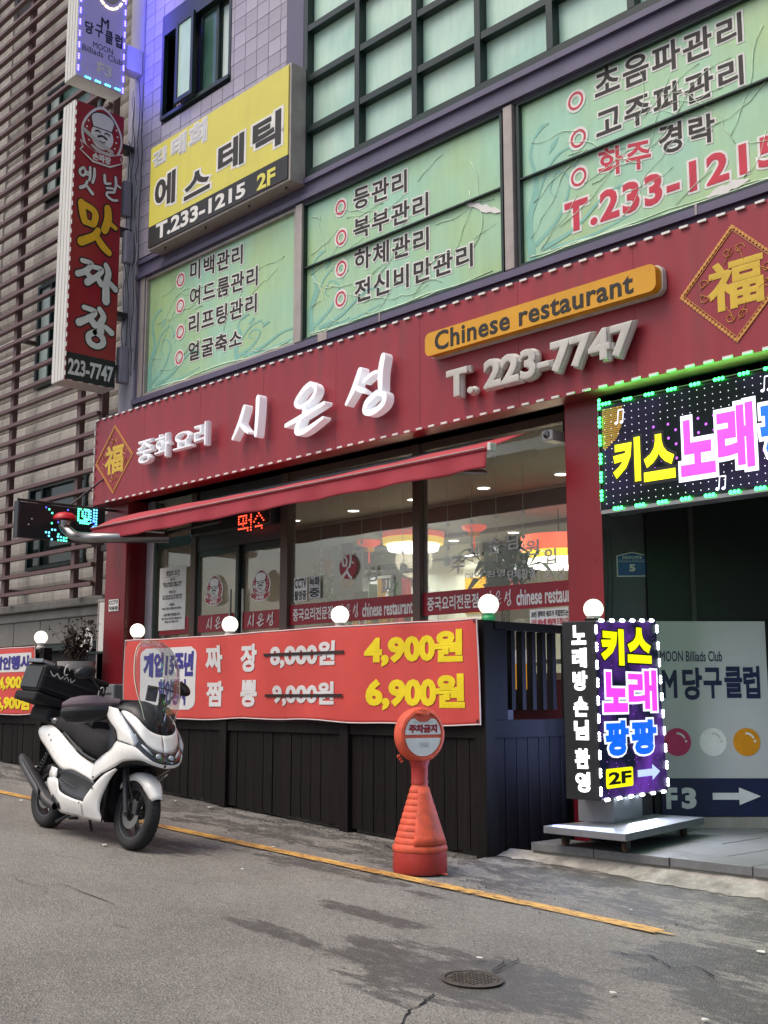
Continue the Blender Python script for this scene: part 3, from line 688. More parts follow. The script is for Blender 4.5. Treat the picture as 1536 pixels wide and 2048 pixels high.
# sliding window in the tiles
f = MB(); bw = .05; y = WY
f.box(WX0 - .05, WX1 + .05, y - .05, y + .2, WZ0 - .05, WZ0).box(WX0 - .05, WX1 + .05, y - .05, y + .2, WZ1, WZ1 + .3).box(WX0 - .05, WX0, y - .05, y + .2, WZ0, WZ1).box(WX1, WX1 + .05, y - .02, y + .2, WZ0, WZ1)
fo = build(f, 'window', 'frame_dark', B)
wid = WX1 - WX0
def sash(xa, xb, yy, mat, fm='frame_dark', nm='sash'):
    s_ = MB().box(xa, xb, yy - .02, yy + .02, WZ0, WZ0 + .06).box(xa, xb, yy - .02, yy + .02, WZ1 - .06, WZ1).box(xa, xa + .055, yy - .02, yy + .02, WZ0 + .06, WZ1 - .06).box(xb - .055, xb, yy - .02, yy + .02, WZ0 + .06, WZ1 - .06)
    build(s_, nm, fm, fo); build(MB().box(xa + .055, xb - .055, yy - .004, yy + .004, WZ0 + .06, WZ1 - .06), 'pane', mat, fo)
sash(WX0 + .18 * wid, WX0 + .20 * wid + .06, y + .03, 'pane_dark', 'beige_sash')
sash(WX0 + .27 * wid, WX0 + .55 * wid, y - .10, 'pane_mint'); sash(WX0 + .52 * wid, WX0 + .80 * wid, y + .05, 'pane_green'); sash(WX0 + .78 * wid, WX1, y + .09, 'pane_pale')
build(MB().box(WX0, WX1, y + .12, y + .18, WZ0, WZ1), 'dark_reveal', 'shade_gap_black', fo)

# ---- ground floor shell -----------------------------------------------------------
GY = 8.1                                                  # glass plane
PB = -.35                                                 # terrace floor level
plL = MB().box(-13.56, -13.06, 7.80, 8.10, -1.2, 2.50); build(plL, 'pillar', 'red_paint', B, bevel=.012)
plR = MB().add([(x, y, z) for z in (-1.3, 2.5) for x, y in ((-6.085, 7.8), (-5.72, 7.8), (-5.91, 8.06), (-6.085, 8.06))], [(3, 2, 1, 0), (4, 5, 6, 7)] + [(i, (i + 1) % 4, 4 + (i + 1) % 4, 4 + i) for i in range(4)]); build(plR, 'pillar', 'red_paint', B, bevel=.012)
build(MB().box(-13.6, XR, 7.95, 8.6, 2.50, 2.75), 'soffit', 'shade_gap_black', B)
build(MB().box(-13.6, XR, 7.80, 8.2, 2.5, 3.3), 'sign_backing', 'shade_gap_black', B)
build(MB().box(-13.06, -12.9, 8.1, 8.3, PB, 2.5), 'side_wall', 'corner', B)
build(MB().box(-12.9, -6.09, GY - .02, 8.25, PB, .16), 'stall_riser', 'red_dark', B)
fr = MB(); bw = .06
for x in (-12.72, -12.0, -11.09): fr.box(x, x + .10 if x < -11.5 else x + .05, GY - .04, GY + .06, PB, 1.90)
build(MB().box(-12.82, -12.76, GY - .04, GY + .06, PB, 2.45), 'door_frame', 'frame_dark', B)
for x, ww in ((-12.0, .11), (-10.25, .13), (-8.17, .10), (-6.18, .09)): build(MB().box(x, x + ww, GY - .05, GY + .07, PB, 2.48), 'mullion', 'beam', B, bevel=.006)
build(MB().box(-12.76, -12.0, GY - .03, GY + .05, 1.86, 1.98), 'door_frame', 'frame_dark', B)
build(MB().box(-11.89, -10.25, GY - .03, GY + .05, 1.76, 1.90).box(-11.89, -10.25, GY - .02, GY + .0, 1.90, 2.48), 'transom', 'plastic_grey', B)
for xa, xb in ((-10.12, -8.17), (-8.07, -6.18)):
    for za, zb in ((.16, .22), (2.40, 2.48)): build(MB().box(xa, xb, GY - .03, GY + .05, za, zb), 'window_rail', 'beam', B)
for xa, xb in ((-10.12, -8.17), (-8.07, -6.18)):
    build(MB().box(xa, xb, GY, GY + .008, .22, 2.40), 'shop_window', 'glass', B)
# narrow window beside the door with a poster, two sliding door leaves
build(MB().box(-12.76, -12.0, GY + .01, GY + .018, PB, 1.86), 'shop_window', 'glass', B)
for xa, xb, yy in ((-11.89, -11.06, GY), (-11.08, -10.25, GY + .05)):
    d = MB().box(xa, xb, yy - .02, yy + .02, 1.68, 1.76).box(xa, xb, yy - .02, yy + .02, PB + .02, PB + .14).box(xa, xa + .05, yy - .02, yy + .02, PB + .14, 1.68).box(xb - .05, xb, yy - .02, yy + .02, PB + .14, 1.68)
    dd = build(d, 'door', 'frame_dark', B); build(MB().box(xa + .05, xb - .05, yy - .003, yy + .003, PB + .14, 1.68), 'pane', 'glass', dd)
    build(MB().box(xb - .12 if xa < -11.5 else xa + .07, xb - .10 if xa < -11.5 else xa + .09, yy - .05, yy - .03, .75, 1.25), 'handle', 'steel', dd)
# film bands on the glass
gp = FP(GY - .002); bd = MB(); bt = MB()
def band(x0, x1, z0=.78, z1=.98, dy=0):
    bd.pbox(gp, x0, x1, z0, z1, .001 + dy, .004 + dy)
band(-10.12, -8.17, .79, 1.01); band(-8.07, -6.18, .79, 1.01)
band(-11.84, -11.13, .78, .98, .02); band(-11.02, -10.31, .78, .98, -.02)
build(bd, 'window_band', 'film_red', B)
SIW = [[(.42, .86, .13), (.25, .45, .13), (.03, .08, .09)], [(.25, .5, .1), (.4, .28, .1), (.55, .14, .08)], [(.88, 1, .15), (.86, .5, .14), (.82, .02, .12)]]
ONN = [[(.62, .98, .12), (.45, .9, .11), (.25, .68, .1), (.35, .56, .09), (.6, .62, .1), (.76, .8, .1), (.7, .94, .1), (.58, .98, .08)], [(.48, .56, .1), (.46, .36, .1)], [(.0, .24, .1), (.4, .34, .11), (.98, .50, .09)], [(.38, .3, .12), (.28, .06, .13), (.5, .03, .12), (.95, .2, .08)]]
SNG = [[(.34, .86, .13), (.2, .55, .13), (.02, .28, .08)], [(.2, .6, .1), (.34, .48, .1), (.44, .42, .07)], [(.42, .62, .08), (.6, .72, .09), (.72, .74, .08)], [(.86, 1.0, .13), (.80, .7, .14), (.80, .38, .12)], [(.72, .34, .12), (.50, .22, .12), (.45, .05, .12), (.62, .0, .12), (.84, .1, .12), (.88, .26, .12), (.74, .34, .1)]]
SION = (SIW, ONN, SNG)
def sion(mb, p, s0, s1, t0, t1, d, th, gap=.42):
    wl = (s1 - s0) / (3 + 2 * gap)
    for i, g_ in enumerate(SION): brush(mb, p, (s0 + i * wl * (1 + gap), s0 + i * wl * (1 + gap) + wl, t0, t1), g_, d, th)
for x0 in (-10.12, -8.07):
    T(bt, gp, '중국요리전문점', (x0 + .06, x0 + .72, .83, .965), .02, .005, .002); sion(bt, gp, x0 + .80, x0 + 1.12, .83, .97, .005, .002); T(bt, gp, 'chinese restaurant', (x0 + 1.18, x0 + 1.91, .82, .965), .022, .005, .002)
sion(bt, gp, -11.66, -11.20, .81, .95, .025, .002); sion(bt, gp, -10.90, -10.42, .81, .95, -.012, .002)
build(bt, 'band_lettering', 'print_white', B)
# terrace floor + lower mass, entrance recess
struct(MB().box(-13.56, -6.2, 6.95, 8.1, -1.5, PB), 'terrace_floor', 'concrete')
# restaurant room
room = thing('restaurant_room', 'lit restaurant interior with pale walls and brown ceiling beams behind the glass', 'room', (-9, 10.5, PB))
build(MB().box(-13.5, -5.8, 8.3, 14, PB - .1, PB), 'floor', 'floor_wood', room)
build(MB().box(-13.5, -6.36, 8.15, 14, 2.42, 2.5), 'ceiling', 'ceiling', room)
build(MB().box(-13.5, -5.8, 13.4, 13.5, PB, 2.42), 'back_wall', 'inner_wall', room)
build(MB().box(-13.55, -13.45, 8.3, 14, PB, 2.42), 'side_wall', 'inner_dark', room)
build(MB().box(-6.45, -6.36, 8.3, 13.4, PB, 2.42), 'side_wall', 'inner_wall', room)
build(MB().box(-13.44, -6.46, 10.62, 10.66, 2.20, 2.419), 'bulkhead', 'beam', room); build(MB().box(-13.44, -6.46, 10.661, 13.39, 2.205, 2.419), 'lower_ceiling', 'ceiling', room)
build(MB().box(-13.44, -6.46, 10.58, 10.619, 2.395, 2.419), 'pale_edge', 'pot_white', room)  # pale strip along the ceiling edge in front of the bulkhead
for y0, y1, z0 in ((11.5, 11.62, 2.16), (12.6, 12.75, 2.12)): build(MB().box(-13.4, -6.46, y0, y1, z0, 2.204), 'beam', 'beam', room)
build(MB().box(-13.44, FP(12.4).uv(962, 1150)[0], 12.4, 12.46, PB, 2.204), 'partition', 'inner_wall', room)
build(MB().tube([(-13.4, 12.2, 1.98), (-6.5, 12.2, 1.98)], .02, 8), 'rail', 'steel', room)
# downlights
dl0 = None
spots = [(-12.52, 10.08), (-11.34, 10.1), (-10.18, 10.05), (-9.05, 10.08), (-7.9, 10.06), (-6.85, 10.05), (-11.35, 12.0), (-10.25, 12.0), (-9.1, 12.0), (-7.9, 12.0), (-9.6, 13.1), (-8.4, 13.1), (-7.2, 13.1), (-12.4, 11.9)]
for x, y in spots:
    t = thing('downlight', 'round white downlight recessed in the restaurant ceiling', 'ceiling light', (x, y, 2.42 if y < 10.6 else 2.205), 'downlights in the restaurant ceiling')
    build(MB().lathe([(.075, -.012), (.085, -.012), (.09, 0)], (x, y, t.location.z - .001), 20, cap=False), 'trim_ring', 'white_box', t)
    build(MB().lathe([(.0, -.008), (.072, -.010)], (x, y, t.location.z - .003), 20, cap=False), 'lens', 'glow_lens', t)
lab = ['round recessed downlight over the middle of the left shop window', 'round recessed downlight next to the mullion between the two shop windows', 'round recessed downlight behind the top middle of the right shop window', 'round recessed downlight at the top right corner of the right shop window']
dls = [o for o in COL.objects if o.name.startswith('downlight')]
DLAB = ['in the front ceiling row, leftmost, beside the door mullion', 'in the front ceiling row above the left shop window', 'in the front ceiling row right at the mullion between the shop windows', 'in the front ceiling row above the middle of the right shop window', 'in the front ceiling row beside the right red pillar', 'in the front ceiling row hidden behind the right red pillar',
        'in the lower ceiling above the drinks fridge', 'in the lower ceiling above the beige partition', 'in the lower ceiling behind the right red lantern', 'in the lower ceiling beside the right drum lantern', 'at the back of the lower ceiling, above the leafy plant', 'at the back of the lower ceiling between two bead strings', 'at the back of the lower ceiling near the right wall', 'in the lower ceiling above the white cabinet']
for o, l_ in zip(dls, DLAB): o['label'] = 'round white downlight ' + l_
for o in dls:
    ld = bpy.data.lights.new('downlight_glow', 'SPOT'); ld.energy = 75; ld.spot_size = R(130); ld.spot_blend = .6; ld.color = (.94, 1, .95); ld.shadow_soft_size = .07
    lo = bpy.data.objects.new('downlight_glow', ld); COL.objects.link(lo); lo.parent = o; lo.location = (0, 0, -.03)
# counter, fridge, shelves, pictures inside
t = thing('drinks_fridge', 'white drinks fridge with a lit header standing in the restaurant', 'fridge', (-11.8, 12.0, PB))
QF = FP(11.9); fx0, fx1, fzt = QF.uv(772, 1200)[0], QF.uv(828, 1200)[0], QF.uv(800, 1178)[1]; DX = fx0 + 9.5; DZ = fzt - 1.42
build(MB().box(fx0, fx1, 11.9, 12.39, PB, fzt), 'body', 'fridge', t, bevel=.02)
build(MB().box(fx0 + .06, fx1 - .06, 11.885, 11.898, PB + .15, fzt - .28), 'door', 'dark_glass', t)
build(MB().box(fx0 + .02, fx1 - .02, 11.87, 11.897, fzt - .24, fzt - .02), 'header', 'panel_white', t); fw = fx1 - fx0
ft = MB(); T(ft, FP(11.868), 'Aqua', (fx0 + fw * .3, fx0 + fw * .6, fzt - .19, fzt - .07), .03); build(ft, 'lettering', 'banner_blue', t)
ft = MB(); T(ft, FP(11.868), '냉장고', (fx0 + fw * .63, fx0 + fw * .9, fzt - .18, fzt - .08), .03); build(ft, 'red_lettering', 'crimson', t)
t = thing('cabinet', 'tall white cabinet standing left of the drinks fridge', 'cabinet', (-12.8, 11.6, PB))
q1, q2 = FP(11.6).uv(671, 1140), FP(11.6).uv(746, 1180); build(MB().box(q1[0], q2[0], 11.6, 12.3, PB, q2[1]), 'body', 'fridge', t, bevel=.02); build(MB().box(q1[0], q1[0] + (q2[0] - q1[0]) * .55, 11.9, 12.38, q2[1] + .001, q1[1]), 'upper_body', 'fridge', t, bevel=.02); build(MB().box(q1[0] + .5, q1[0] + .51, 11.59, 11.6, PB + .1, q2[1] - .05), 'door_gap', 'grille', t)
t = thing('picture', 'dark framed picture of a dish on the back wall of the restaurant', 'picture', (-12.2, 12.38, 1.2))
q1, q2, q3 = FP(12.38).uv(736, 1180), FP(12.38).uv(834, 1125), FP(12.38).uv(790, 1150); q1 = (max(q1[0], -13.4), q1[1])
build(MB().box(q1[0], q2[0], 12.37, 12.399, q1[1], q2[1]), 'frame', 'grille', t)
build(MB().box(q1[0] + .03, q3[0] - .01, 12.355, 12.369, q1[1] + .03, q2[1] - .03), 'canvas', 'navy', t); build(MB().box(q3[0] + .01, q2[0] - .03, 12.355, 12.369, q1[1] + .03, q2[1] - .03), 'canvas', 'twig', t)
t = thing('bottle_shelf', 'wooden shelf of bottles and boxes seen through the sliding doors', 'shelf', (-11.4, 10.4, PB))
sh = MB().box(-12.2, -10.6, 10.3, 10.6, PB, .55)
for z in (.9, 1.25, 1.6): sh.box(-12.2, -10.6, 10.38, 10.6, z, z + .03)
build(sh, 'shelf_board', 'inner_dark', t)
random.seed(31)
bo = 0
for z in (.93, 1.28, .55):
    x = -12.15
    while x < -10.7:
        h = random.uniform(.12, .26); r_ = random.uniform(.02, .045)
        mt = random.choice(('bottle', 'amber', 'print_white', 'crimson', 'leaf', 'film_red'))
        if random.random() < .5: b_ = MB().lathe([(r_, 0), (r_, h * .6), (r_ * .4, h * .75), (r_ * .4, h)], (x, 10.45, z + .001), 10)
        else: b_ = MB().box(x - r_, x + r_, 10.4, 10.5, z + .001, z + h)
        o = build(b_, 'bottle', mt, t); bo += 1; x += random.uniform(.09, .2)
t = thing('counter', 'dark counter with papers running along behind the left shop window', 'counter', (-9.2, 9.6, PB))
build(MB().box(-10.6, -8.6, 9.4, 9.9, PB, .62), 'body', 'inner_dark', t, bevel=.01); build(MB().box(-10.65, -8.55, 9.35, 9.95, .621, .66), 'top', 'floor_wood', t)
t = thing('notice_board', 'pale notice board with small papers behind the left shop window', 'notice board', (-9.9, 8.6, .9))
build(MB().box(-10.1, -9.62, 8.70, 8.72, .9, 1.60), 'board', 'panel_grey', t)
for i, (x, z, w_, h, m) in enumerate(((-9.86, 1.52, .2, .2, 'film_red'), (-9.86, 1.22, .22, .18, 'amber'), (-9.9, .92, .24, .22, 'print_white'), (-9.62, .92, .2, .24, 'grille'), (-10.06, 1.5, .12, .2, 'print_white'))):
    build(MB().box(x - w_ / 2, x + w_ / 2, 8.685, 8.699, z, z + h), 'paper', m, t)
# CCTV stickers on the glass
def sticker(x0, x1, z0, z1, lines, label, y=GY - .012, mat='print_white', name='sticker'):
    t = thing(name, label, 'sticker', ((x0 + x1) / 2, y, z0)); p = FP(y)
    build(MB().box(x0, x1, y, y + .004, z0, z1), 'sheet', mat, t); mb = MB(); n = len(lines); h = (z1 - z0) / n
    for i, s_ in enumerate(lines): T(mb, p, s_, (x0 + .01, x1 - .01, z1 - (i + 1) * h + .012, z1 - i * h - .012), .03)
    build(mb, 'lettering', 'ink', t); return t
sticker(-10.04, -9.82, .84 + .2, 1.30, ['CCTV', '촬영중'], 'white CCTV notice on the left end of the shop window above the red band')
sticker(-9.79, -9.6, 1.06, 1.30, ['녹화', '중'], 'small black and white notice stuck right of the CCTV notice', mat='panel_grey')
PP = FP(7.795)
pr = FP(7.8).rect(220, 1223, 237, 1198); sticker(pr[0] - .02, pr[1] + .02, pr[2], pr[3], ['CCTV', '작동중'], 'small white CCTV notice on the left red pillar', y=7.79)
r_ = FP(8.08).rect(320, 1262, 376, 1130)
t = thing('menu_poster', 'tall white notice poster with rows of small text beside the doors', 'poster', (r_[0], 8.06, r_[2])); p = FP(8.055)
build(MB().box(r_[0], r_[1], 8.055, 8.062, r_[2], r_[3]), 'sheet', 'print_white', t); mb = MB()
HH = r_[3] - r_[2]; cx = (r_[0] + r_[1]) / 2
for k, (body, w_, h, fr_) in enumerate((('개업의 조건', .30, .07, .90), ('- 공지 -', .18, .035, .80), ('맛있는 짜장면을 만들기 위하여', .42, .03, .74), ('신선한 재료만 사용합니다', .38, .03, .70), ('- 영업시간 -', .2, .035, .60), ('오전 열한시부터 오후 아홉시까지', .44, .03, .54), ('매주 월요일은 쉽니다 주차 가능', .42, .03, .50), ('- 배달 -', .16, .035, .40), ('배달 주문은 전화로 해 주세요', .42, .03, .34), ('- 단체 예약 환영합니다 -', .40, .04, .24), ('좋은 재료로 정성껏 만들겠습니다', .44, .028, .18), ('항상 감사합니다', .3, .028, .13))):
    T(mb, p, body, (cx - w_ / 2, cx + w_ / 2, r_[2] + fr_ * HH - h / 2, r_[2] + fr_ * HH + h / 2), .02)
mb.pbox(p, cx - .17, cx + .17, r_[2] + .84 * HH, r_[2] + .843 * HH, .001, .003)
build(mb, 'lettering', 'ink', t)
build(MB().box(-12.66, -12.02, 8.065, 8.075, .78, .98), 'window_band', 'film_red', B)
# round emblem (chef in a ring over a ribbon)
def emblem(parent, p, cs, ct, w_, h, faint=1, word=True):
    m = {k: MB() for k in ('w', 'r', 'g', 'd')}
    def tear(s):    # tear-drop outline
        o = []
        for i in range(36):
            a = 2 * math.pi * i / 36 - math.pi / 2; rx = w_ / 2 * s * (1 - .30 * max(0, math.sin(a)) ** 1.5); o.append((cs + rx * math.cos(a), ct + h * .02 + h * .48 * s * math.sin(a)))
        return o
    m['w'].poly(p, tear(1), .002, .002); m['r'].poly(p, tear(.9), .0045, .001)
    m['w'].poly(p, ell(cs, ct - .02 * h, w_ * .27, h * .22, 22), .006, .001)                                   # face ground
    hat = [(cs - .22 * w_, ct + .12 * h)] + [(cs + .27 * w_ * math.cos(a), ct + .26 * h + .12 * h * math.sin(a)) for a in [math.pi * (1.05 - i / 12 * 1.1) for i in range(13)]] + [(cs + .22 * w_, ct + .12 * h)]
    m['d'].poly(p, [(cs + (x - cs) * 1.1, ct + .24 * h + (y - ct - .24 * h) * 1.15) for x, y in hat], .0075, .0005); m['w'].poly(p, hat, .009, .001)
    brush(m['d'], p, (cs - .25 * w_, cs + .25 * w_, ct - .2 * h, ct + .12 * h), [[(.15, .75, .06), (.3, .82, .07), (.42, .74, .04)], [(.58, .74, .04), (.7, .82, .07), (.85, .75, .06)], [(.3, .5, .1), (.5, .6, .08), (.7, .5, .1)], [(.38, .3, .05), (.5, .24, .05), (.62, .3, .05)]], .0105, .001)
    brush(m['g'], p, (cs - .48 * w_, cs + .48 * w_, ct - .32 * h, ct + .05 * h), [[(.05, .85, .10), (.4, .5, .09), (.75, .25, .09)], [(.25, .25, .06), (.5, .05, .10), (.8, .1, .09)]], .012, .001)
    rib = [(cs - .5 * w_, ct - .22 * h), (cs - .44 * w_, ct - .31 * h), (cs - .5 * w_, ct - .36 * h), (cs - .2 * w_, ct - .48 * h), (cs + .2 * w_, ct - .48 * h), (cs + .5 * w_, ct - .36 * h), (cs + .44 * w_, ct - .31 * h), (cs + .5 * w_, ct - .22 * h), (cs + .2 * w_, ct - .32 * h), (cs - .2 * w_, ct - .32 * h)]
    m['w'].poly(p, [(cs + (x - cs) * 1.06, ct - .35 * h + (y - ct + .35 * h) * 1.25) for x, y in rib], .0135, .0008); m['r'].poly(p, rib, .015, .001)
    for i in range(4):
        for s in (-1, 1): m['w'].poly(p, ell(cs + s * w_ * (.37 - .03 * abs(i - 1)), ct + (.18 - .11 * i) * h, .018 * w_ * 1.2, .018 * h, 8), .0065, .001)
    if word: T(m['w'], p, '손짜장', (cs - .22 * w_, cs + .22 * w_, ct - .465 * h, ct - .335 * h), .05, .017, .001)
    for k, (nm, mt) in dict(w=('emblem_white', 'print_white'), r=('emblem_red', 'sign_red'), g=('emblem_grey', 'grey_letter'), d=('emblem_line', 'ink')).items():
        build(m[k], nm, mt, parent)
t = thing('door_emblem', 'red tear-shaped chef sticker on the left sliding door', 'sticker', (-11.5, 8.0, 1), 'chef stickers on the sliding doors'); e = FP(8.07).rect(412, 1212, 447, 1147); emblem(t, FP(8.07), (e[0] + e[1]) / 2, (e[2] + e[3]) / 2, e[1] - e[0], e[3] - e[2])
t = thing('door_emblem', 'red tear-shaped chef sticker on the right sliding door', 'sticker', (-10.6, 8.0, 1), 'chef stickers on the sliding doors'); e = FP(8.07).rect(503, 1203, 542, 1135); emblem(t, FP(8.07), (e[0] + e[1]) / 2, (e[2] + e[3]) / 2, e[1] - e[0], e[3] - e[2])
# round red sign with one letter, glass decals
t = thing('round_sign', 'round red sign with a white brush-written syllable hanging inside the left shop window', 'sign', (-9, 8.05, 1.4)); p = FP(8.085)
e = p.rect(679, 1160, 714, 1107); cs, ct = (e[0] + e[1]) / 2, (e[2] + e[3]) / 2
build(MB().poly(p, ell(cs, ct, (e[1] - e[0]) / 2, (e[3] - e[2]) / 2, 32), 0, .004), 'disc', 'film_red', t)
MAT = [[(.06, .95, .16), (.10, .72, .15), (.16, .55, .14)], [(.12, .93, .13), (.35, .86, .13), (.42, .74, .14), (.38, .55, .13)], [(.16, .55, .12), (.36, .53, .12)], [(.72, 1.0, .15), (.74, .75, .17), (.66, .48, .16)], [(.74, .7, .09), (.95, .60, .08)], [(.5, .44, .12), (.4, .28, .15), (.08, .08, .18)], [(.46, .30, .12), (.62, .12, .15), (.8, .0, .13)]]
mb = MB(); brush(mb, p, (cs - .10, cs + .10, ct - .12, ct + .13), MAT, .005, .002); build(mb, 'lettering', 'print_white', t)
dec = thing('glass_decals', 'faint beige brush-letter decals floating across the shop windows', 'decals', (-7.5, 8.08, 1.2)); mb = MB(); p = FP(8.09)
for body, q in (('성', (731, 1165, 755, 1130)), ('짜', (762, 1195, 790, 1150)), ('주', (903, 1150, 930, 1110)), ('세', (938, 1115, 962, 1085)), ('손', (978, 1108, 1000, 1072)), ('님', (1014, 1100, 1036, 1066)), ('원', (1052, 1112, 1078, 1078)), ('입', (1090, 1130, 1112, 1095)), ('예약 환영', (930, 1160, 1010, 1138)), ('단체환영', (1015, 1160, 1070, 1135))):
    T(mb, p, body, p.rect(*q), .015, 0, .003)
sion(mb, p, p.uv(1062, 1150)[0], p.uv(1132, 1150)[0], p.uv(1100, 1158)[1], p.uv(1100, 1136)[1], .002, .003, .3)
build(mb, 'lettering', 'pot_white', dec)
sheet = FP(8.088).rect(1060, 1238, 1137, 1214)
t = thing('window_notice', 'white printed notice along the foot of the right shop window', 'notice', (sheet[0], 8.08, sheet[2])); build(MB().box(sheet[0], sheet[1], 8.086, 8.092, .62, .775), 'sheet', 'print_white', t)
mb = MB(); T(mb, FP(8.085), '30년 경력의 쉐프가 직접만드는', (sheet[0] + .02, sheet[1], .705, .76), .025); build(mb, 'lettering', 'ink', t); mb = MB(); T(mb, FP(8.085), '모든 메뉴를 배달해 드립니다', (sheet[0] + .02, sheet[1], .635, .69), .025); build(mb, 'red_lettering', 'crimson', t)
# bead strings
def beads(px, py0, py1, ring_at, k, label):
    p = FP(8.2); s, t1 = p.uv(px, py0); _, t0 = p.uv(px, py1)
    t = thing('bead_string', label, 'bead string', (s, 8.2, t1), 'bead strings hanging behind the shop windows')
    build(MB().tube([(s, 8.2, t0), (s, 8.2, 2.4)], .0025, 5), 'cord', 'print_white', t)
    z = t1; b0_ = None; i = 0
    while z > t0:
        r = .018 if i % 3 == 0 else .010
        if b0_ is None: b0_ = proto(MB().lathe([(0, -1), (.7, -.7), (1, 0), (.7, .7), (0, 1)], n=10, cap=False), 'bead', 'print_white', t, (s, 8.2, z), smooth=True); b0_.scale = (r, r, r)
        else: inst(b0_, t, (s, 8.2, z), scale=(r, r, r))
        z -= .075; i += 1
    if ring_at:
        mb = MB(); pr = FP(8.19); ring(mb, pr, s, t0, .045, .05, .03, .035, 0); mb.lathe([(.033, -.006), (.045, -.006), (.045, .006), (.033, .006)], (s, 8.2, t0), 20, 'y'); build(mb, 'ring', 'print_white', t)
for i, (x, y0, y1, rg, l_) in enumerate(((682, 1080, 1125, 0, 'short bead string left of the round red sign'), (723, 1085, 1140, 1, 'bead string ending in a ring beside the round red sign'), (762, 1070, 1140, 0, 'bead string in front of the left red lantern'), (805, 1105, 1135, 1, 'ringed bead string below the round cream lantern'), (853, 1065, 1150, 0, 'bead string close to the mullion in the right shop window'), (895, 1050, 1123, 1, 'ringed bead string at the left of the right shop window'), (943, 1042, 1130, 0, 'bead string hanging in front of the right red lantern'), (992, 1034, 1125, 0, 'bead string in the middle of the right shop window'), (1046, 1025, 1130, 0, 'rightmost bead string, in front of the leafy plant'), (642, 1085, 1155, 1, 'leftmost bead string, beside the flower plant'))): beads(x, y0, y1, rg, i, l_)
# clutter inside: tables with napkin boxes, back-wall posters and a red menu board
for i, (x, y, l_) in enumerate(((-8.4, 9.3, 'dining table right behind the left end of the right shop window'), (-6.9, 9.4, 'dining table behind the right end of the right shop window'), (-9.8, 9.2, 'dining table behind the left shop window'))):
    tt = thing('dining_table', l_, 'table', (x, y, PB), 'dining tables in the restaurant'); build(MB().box(x - .5, x + .5, y - .32, y + .32, .34, .38), 'table_top', 'floor_wood', tt, bevel=.008); build(MB().box(x - .05, x + .05, y - .05, y + .05, PB, .339), 'leg', 'steel_dark', tt)
    for dx, mt_, h_ in ((-.2, 'print_white', .12), (-.05, 'crimson', .17), (.1, 'bottle', .2)): o_ = thing('table_jar', ('white napkin box', 'red sauce bottle', 'green bottle')[(-.2, -.05, .1).index(dx)] + ' on the ' + l_.replace(' shop', '').replace('dining ', ''), 'jar', (x + dx, y, .381), 'jars and bottles on the dining tables'); build(MB().lathe([(.04, .381), (.045, .381 + h_ * .6), (.02, .381 + h_ * .75), (.02, .381 + h_)], (x + dx, y, 0), 12), 'body', mt_, o_)
t = thing('menu_board', 'red menu board with white writing on the far wall of the restaurant', 'menu board', (-8.2, 13.38, 1.2)); build(MB().box(-9.4, -6.6, 13.36, 13.395, 1.15, 1.75), 'board', 'film_red', t); mb = MB(); sion(mb, FP(13.355), -8.9, -7.9, 1.3, 1.62, .001, .002); T(mb, FP(13.355), '짜장면 짬뽕 탕수육', (-7.7, -6.7, 1.35, 1.55), .03); build(mb, 'lettering', 'print_white', t)
t = thing('wall_poster', 'small framed food posters on the beige partition', 'poster', (-11, 12.39, 1)); 
for x, mt_ in ((-11.3, 'amber'), (-10.7, 'film_red')): build(MB().box(x - .2, x + .2, 12.38, 12.398, 1.2, 1.7), 'print', mt_, t)
# lanterns
def red_lantern(px, py, Y, r, label):
    s, t_ = FP(Y).uv(px, py); t = thing('red_lantern', label, 'lantern', (s, Y, t_), 'red paper lanterns in the restaurant')
    build(MB().lathe([(r * .3, r * .62), (r * .75, r * .5), (r, .1 * r), (r * .85, -.4 * r), (r * .4, -.62 * r)], (s, Y, t_), 20), 'paper_shade', 'lantern_red', t, smooth=True)
    build(MB().lathe([(r * .38, -.95 * r), (r * .38, -.62 * r)], (s, Y, t_), 14), 'tassel', 'amber', t); build(MB().tube([(s, Y, t_ + .6 * r), (s, Y, 2.41)], .004, 5), 'cord', 'ink', t)
    build(MB().tube([(s, Y, t_ - .95 * r), (s, Y, t_ - 1.8 * r)], .012, 5), 'fringe', 'lantern_red', t)
red_lantern(738, 1078, 11.2, .19, 'red paper lantern left of the round cream lantern'); red_lantern(948, 1047, 11.2, .18, 'red paper lantern with yellow tassel in the right shop window')
def cream_lantern(px, py, Y, r, h, label):
    s, t_ = FP(Y).uv(px, py); t = thing('drum_lantern', label, 'lantern', (s, Y, t_), 'red and yellow drum lanterns')
    build(MB().lathe([(r, h * .1), (r, h * .6)], (s, Y, t_), 32), 'red_drum', 'lamp_red', t, auto=30); build(MB().lathe([(r * .97, -h * .15), (r * .99, h * .09)], (s, Y, t_), 32), 'yellow_drum', 'lamp_yellow', t, auto=30)
    ld = bpy.data.lights.new('lantern_fill', 'POINT'); ld.energy = 38; ld.color = (1, .86, .62); ld.shadow_soft_size = .25; lo = bpy.data.objects.new('lantern_fill', ld); COL.objects.link(lo); lo.parent = t; lo.location = (0, 0, -h * .75)  # fill light added below the lantern to brighten the room and ceiling
    build(MB().lathe([(.0, -h * .42), (r * .8, -h * .40), (r * .86, -h * .16)], (s, Y, t_), 32, cap=False), 'diffuser', 'glow_white', t, auto=30); build(MB().tube([(s, Y, t_ + .6 * h), (s, Y, 2.41)], .006, 5), 'cord', 'ink', t)
cream_lantern(826, 1082, 11.1, .42, .33, 'large red and yellow drum lantern hanging across the mullion'); cream_lantern(1118, 1110, 10.9, .44, .36, 'large red and yellow drum lantern partly hidden by the right red pillar')
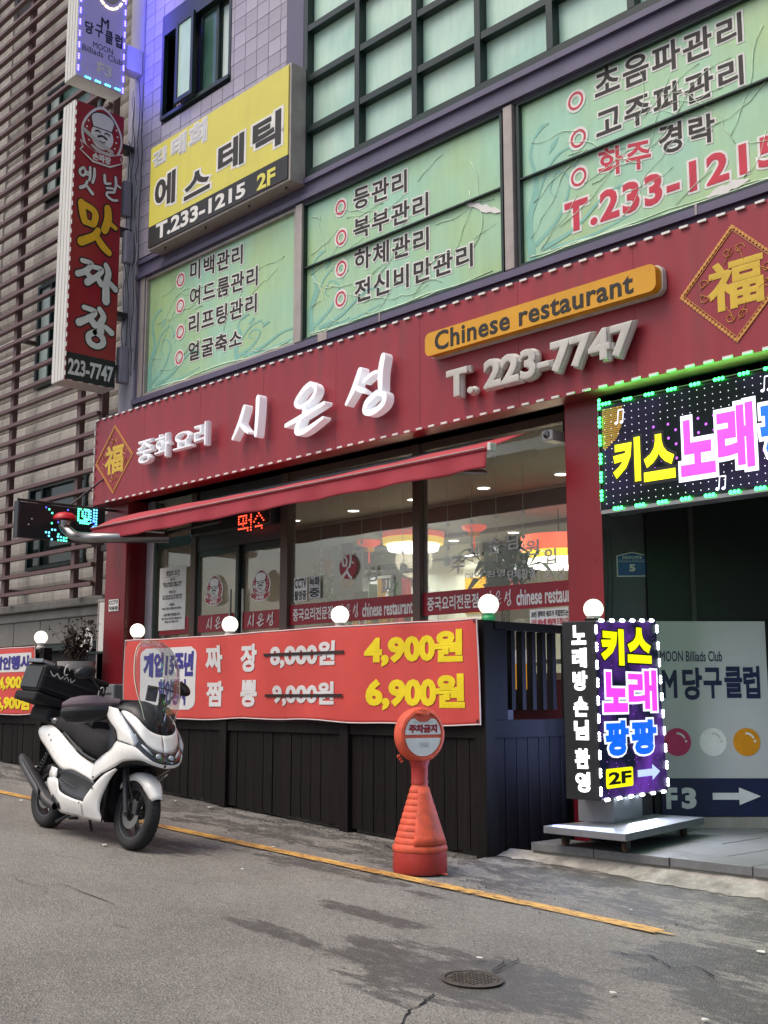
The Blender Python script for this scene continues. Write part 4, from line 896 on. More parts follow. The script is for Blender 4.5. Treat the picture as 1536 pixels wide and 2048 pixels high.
# indoor plants
def leaves(mb, c0, n, ln, wd, spread, lo=0, hi=1, droop=.5):
    for i in range(n):
        a = random.uniform(0, 2 * math.pi); el = random.uniform(lo, hi); p0 = Vector(c0) + Vector((random.uniform(-1, 1), random.uniform(-1, 1), random.uniform(-1, 1))) * spread
        d_ = Vector((math.cos(a) * math.cos(el), math.sin(a) * math.cos(el), math.sin(el))); l_ = ln * random.uniform(.6, 1.2); sd_ = d_.cross(Vector((0, 0, 1))).normalized() * wd * random.uniform(.7, 1.2)
        m_ = p0 + d_ * l_ * .5 + Vector((0, 0, .06 * l_)); e_ = p0 + d_ * l_ - Vector((0, 0, droop * l_))
        mb.add([p0, m_ - sd_, m_ + Vector((0, 0, -.1 * wd)), m_ + sd_, e_], [(0, 1, 2), (0, 2, 3), (1, 4, 2), (2, 4, 3)])
random.seed(4)
def plant(px, py, Y, h, label, n, ln, wd, flower=False):
    s, t_ = FP(Y).uv(px, py); t = thing('potted_plant', label, 'plant', (s, Y, PB))
    build(MB().lathe([(.12, PB), (.16, PB + .3), (.17, PB + .32)], (s, Y, 0), 20), 'pot', 'pot_white', t)
    mb = MB(); st = MB()
    for i in range(9): a = random.uniform(0, 6.28); st.tube([(s, Y, PB + .3), (s + .05 * math.cos(a), Y + .05 * math.sin(a), t_), (s + .25 * math.cos(a), Y + .25 * math.sin(a), t_ + random.uniform(0, h))], .006, 5)
    build(st, 'stem', 'leaf_dark', t); leaves(mb, (s, Y, t_ + h * .4), n, ln, wd, h * .45, 0, 1.3); build(mb, 'foliage', 'leaf', t, kind='stuff')
    if flower:
        mb = MB(); leaves(mb, (s - .02, Y - .05, t_ + h + .05), 40, .16, .05, .1, 0, 1.4); build(mb, 'blossom', 'amber', t, kind='stuff')
plant(1010, 1190, 8.9, .42, 'broad-leaved green plant behind the right shop window', 70, .36, .06); plant(655, 1205, 8.9, .30, 'small-leaved plant with yellow flowers behind the left shop window', 110, .14, .03, True)

# ================================================================== red fascia
FY = 7.6
t = thing('shop_sign_board', 'long red fascia sign of the Chinese restaurant with white raised letters', 'sign board', (-8.5, 7.6, 2.46))
xa_ = -13.585
for xb_ in (-12.4, -11.2, -10.0, -8.8, -7.6, -6.4, -5.2, -4.0, -2.8, -1.4, XR): build(MB().box(xa_, xb_ - .003, FY, 7.80, 2.465, 3.585), 'board', 'fascia', t); xa_ = xb_
P = FP(FY)
# row of unlit modules along the edges, first of each kind then copies
m0 = None
def module(p, s_, t_, d_, parent, mat, sx=.038, sz=.009, name='led_module', sd_=.008):
    global m0
    mb = MB().box(-sx, sx, -sd_, sd_, -sz, sz); o = proto(mb, name, mat, parent, p.pt(s_, t_, d_)); return o
q = module(P, -13.52, 3.575, .014, t, 'print_white')
k = 1
while -13.52 + .16 * k < XR - .1: inst(q, t, P.pt(-13.52 + .16 * k, 3.575, .014)); k += 1
k = 0
while -13.2 + .16 * k < XR - .1: inst(q, t, P.pt(-13.2 + .16 * k, 2.475, .014)); k += 1
for k in range(9): inst(q, t, P.pt(-13.57, 2.58 + .12 * k, .014), rot=(0, R(90), 0))
# raised letters
lw = MB()
def raised(body, q_, w, th, mat, name='letter', back=None, each=True):
    r_ = FP(FY - th - .03).rect(*q_); n = len(body); 
    return r_
for ch, q_ in (('중', (271, 932, 305, 874)), ('화', (307, 920, 339, 862)), ('요', (344, 903, 384, 856)), ('리', (386, 897, 413, 840))):
    pf = FP(FY - .14); mb = MB(); T(mb, pf, ch, pf.rect(*q_), .032, -.08, .08); build(mb, 'letter', 'white_letter', t)
for g_, q_ in ((SIW, (463, 884, 523, 793)), (ONN, (571, 874, 650, 757)), (SNG, (690, 838, 779, 708))):
    pf = FP(FY - .14); mb = MB(); brush(mb, pf, pf.rect(*q_), g_, -.10, .10, grow=-.012); build(mb, 'letter', 'lit_letter', t)
pf = FP(FY - .13); rct = (-7.16, -5.13, 2.635, 2.925)
body = 'T. 223-7747'; full = bounds(glyphs(body, .06)[0]); kx = (rct[1] - rct[0]) / (full[1] - full[0]); x_ = 0
# position each character by measuring the running text
run = 0; prev = ''
for i, ch in enumerate(body):
    if ch == ' ': continue
    b_all = bounds(glyphs(body[:i + 1], .06)[0]); b_ch = bounds(glyphs(ch, .06)[0]); wch = b_ch[1] - b_ch[0]
    s1 = rct[0] + (b_all[1] - full[0]) * kx; s0 = s1 - wch * kx; hk = (rct[3] - rct[2]) / (full[3] - full[2])
    rr_ = (s0, s1, rct[2] + (b_ch[2] - full[2]) * hk, rct[2] + (b_ch[3] - full[2]) * hk)
    mb = MB(); T(mb, pf, ch, rr_, .045, -.11, .09); o = build(mb, 'numeral', 'grey_side', t)
    mb = MB(); T(mb, pf, ch, (rr_[0] + .012, rr_[1] - .012, rr_[2] + .012, rr_[3] - .012), .045, -.012, .008); build(mb, 'numeral_face', 'grey_letter', o)
# amber plate
pa = FP(FY - .14); a_ = pa.uv(850, 712); b_ = pa.uv(1310, 525); a2 = pa.uv(850, 668)
t2 = thing('amber_name_plate', 'raised amber plate reading Chinese restaurant on the red fascia', 'sign', (a_[0], FY - .05, a_[1]))
zz0, zz1 = (a_[1] + pa.uv(1310, 583)[1]) / 2, (a2[1] + b_[1]) / 2
mb = MB().poly(pa, rrect(a_[0], b_[0], zz0, zz1, .06), -.13, .13); build(mb, 'plate', 'amber', t2)
mb = MB().poly(pa, rrect(a_[0] - .012, b_[0] + .012, zz0 - .012, zz1 + .012, .07), -.131, .05); build(mb, 'rim', 'pot_white', t2)
mb = MB(); T(mb, pa, 'Chinese restaurant', (-7.27, -5.11, zz0 + .028, zz1 - .012), .022, .001, .003, sp=1.06); build(mb, 'lettering', 'ink', t2)
# gold diamonds
def diamond(cx, cz, hw, hh, label, lines=True):
    t = thing('fortune_diamond', label, 'emblem', (cx, FY - .01, cz), 'gold fortune diamonds on the red fascia'); mb = MB(); o = [(cx, cz - hh), (cx + hw, cz), (cx, cz + hh), (cx - hw, cz)]
    for k, (s0_, s1_) in enumerate(((1, .95), (.91, .895))):
        for i in range(4):
            a, b = o[i], o[(i + 1) % 4]; f_ = lambda q, s: (cx + (q[0] - cx) * s, cz + (q[1] - cz) * s)
            mb.poly(P, [f_(a, s0_), f_(b, s0_), f_(b, s1_), f_(a, s1_)], .003, .004)
    if lines:
        for i in range(4):
            a, b = o[i], o[(i + 1) % 4]
            for j in range(18):
                u = (j + .5) / 18; x, y = a[0] + (b[0] - a[0]) * u, a[1] + (b[1] - a[1]) * u; x, y = cx + (x - cx) * .965, cz + (y - cz) * .965; mb.poly(P, ell(x, y, .014, .014, 7), .008, .002)
    build(mb, 'border', 'gold_line', t)
    mb = MB()
    for dx, dz in ((0, 1), (0, -1), (1, 0), (-1, 0)):
        x, y = cx + dx * hw * .62, cz + dz * hh * .62
        for sgn in (-1, 1):
            pts = [(x + (sgn * dz * .02 if dz else 0), y + (sgn * .02 if dx else 0))]
            sp = []
            for k in range(14):
                a = k * .5; r = .045 * (1 - k / 16)
                sp.append((k, a, r))
            cxx, czz = (x + sgn * .05, y - dz * .03) if dz else (x - dx * .03, y + sgn * .05)
            st = [(cxx + r * math.cos(a * sgn), czz + r * math.sin(a * sgn), 0) for k, a, r in sp]
            mb.tube([P.pt(a, b, .005) for a, b, _ in st], .0035, 4)
            st = [(x + (sgn * (.02 + .06 * v) if dz else -dx * (.10 * v)), y + (-dz * .12 * v if dz else sgn * (.02 + .06 * v))) for v in (0, .5, 1)]
            mb.tube([P.pt(a + (.01 if i == 1 else 0), b, .005) for i, (a, b) in enumerate(st)], .003, 4)
    build(mb, 'scroll_ornament', 'gold_line', t)
    mb = MB(); T(mb, P, '福', (cx - hw * .50, cx + hw * .50, cz - hh * .42, cz + hh * .42), .03, .003, .002); build(mb, 'lettering', 'gold', t)
c0 = P.uv(1360, 597); c1 = P.uv(1460, 450); c2 = P.uv(1478, 685); hh = (c1[1] - c2[1]) / 2; cz = (c1[1] + c2[1]) / 2; cxr = P.uv(1470, 568)[0]
diamond(cxr, cz, cxr - c0[0], hh, 'large gold diamond with a fortune character at the right end of the red fascia')
c0 = P.uv(192, 922); c3 = P.uv(267, 912); c1 = P.uv(231, 850); c2 = P.uv(229, 987)
diamond((c0[0] + c3[0]) / 2, (c1[1] + c2[1]) / 2, (c3[0] - c0[0]) / 2, (c1[1] - c2[1]) / 2, 'narrow gold diamond with a fortune character at the left end of the red fascia', False)
# security cameras under the fascia
def camera_box(px, py, Y, label, r=.05):
    s, z = FP(Y).uv(px, py); t = thing('security_camera', label, 'camera', (s, Y, z), 'white security cameras')
    build(MB().box(s - .06, s + .06, Y - .10, Y + .08, z - .05, z + .045), 'housing', 'white_box', t, bevel=.015); build(MB().lathe([(.0, -.012), (.03, -.01), (.035, 0)], (s, Y - .10, z), 16, 'y', cap=False), 'lens', 'lens_dark', t)
    build(MB().box(s - .02, s + .02, Y + .08, Y + .16, z - .02, z + .02).tube([(s, Y + .14, z), (s, Y + .14, 2.5)], .012, 8), 'bracket', 'grille', t)
camera_box(1108, 873, 7.95, 'white security camera in the top left corner of the dark recess by the right pillar'); 
s_, z_ = FP(7.95).uv(985, 893)

# ================================================================== awning
t = thing('awning', 'faded red retractable awning sagging above the shop front', 'awning', (-9.6, 7.2, 2.1))
AY = 7.2; ax0, az0 = FP(AY).uv(188, 1076); ax1, az1 = FP(AY).uv(978, 893)
azm = 2.055
cv = MB(); nx_, ny_ = 40, 10; rows = []
for j in range(ny_ + 1):
    v = j / ny_; row = []
    for i in range(nx_ + 1):
        u = i / nx_; x = ax0 + (ax1 - ax0) * u; y = AY + .58 * v
        z = azm + .20 * v - .0 + (.034 * math.sin(math.pi * min(1, v * 1.6)) * (1 + .8 * math.sin(u * 9) * (1 - u)) if v < .63 else 0) 
        z = azm + (.205 + .02 * math.sin(u * 7 + 1)) * v + .04 * math.sin(math.pi * v) * (1 - .8 * u) + .006 * math.sin(u * 40 + 8 * v) * v
        row.append((x, y, z))
    rows.append(row)
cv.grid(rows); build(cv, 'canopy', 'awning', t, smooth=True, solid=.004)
vl = MB(); rows = []
for j in range(7):
    v = j / 6; row = []
    for i in range(121):
        u = i / 120; x = ax0 + (ax1 - ax0) * u; dr = .150 + .006 * math.sin(u * 50); wv = (.012 * math.sin(u * 46) + .008 * math.sin(u * 91 + 2)) * v
        row.append((x, AY - .03 - wv - .01 * v, azm - .03 - dr * v))
    rows.append(row)
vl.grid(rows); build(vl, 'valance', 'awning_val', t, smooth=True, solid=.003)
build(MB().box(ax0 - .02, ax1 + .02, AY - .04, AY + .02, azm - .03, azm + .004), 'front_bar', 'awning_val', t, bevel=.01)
build(MB().tube([(ax0, AY - .052, azm - .008), (ax1, AY - .052, azm - .008)], .006, 6), 'piping', 'frame_pale', t)
build(MB().box(ax1 + .02, ax1 + .06, AY - .05, AY + .03, azm - .04, azm + .03), 'end_cap', 'white_box', t, bevel=.008)
for x in (ax0 + .25, ax1 - 1.1): 
    a = MB().tube([(x, AY, azm - .03), (x + .75, 7.55, azm - .12), (x + .3, 7.92, azm + .02)], .022, 8); build(a, 'folding_arm', 'steel', t)
build(MB().tube([(ax0 + .1, 7.72, 1.95), (ax0 + 1.9, 7.72, 1.98)], .02, 8), 'cross_bar', 'steel_dark', t)
build(MB().tube([(ax0, 7.80, azm + .2), (ax1 - .5, 7.80, azm + .2)], .045, 12), 'roller', 'steel_dark', t)
# LED board above the doors
r_ = FP(8.0).rect(388, 1085, 566, 1010)
t = thing('led_ticker', 'black ticker board with red dot letters hanging above the sliding doors', 'led sign', (-11, 8.0, 2.0))
build(MB().box(-11.85, -10.33, 7.97, 8.06, 1.94, 2.34), 'case', 'black', t); fb = MB().box(-11.87, -10.31, 7.955, 8.06, 1.925, 1.94).box(-11.87, -11.85, 7.955, 8.06, 1.94, 2.34).box(-10.33, -10.31, 7.955, 8.06, 1.94, 2.34); build(fb, 'frame', 'steel', t)
DOT = {'A': ['1110101', '1010101', '1010111', '1010101', '1110101'], 'B': ['0100001', '1010001', '0100011', '1010101', '0010001', '1111001']}
def dots(parent, p, pat, s0, t1, ds, r, mat, name='led_dot'):
    mb = MB()
    for j, row_ in enumerate(pat):
        for i, ch in enumerate(row_):
            if ch != '0' and ch != ' ': mb.lathe([(r, 0), (r * .7, .004), (0, .005)], (0, 0, 0), 6, 'z', cap=False) if False else mb.poly(p, ell(s0 + i * ds, t1 - j * ds, r, r, 6), .003, .003)
    return build(mb, name, mat, parent, kind='stuff')
pt = FP(7.968)
dots(t, pt, ['11111100100001000', '10010100100010100', '10010101100100010', '11111100101000001', '00010000100001000', '11111110100111110', '00000010100000010'], pt.uv(478, 1045)[0], pt.uv(515, 1027)[1], .029, .010, 'dot_red')

# ================================================================== yellow esthetic sign
ys = FP(7.85); t = thing('beauty_salon_sign', 'flat yellow sign box with dark lettering beside the purple tiles', 'sign', (-11.4, 7.9, 5.8))
build(MB().box(-12.90, -9.93, 7.87, WY - .001, 5.785, 7.225), 'box', 'frame_pale', t, bevel=.01)
build(MB().box(-12.87, -9.96, 7.855, 7.869, 6.10, 7.195), 'face', 'sign_yellow', t); build(MB().box(-12.87, -9.96, 7.855, 7.869, 5.815, 6.099), 'footer', 'black', t)
pl = FP(7.853); a1, a2, a3 = MB(), MB(), MB()
for ch, q_ in (('에', (309, 425, 352, 337)), ('스', (368, 403, 421, 327)), ('테', (436, 353, 489, 262)), ('틱', (505, 318, 563, 216))):
    r_ = pl.rect(*q_); T(a2, pl, ch, r_, .10, 0, .002, base=.035); T(a1, pl, ch, r_, .035, .004, .002)
for ch, q_ in (('김', (306, 336, 332, 292)), ('태', (343, 318, 372, 262)), ('희', (378, 300, 413, 235))):
    r_ = pl.rect(*q_); T(a2, pl, ch, r_, .085, 0, .002, base=.03); T(a3, pl, ch, r_, .03, .004, .002)
build(a1, 'lettering', 'ink', t); build(a2, 'lettering_halo', 'print_white', t); build(a3, 'small_lettering', 'print_grey', t)
mb = MB(); T(mb, pl, 'T.233-1215', None, .035, quad=(pl.uv(312, 465)[0], pl.uv(491, 378)[0], pl.uv(312, 481)[1], pl.uv(312, 449)[1], pl.uv(490, 392)[1], pl.uv(490, 363)[1])); build(mb, 'phone_number', 'print_white', t)
mb = MB(); T(mb, pl, '2F', None, .035, quad=(pl.uv(514, 365)[0], pl.uv(551, 350)[0], pl.uv(514, 382)[1], pl.uv(514, 351)[1], pl.uv(550, 366)[1], pl.uv(550, 333)[1])); build(mb, 'floor_number', 'sign_yellow', t)
sc_ = MB()
for x in (-12.6, -11.7, -10.8, -10.1): sc_.lathe([(.012, 0), (.012, .03)], (x, 7.95, 7.22), 8).lathe([(.012, -.03), (.012, 0)], (x, 7.95, 5.79), 8)
build(sc_, 'bolt', 'steel_dark', t)

# ================================================================== projecting signs at the left corner
def proj(name, label, X, y0, y1, z0, z1, th, face):
    t = thing(name, label, 'sign', (X, (y0 + y1) / 2, z0)); build(MB().box(X - th, X - .012, y0, y1, z0, z1), 'box', 'white_box', t, bevel=.012)
    mb = MB()
    for k in (.25, .5, .75): mb.box(X - th * k - .006, X - th * k + .006, y0 - .006, y0 - .0001, z0, z1)
    build(mb, 'rib', 'white_box', t); build(MB().box(X - .0119, X, y0 + .012, y1 - .012, z0 + .012, z1 - .012), 'face', face, t); return t
X1 = -13.6
s1 = proj('noodle_sign', 'tall red projecting sign with brush letters and a chef emblem at the building corner', X1, 7.12, 7.87, 4.06, 7.93, .34, 'sign_red')
p = SP(X1 + .001)
build(MB().pbox(p, 7.132, 7.858, 4.072, 4.44, .0, .004), 'footer', 'black', s1)
mb = MB(); T(mb, p, '223-7747', (7.17, 7.83, 4.14, 4.36), .035, .005, .002); build(mb, 'phone_number', 'print_white', s1)
rze = (p.uv(162, 262)[0], p.uv(245, 285)[0], p.uv(204, 330)[1], p.uv(204, 214)[1]); emblem(s1, p, (rze[0] + rze[1]) / 2, (rze[2] + rze[3]) / 2, rze[1] - rze[0], rze[3] - rze[2])
GL = {'옛': [[(.30, .92, .10), (.12, .8, .11), (.1, .66, .1), (.25, .6, .1), (.4, .72, .1), (.34, .88, .1)], [(.40, .78, .07), (.6, .80, .07)], [(.40, .68, .07), (.58, .70, .07)], [(.62, 1.0, .10), (.64, .7, .11), (.60, .5, .1)], [(.86, 1.0, .11), (.86, .7, .13), (.78, .45, .11)], [(.5, .44, .1), (.4, .25, .13), (.15, .12, .15)], [(.5, .25, .1), (.7, .1, .13), (.82, .02, .12)]],
      '날': [[(.12, .95, .1), (.15, .72, .12), (.2, .62, .1), (.45, .68, .09)], [(.7, 1.0, .1), (.74, .75, .12), (.7, .5, .1)], [(.74, .72, .08), (.98, .64, .08)], [(.25, .45, .08), (.6, .5, .09), (.66, .38, .09), (.3, .28, .09), (.3, .14, .1), (.6, .04, .1), (.85, .1, .08)]],
      '맛': MAT, '짜': [[(.1, .95, .09), (.35, .92, .1), (.2, .7, .12), (.0, .58, .13)], [(.2, .7, .1), (.38, .52, .13)], [(.42, .86, .09), (.62, .84, .1), (.5, .64, .11), (.25, .42, .15)], [(.5, .62, .1), (.62, .46, .13)], [(.72, 1.0, .1), (.80, .80, .13), (.75, .5, .15), (.76, .05, .18)], [(.84, .56, .09), (1.0, .42, .13)]],
      '장': [[(.18, .95, .1), (.48, .9, .11), (.36, .72, .13), (.06, .52, .17)], [(.32, .72, .12), (.5, .55, .16)], [(.60, 1.0, .11), (.72, .82, .13), (.64, .6, .16), (.66, .40, .17)], [(.78, .56, .1), (.96, .44, .14)], [(.50, .36, .13), (.34, .24, .13), (.38, .06, .13), (.58, .0, .12), (.74, .12, .13), (.68, .30, .13), (.5, .36, .12)]]}
w1, w2, y1_ = MB(), MB(), MB()
for ch, rc in (('옛', (7.16, 7.46, 6.16, 6.66)), ('날', (7.48, 7.83, 6.04, 6.56)), ('짜', (7.16, 7.80, 4.98 + .12, 5.86 - .02)), ('장', (7.16, 7.80, 4.48 + .05, 5.06)), ('맛', (7.20, 7.82, 5.62 + .12, 6.14 - .08))): pass
def onsign(ch, q_, tgt):
    rc = p.rect(*q_); brush(w2, p, rc, GL[ch], .001, .0015, grow=.045); brush(tgt, p, rc, GL[ch], .005, .0015)
def rz(x0, x1, yt, yb, xc=None):   # rectangle from pixel extremes at a mean column
    return (p.uv(x0, (yt + yb) / 2)[0], p.uv(x1, (yt + yb) / 2)[0], p.uv((x0 + x1) / 2, yb)[1], p.uv((x0 + x1) / 2, yt)[1])
for ch, a, tgt in (('옛', (155, 193, 333, 386), w1), ('날', (203, 241, 352, 402), w1), ('맛', (156, 235, 411, 500), y1_), ('짜', (154, 231, 525, 602), w1), ('장', (152, 226, 616, 692), w1)):
    rc = rz(*a); brush(w2, p, rc, GL[ch], .001, .0015, grow=.05); brush(tgt, p, rc, GL[ch], .006, .0015, grow=.012)
build(w2, 'lettering_outline', 'ink', s1); build(w1, 'lettering', 'print_white', s1); build(y1_, 'yellow_lettering', 'sign_gold', s1)
q = proto(MB().box(-.010, .010, -.004, .004, -.03, .03), 'led_module', 'print_white', s1, (X1 + .012, 7.128, 4.15))
for k in range(1, 30): inst(q, s1, (X1 + .012, 7.128, 4.15 + k * .128))
for k in range(5): inst(q, s1, (X1 + .012, 7.2 + k * .15, 4.066), rot=(R(90), 0, 0))
for z in (4.35, 5.1, 6.3, 7.5):
    o = MB().box(X1 - .25, X1 - .06, 7.87, 8.06, z, z + .07); build(o, 'bracket', 'steel_dark', s1)
X2 = -13.45
a_ = SP(X2).uv(157, 145); b_ = SP(X2).uv(250, 190); my0, my1, mz0 = 7.02, 7.76, 8.17
s2 = proj('billiards_sign', 'lilac projecting billiards sign edged with blue LEDs above the red noodle sign', X2, my0, my1, mz0, 10.6, .3, 'panel_lilac' if 'panel_lilac' in MT else 'print_grey')
p2 = SP(X2 + .001)
mb = MB(); p = p2
def rz2(x0, x1, yt, yb): return (p.uv(x0, (yt + yb) / 2)[0], p.uv(x1, (yt + yb) / 2)[0], p.uv((x0 + x1) / 2, yb)[1], p.uv((x0 + x1) / 2, yt)[1])
T(mb, p, 'M', rz2(202, 218, 37, 56), .03)
for ch, a in (('당', (170, 187, 43, 68)), ('구', (190, 206, 50, 75)), ('클', (210, 226, 62, 88)), ('럽', (230, 245, 70, 96))): T(mb, p, ch, rz2(*a), .03)
T(mb, p, 'MOON', rz2(186, 226, 90.5, 102), .0)
T(mb, p, 'Billiads  Club', rz2(164, 245, 103.5, 115.5), .0)
build(mb, 'lettering', 'navy', s2)
mb = MB(); T(mb, p, 'F3', rz2(194, 224, 128, 152), .04, .001, .001); build(mb, 'floor_number', 'print_white', s2)
# blue LED modules: three lens dots each
q = None
def ledm(parent, loc, mat, ex=(0, 0, 1), nrm=(1, 0, 0), name='led_module', r=.014, gap=.03):
    ex = Vector(ex); nrm = Vector(nrm); up = nrm.cross(ex); mb = MB(); c_ = [ex * (k * gap) for k in (-1, 0, 1)]
    for v in c_:
        ring_ = [v + ex * (r * math.cos(a)) + up * (r * math.sin(a)) for a in [2 * math.pi * i / 8 for i in range(8)]]
        top = [w_ * 1 + nrm * .01 for w_ in [v + (x - v) * .6 for x in ring_]]
        n = 8; mb.add(ring_ + top, [(i, (i + 1) % n, n + (i + 1) % n, n + i) for i in range(n)] + [tuple(range(n, 2 * n))])
    return proto(mb, name, mat, parent, loc)
q = ledm(s2, (X2 + .004, my0 + .035, mz0 + .12), 'led_blue'); k = 1
while mz0 + .12 + k * .165 < 10.5: inst(q, s2, (X2 + .004, my0 + .035, mz0 + .12 + k * .165)); k += 1
for k in range(15): inst(q, s2, (X2 + .004, my1 - .03, mz0 + .04 + k * .165))
q2 = ledm(s2, (X2 + .004, my0 + .18, mz0 + .03), 'led_cyan', ex=(0, 1, 0))
for k in range(1, 4): inst(q2, s2, (X2 + .004, my0 + .18 + k * .15, mz0 + .03))
cy, czz = SP(X2).uv(218, 33); czz += .62; wl = MB()
q3 = None
for k in range(12):
    a = math.pi + math.pi * k / 11; yy, z_ = cy + .26 * math.cos(a), czz + .50 * math.sin(a)
    a2_ = math.atan2(.5 * math.cos(a), -.26 * math.sin(a))
    if q3 is None: q3 = proto(MB().box(-.004, .008, -.032, .032, -.014, .014), 'bulb', 'led_warm', s2, (X2 + .004, yy, z_)); q3.rotation_euler = (a2_, 0, 0)
    else: inst(q3, s2, (X2 + .004, yy, z_), rot=(a2_, 0, 0))
build(MB().poly(p, ell(cy, czz, .22, .44, 24), .002, .001), 'ring_field', 'frame_pale', s2)
build(MB().box(X2 - .25, X2 - .06, my1, 8.06, 8.6, 8.95), 'bracket', 'print_grey', s2)
ll = bpy.data.lights.new('blue_led_glow', 'AREA'); ll.shape = 'RECTANGLE'; ll.size = .05; ll.size_y = 2.2; ll.energy = 13; ll.color = (.12, .10, 1)
lo = bpy.data.objects.new('blue_led_glow', ll); COL.objects.link(lo); lo.parent = s2; lo.location = Vector((X2 + .03, my1 - .02, 9.25)) - s2.location; lo.rotation_euler = Vector((-.55, -.83, 0)).to_track_quat('Z', 'Y').to_euler()
# lower left LED board
XL_ = -13.3
t = thing('led_board', 'black projecting LED board with green and blue dot letters left of the awning', 'led sign', (XL_, 7, 1.9)); bz0, bz1, by0, by1 = 1.93, 2.36, 6.45, 7.62
build(MB().box(XL_ - .10, XL_, by0, by1, bz0, bz1), 'case', 'black', t, bevel=.006); build(MB().box(XL_ - .105, XL_ + .004, by0 - .012, by0 + .012, bz0 - .01, bz1 + .01), 'end_strip', 'steel_dark', t)
build(MB().tube([(XL_ - .05, by0, bz1 + .03), (XL_ - .05, 7.85, bz1 + .03)], .016, 8).tube([(XL_ - .05, 7.15, bz1 + .03), (XL_ - .05, 7.6, bz1 + .42)], .012, 8), 'arm', 'steel_dark', t)
p = SP(XL_ + .001); s0, t1 = p.uv(160, 1018)
U = lambda x, y: p.uv(x, y)
u0, u1 = U(157, 1018), U(182, 1018)
dots(t, p, ['110111', '101001', '101001', '101101', '100111', '111110', '011111'], u0[0], u0[1], (U(178, 1030)[0] - u0[0]) / 5.2, .014, 'dot_green')
dots(t, p, ['111', '101', '101', '111', '001'], u0[0] + .10, u0[1] - .012, .036, .012, 'dot_cyan')
dots(t, p, ['11', '11', '11', '11', '11', '01', '11'], U(188, 1020)[0], U(188, 1020)[1], .036, .014, 'dot_cyan')
dots(t, p, ['01', '10', '11', '01', '10', '01', '01', '01'], U(188, 1034)[0] - .02, U(188, 1036)[1], .030, .009, 'dot_blue')
u2 = U(92, 1018)
dots(t, p, ['01000', '00100', '00011', '00000', '00100'], u2[0], u2[1], .042, .013, 'dot_green'); dots(t, p, ['10000001', '00000000', '00000000', '00000110', '00001000', '00000000', '00000010'], u2[0], u2[1] + .02, .042, .011, 'dot_blue')
u3 = U(92, 1058)
dots(t, p, ['0011000', '1100000', '0100110', '0010001'], u3[0], u3[1], .040, .014, 'dot_cyan'); dots(t, p, ['0001000', '0000011', '0001111'], u3[0] + .06, u3[1] - .05, .036, .013, 'dot_green')
dots(t, p, ['1'], 6.62, 2.16, .04, .012, 'print_white'); dots(t, p, ['1'], 6.58, 2.09, .04, .012, 'print_white')
# stainless duct with red cap
t = thing('vent_pipe', 'stainless elbow pipe with a red cap sticking out beside the awning', 'vent pipe', (-12.9, 7.2, 1.9))
vx, vY = -12.80, 6.95
a = FP(vY).uv(130, 1034); b_ = FP(vY).uv(190, 1074); m_ = FP(vY).uv(134, 1066); m2 = FP(vY).uv(150, 1073)
pts = [(a[0], vY, a[1] - .04), (a[0], vY, a[1] - .13), (m_[0] + .03, vY, m_[1] + .02), (m2[0], vY + .03, m2[1]), (b_[0], vY + .1, b_[1]), (b_[0] + .4, vY + .75, b_[1] + .02)]
build(MB().tube(spline(pts, 5), .062, 14), 'pipe', 'steel', t, auto=50)
for k in (.0, .05): build(MB().lathe([(.070, 0), (.070, .03)], (a[0], vY, a[1] - .05 - k - .03), 16), 'collar', 'steel', t)
build(MB().lathe([(.14, 0), (.135, .035), (.09, .075), (.0, .095)], (a[0], vY, a[1] - .03), 20), 'cap', 'red_cap' if 'red_cap' in MT else 'cone_red', t, auto=40)
# wires and conduit boxes on the corner pier
t = thing('wall_cables', 'loose grey cables and small transformer boxes fixed to the building corner', 'cables', (-13.6, 8.0, 4)); random.seed(8)
for x, z, h in ((-13.62, 5.85, .45), (-13.66, 4.18, .5), (-13.72, 6.55, .5)): build(MB().box(x - .05, x + .06, 7.93, 8.06, z, z + h), 'junction_box', 'corner', t, bevel=.01)
for k in range(7):
    x = -13.72 + k * .055; pts = []; z = random.uniform(7.4, 8.6)
    while z > random.uniform(3.7, 4.6): pts.append((x + random.uniform(-.02, .02), 8.055 - random.uniform(.01, .05), z)); z -= random.uniform(.12, .3)
    if len(pts) > 2: build(MB().tube(spline(pts, 3), .006, 5), 'cable', 'steel' if k % 2 else 'grille', t, smooth=True)

# ================================================================== green-edged karaoke sign
KY = 7.70; p = FP(KY); a_ = p.uv(1204, 811); kx0 = -5.64; kz0, kz1 = 1.49, 2.355
t = thing('karaoke_sign', 'lit black karaoke sign framed by green LEDs under the right end of the fascia', 'led sign', (-4, KY, 1.9))
build(MB().box(kx0, XR - .3, KY, KY + .16, kz0, kz1), 'case', 'black', t); build(MB().box(kx0 + .02, XR - .32, KY - .008, KY - .0005, kz0 + .02, kz1 - .02), 'face', 'panel_lit2', t)
rl = MB().box(kx0, XR - .3, KY - .02, KY + .16, kz0 - .03, kz0 - .001).tube([(kx0, KY - .02, kz1 + .005), (XR - .3, KY - .02, kz1 + .005)], .005, 6).tube([(kx0 - .003, KY - .02, kz0), (kx0 - .003, KY - .02, kz1)], .005, 6); build(rl, 'edge_trim', 'steel', t)
pf = FP(KY - .009)
def lit(ch, q_, mat_mb, halo_mb, w=.05, hw=.12, rows=None):
    r_ = q_ if rows else pf.rect(*q_)
    T(halo_mb, pf, ch, r_, hw, .001, .002, base=w); T(mat_mb, pf, ch, r_, w, .004, .003)
m = {k: MB() for k in ('y', 'p', 'b', 'w', 'k')}
z_lo, z_hi = 1.60, 2.02
def kr(x0, x1, yb, yt):     # columns by pixel, heights by pixel
    xm = (x0 + x1) / 2; return (pf.uv(x0, 900)[0], pf.uv(x1, 900)[0], pf.uv(xm, yb)[1], pf.uv(xm, yt)[1])
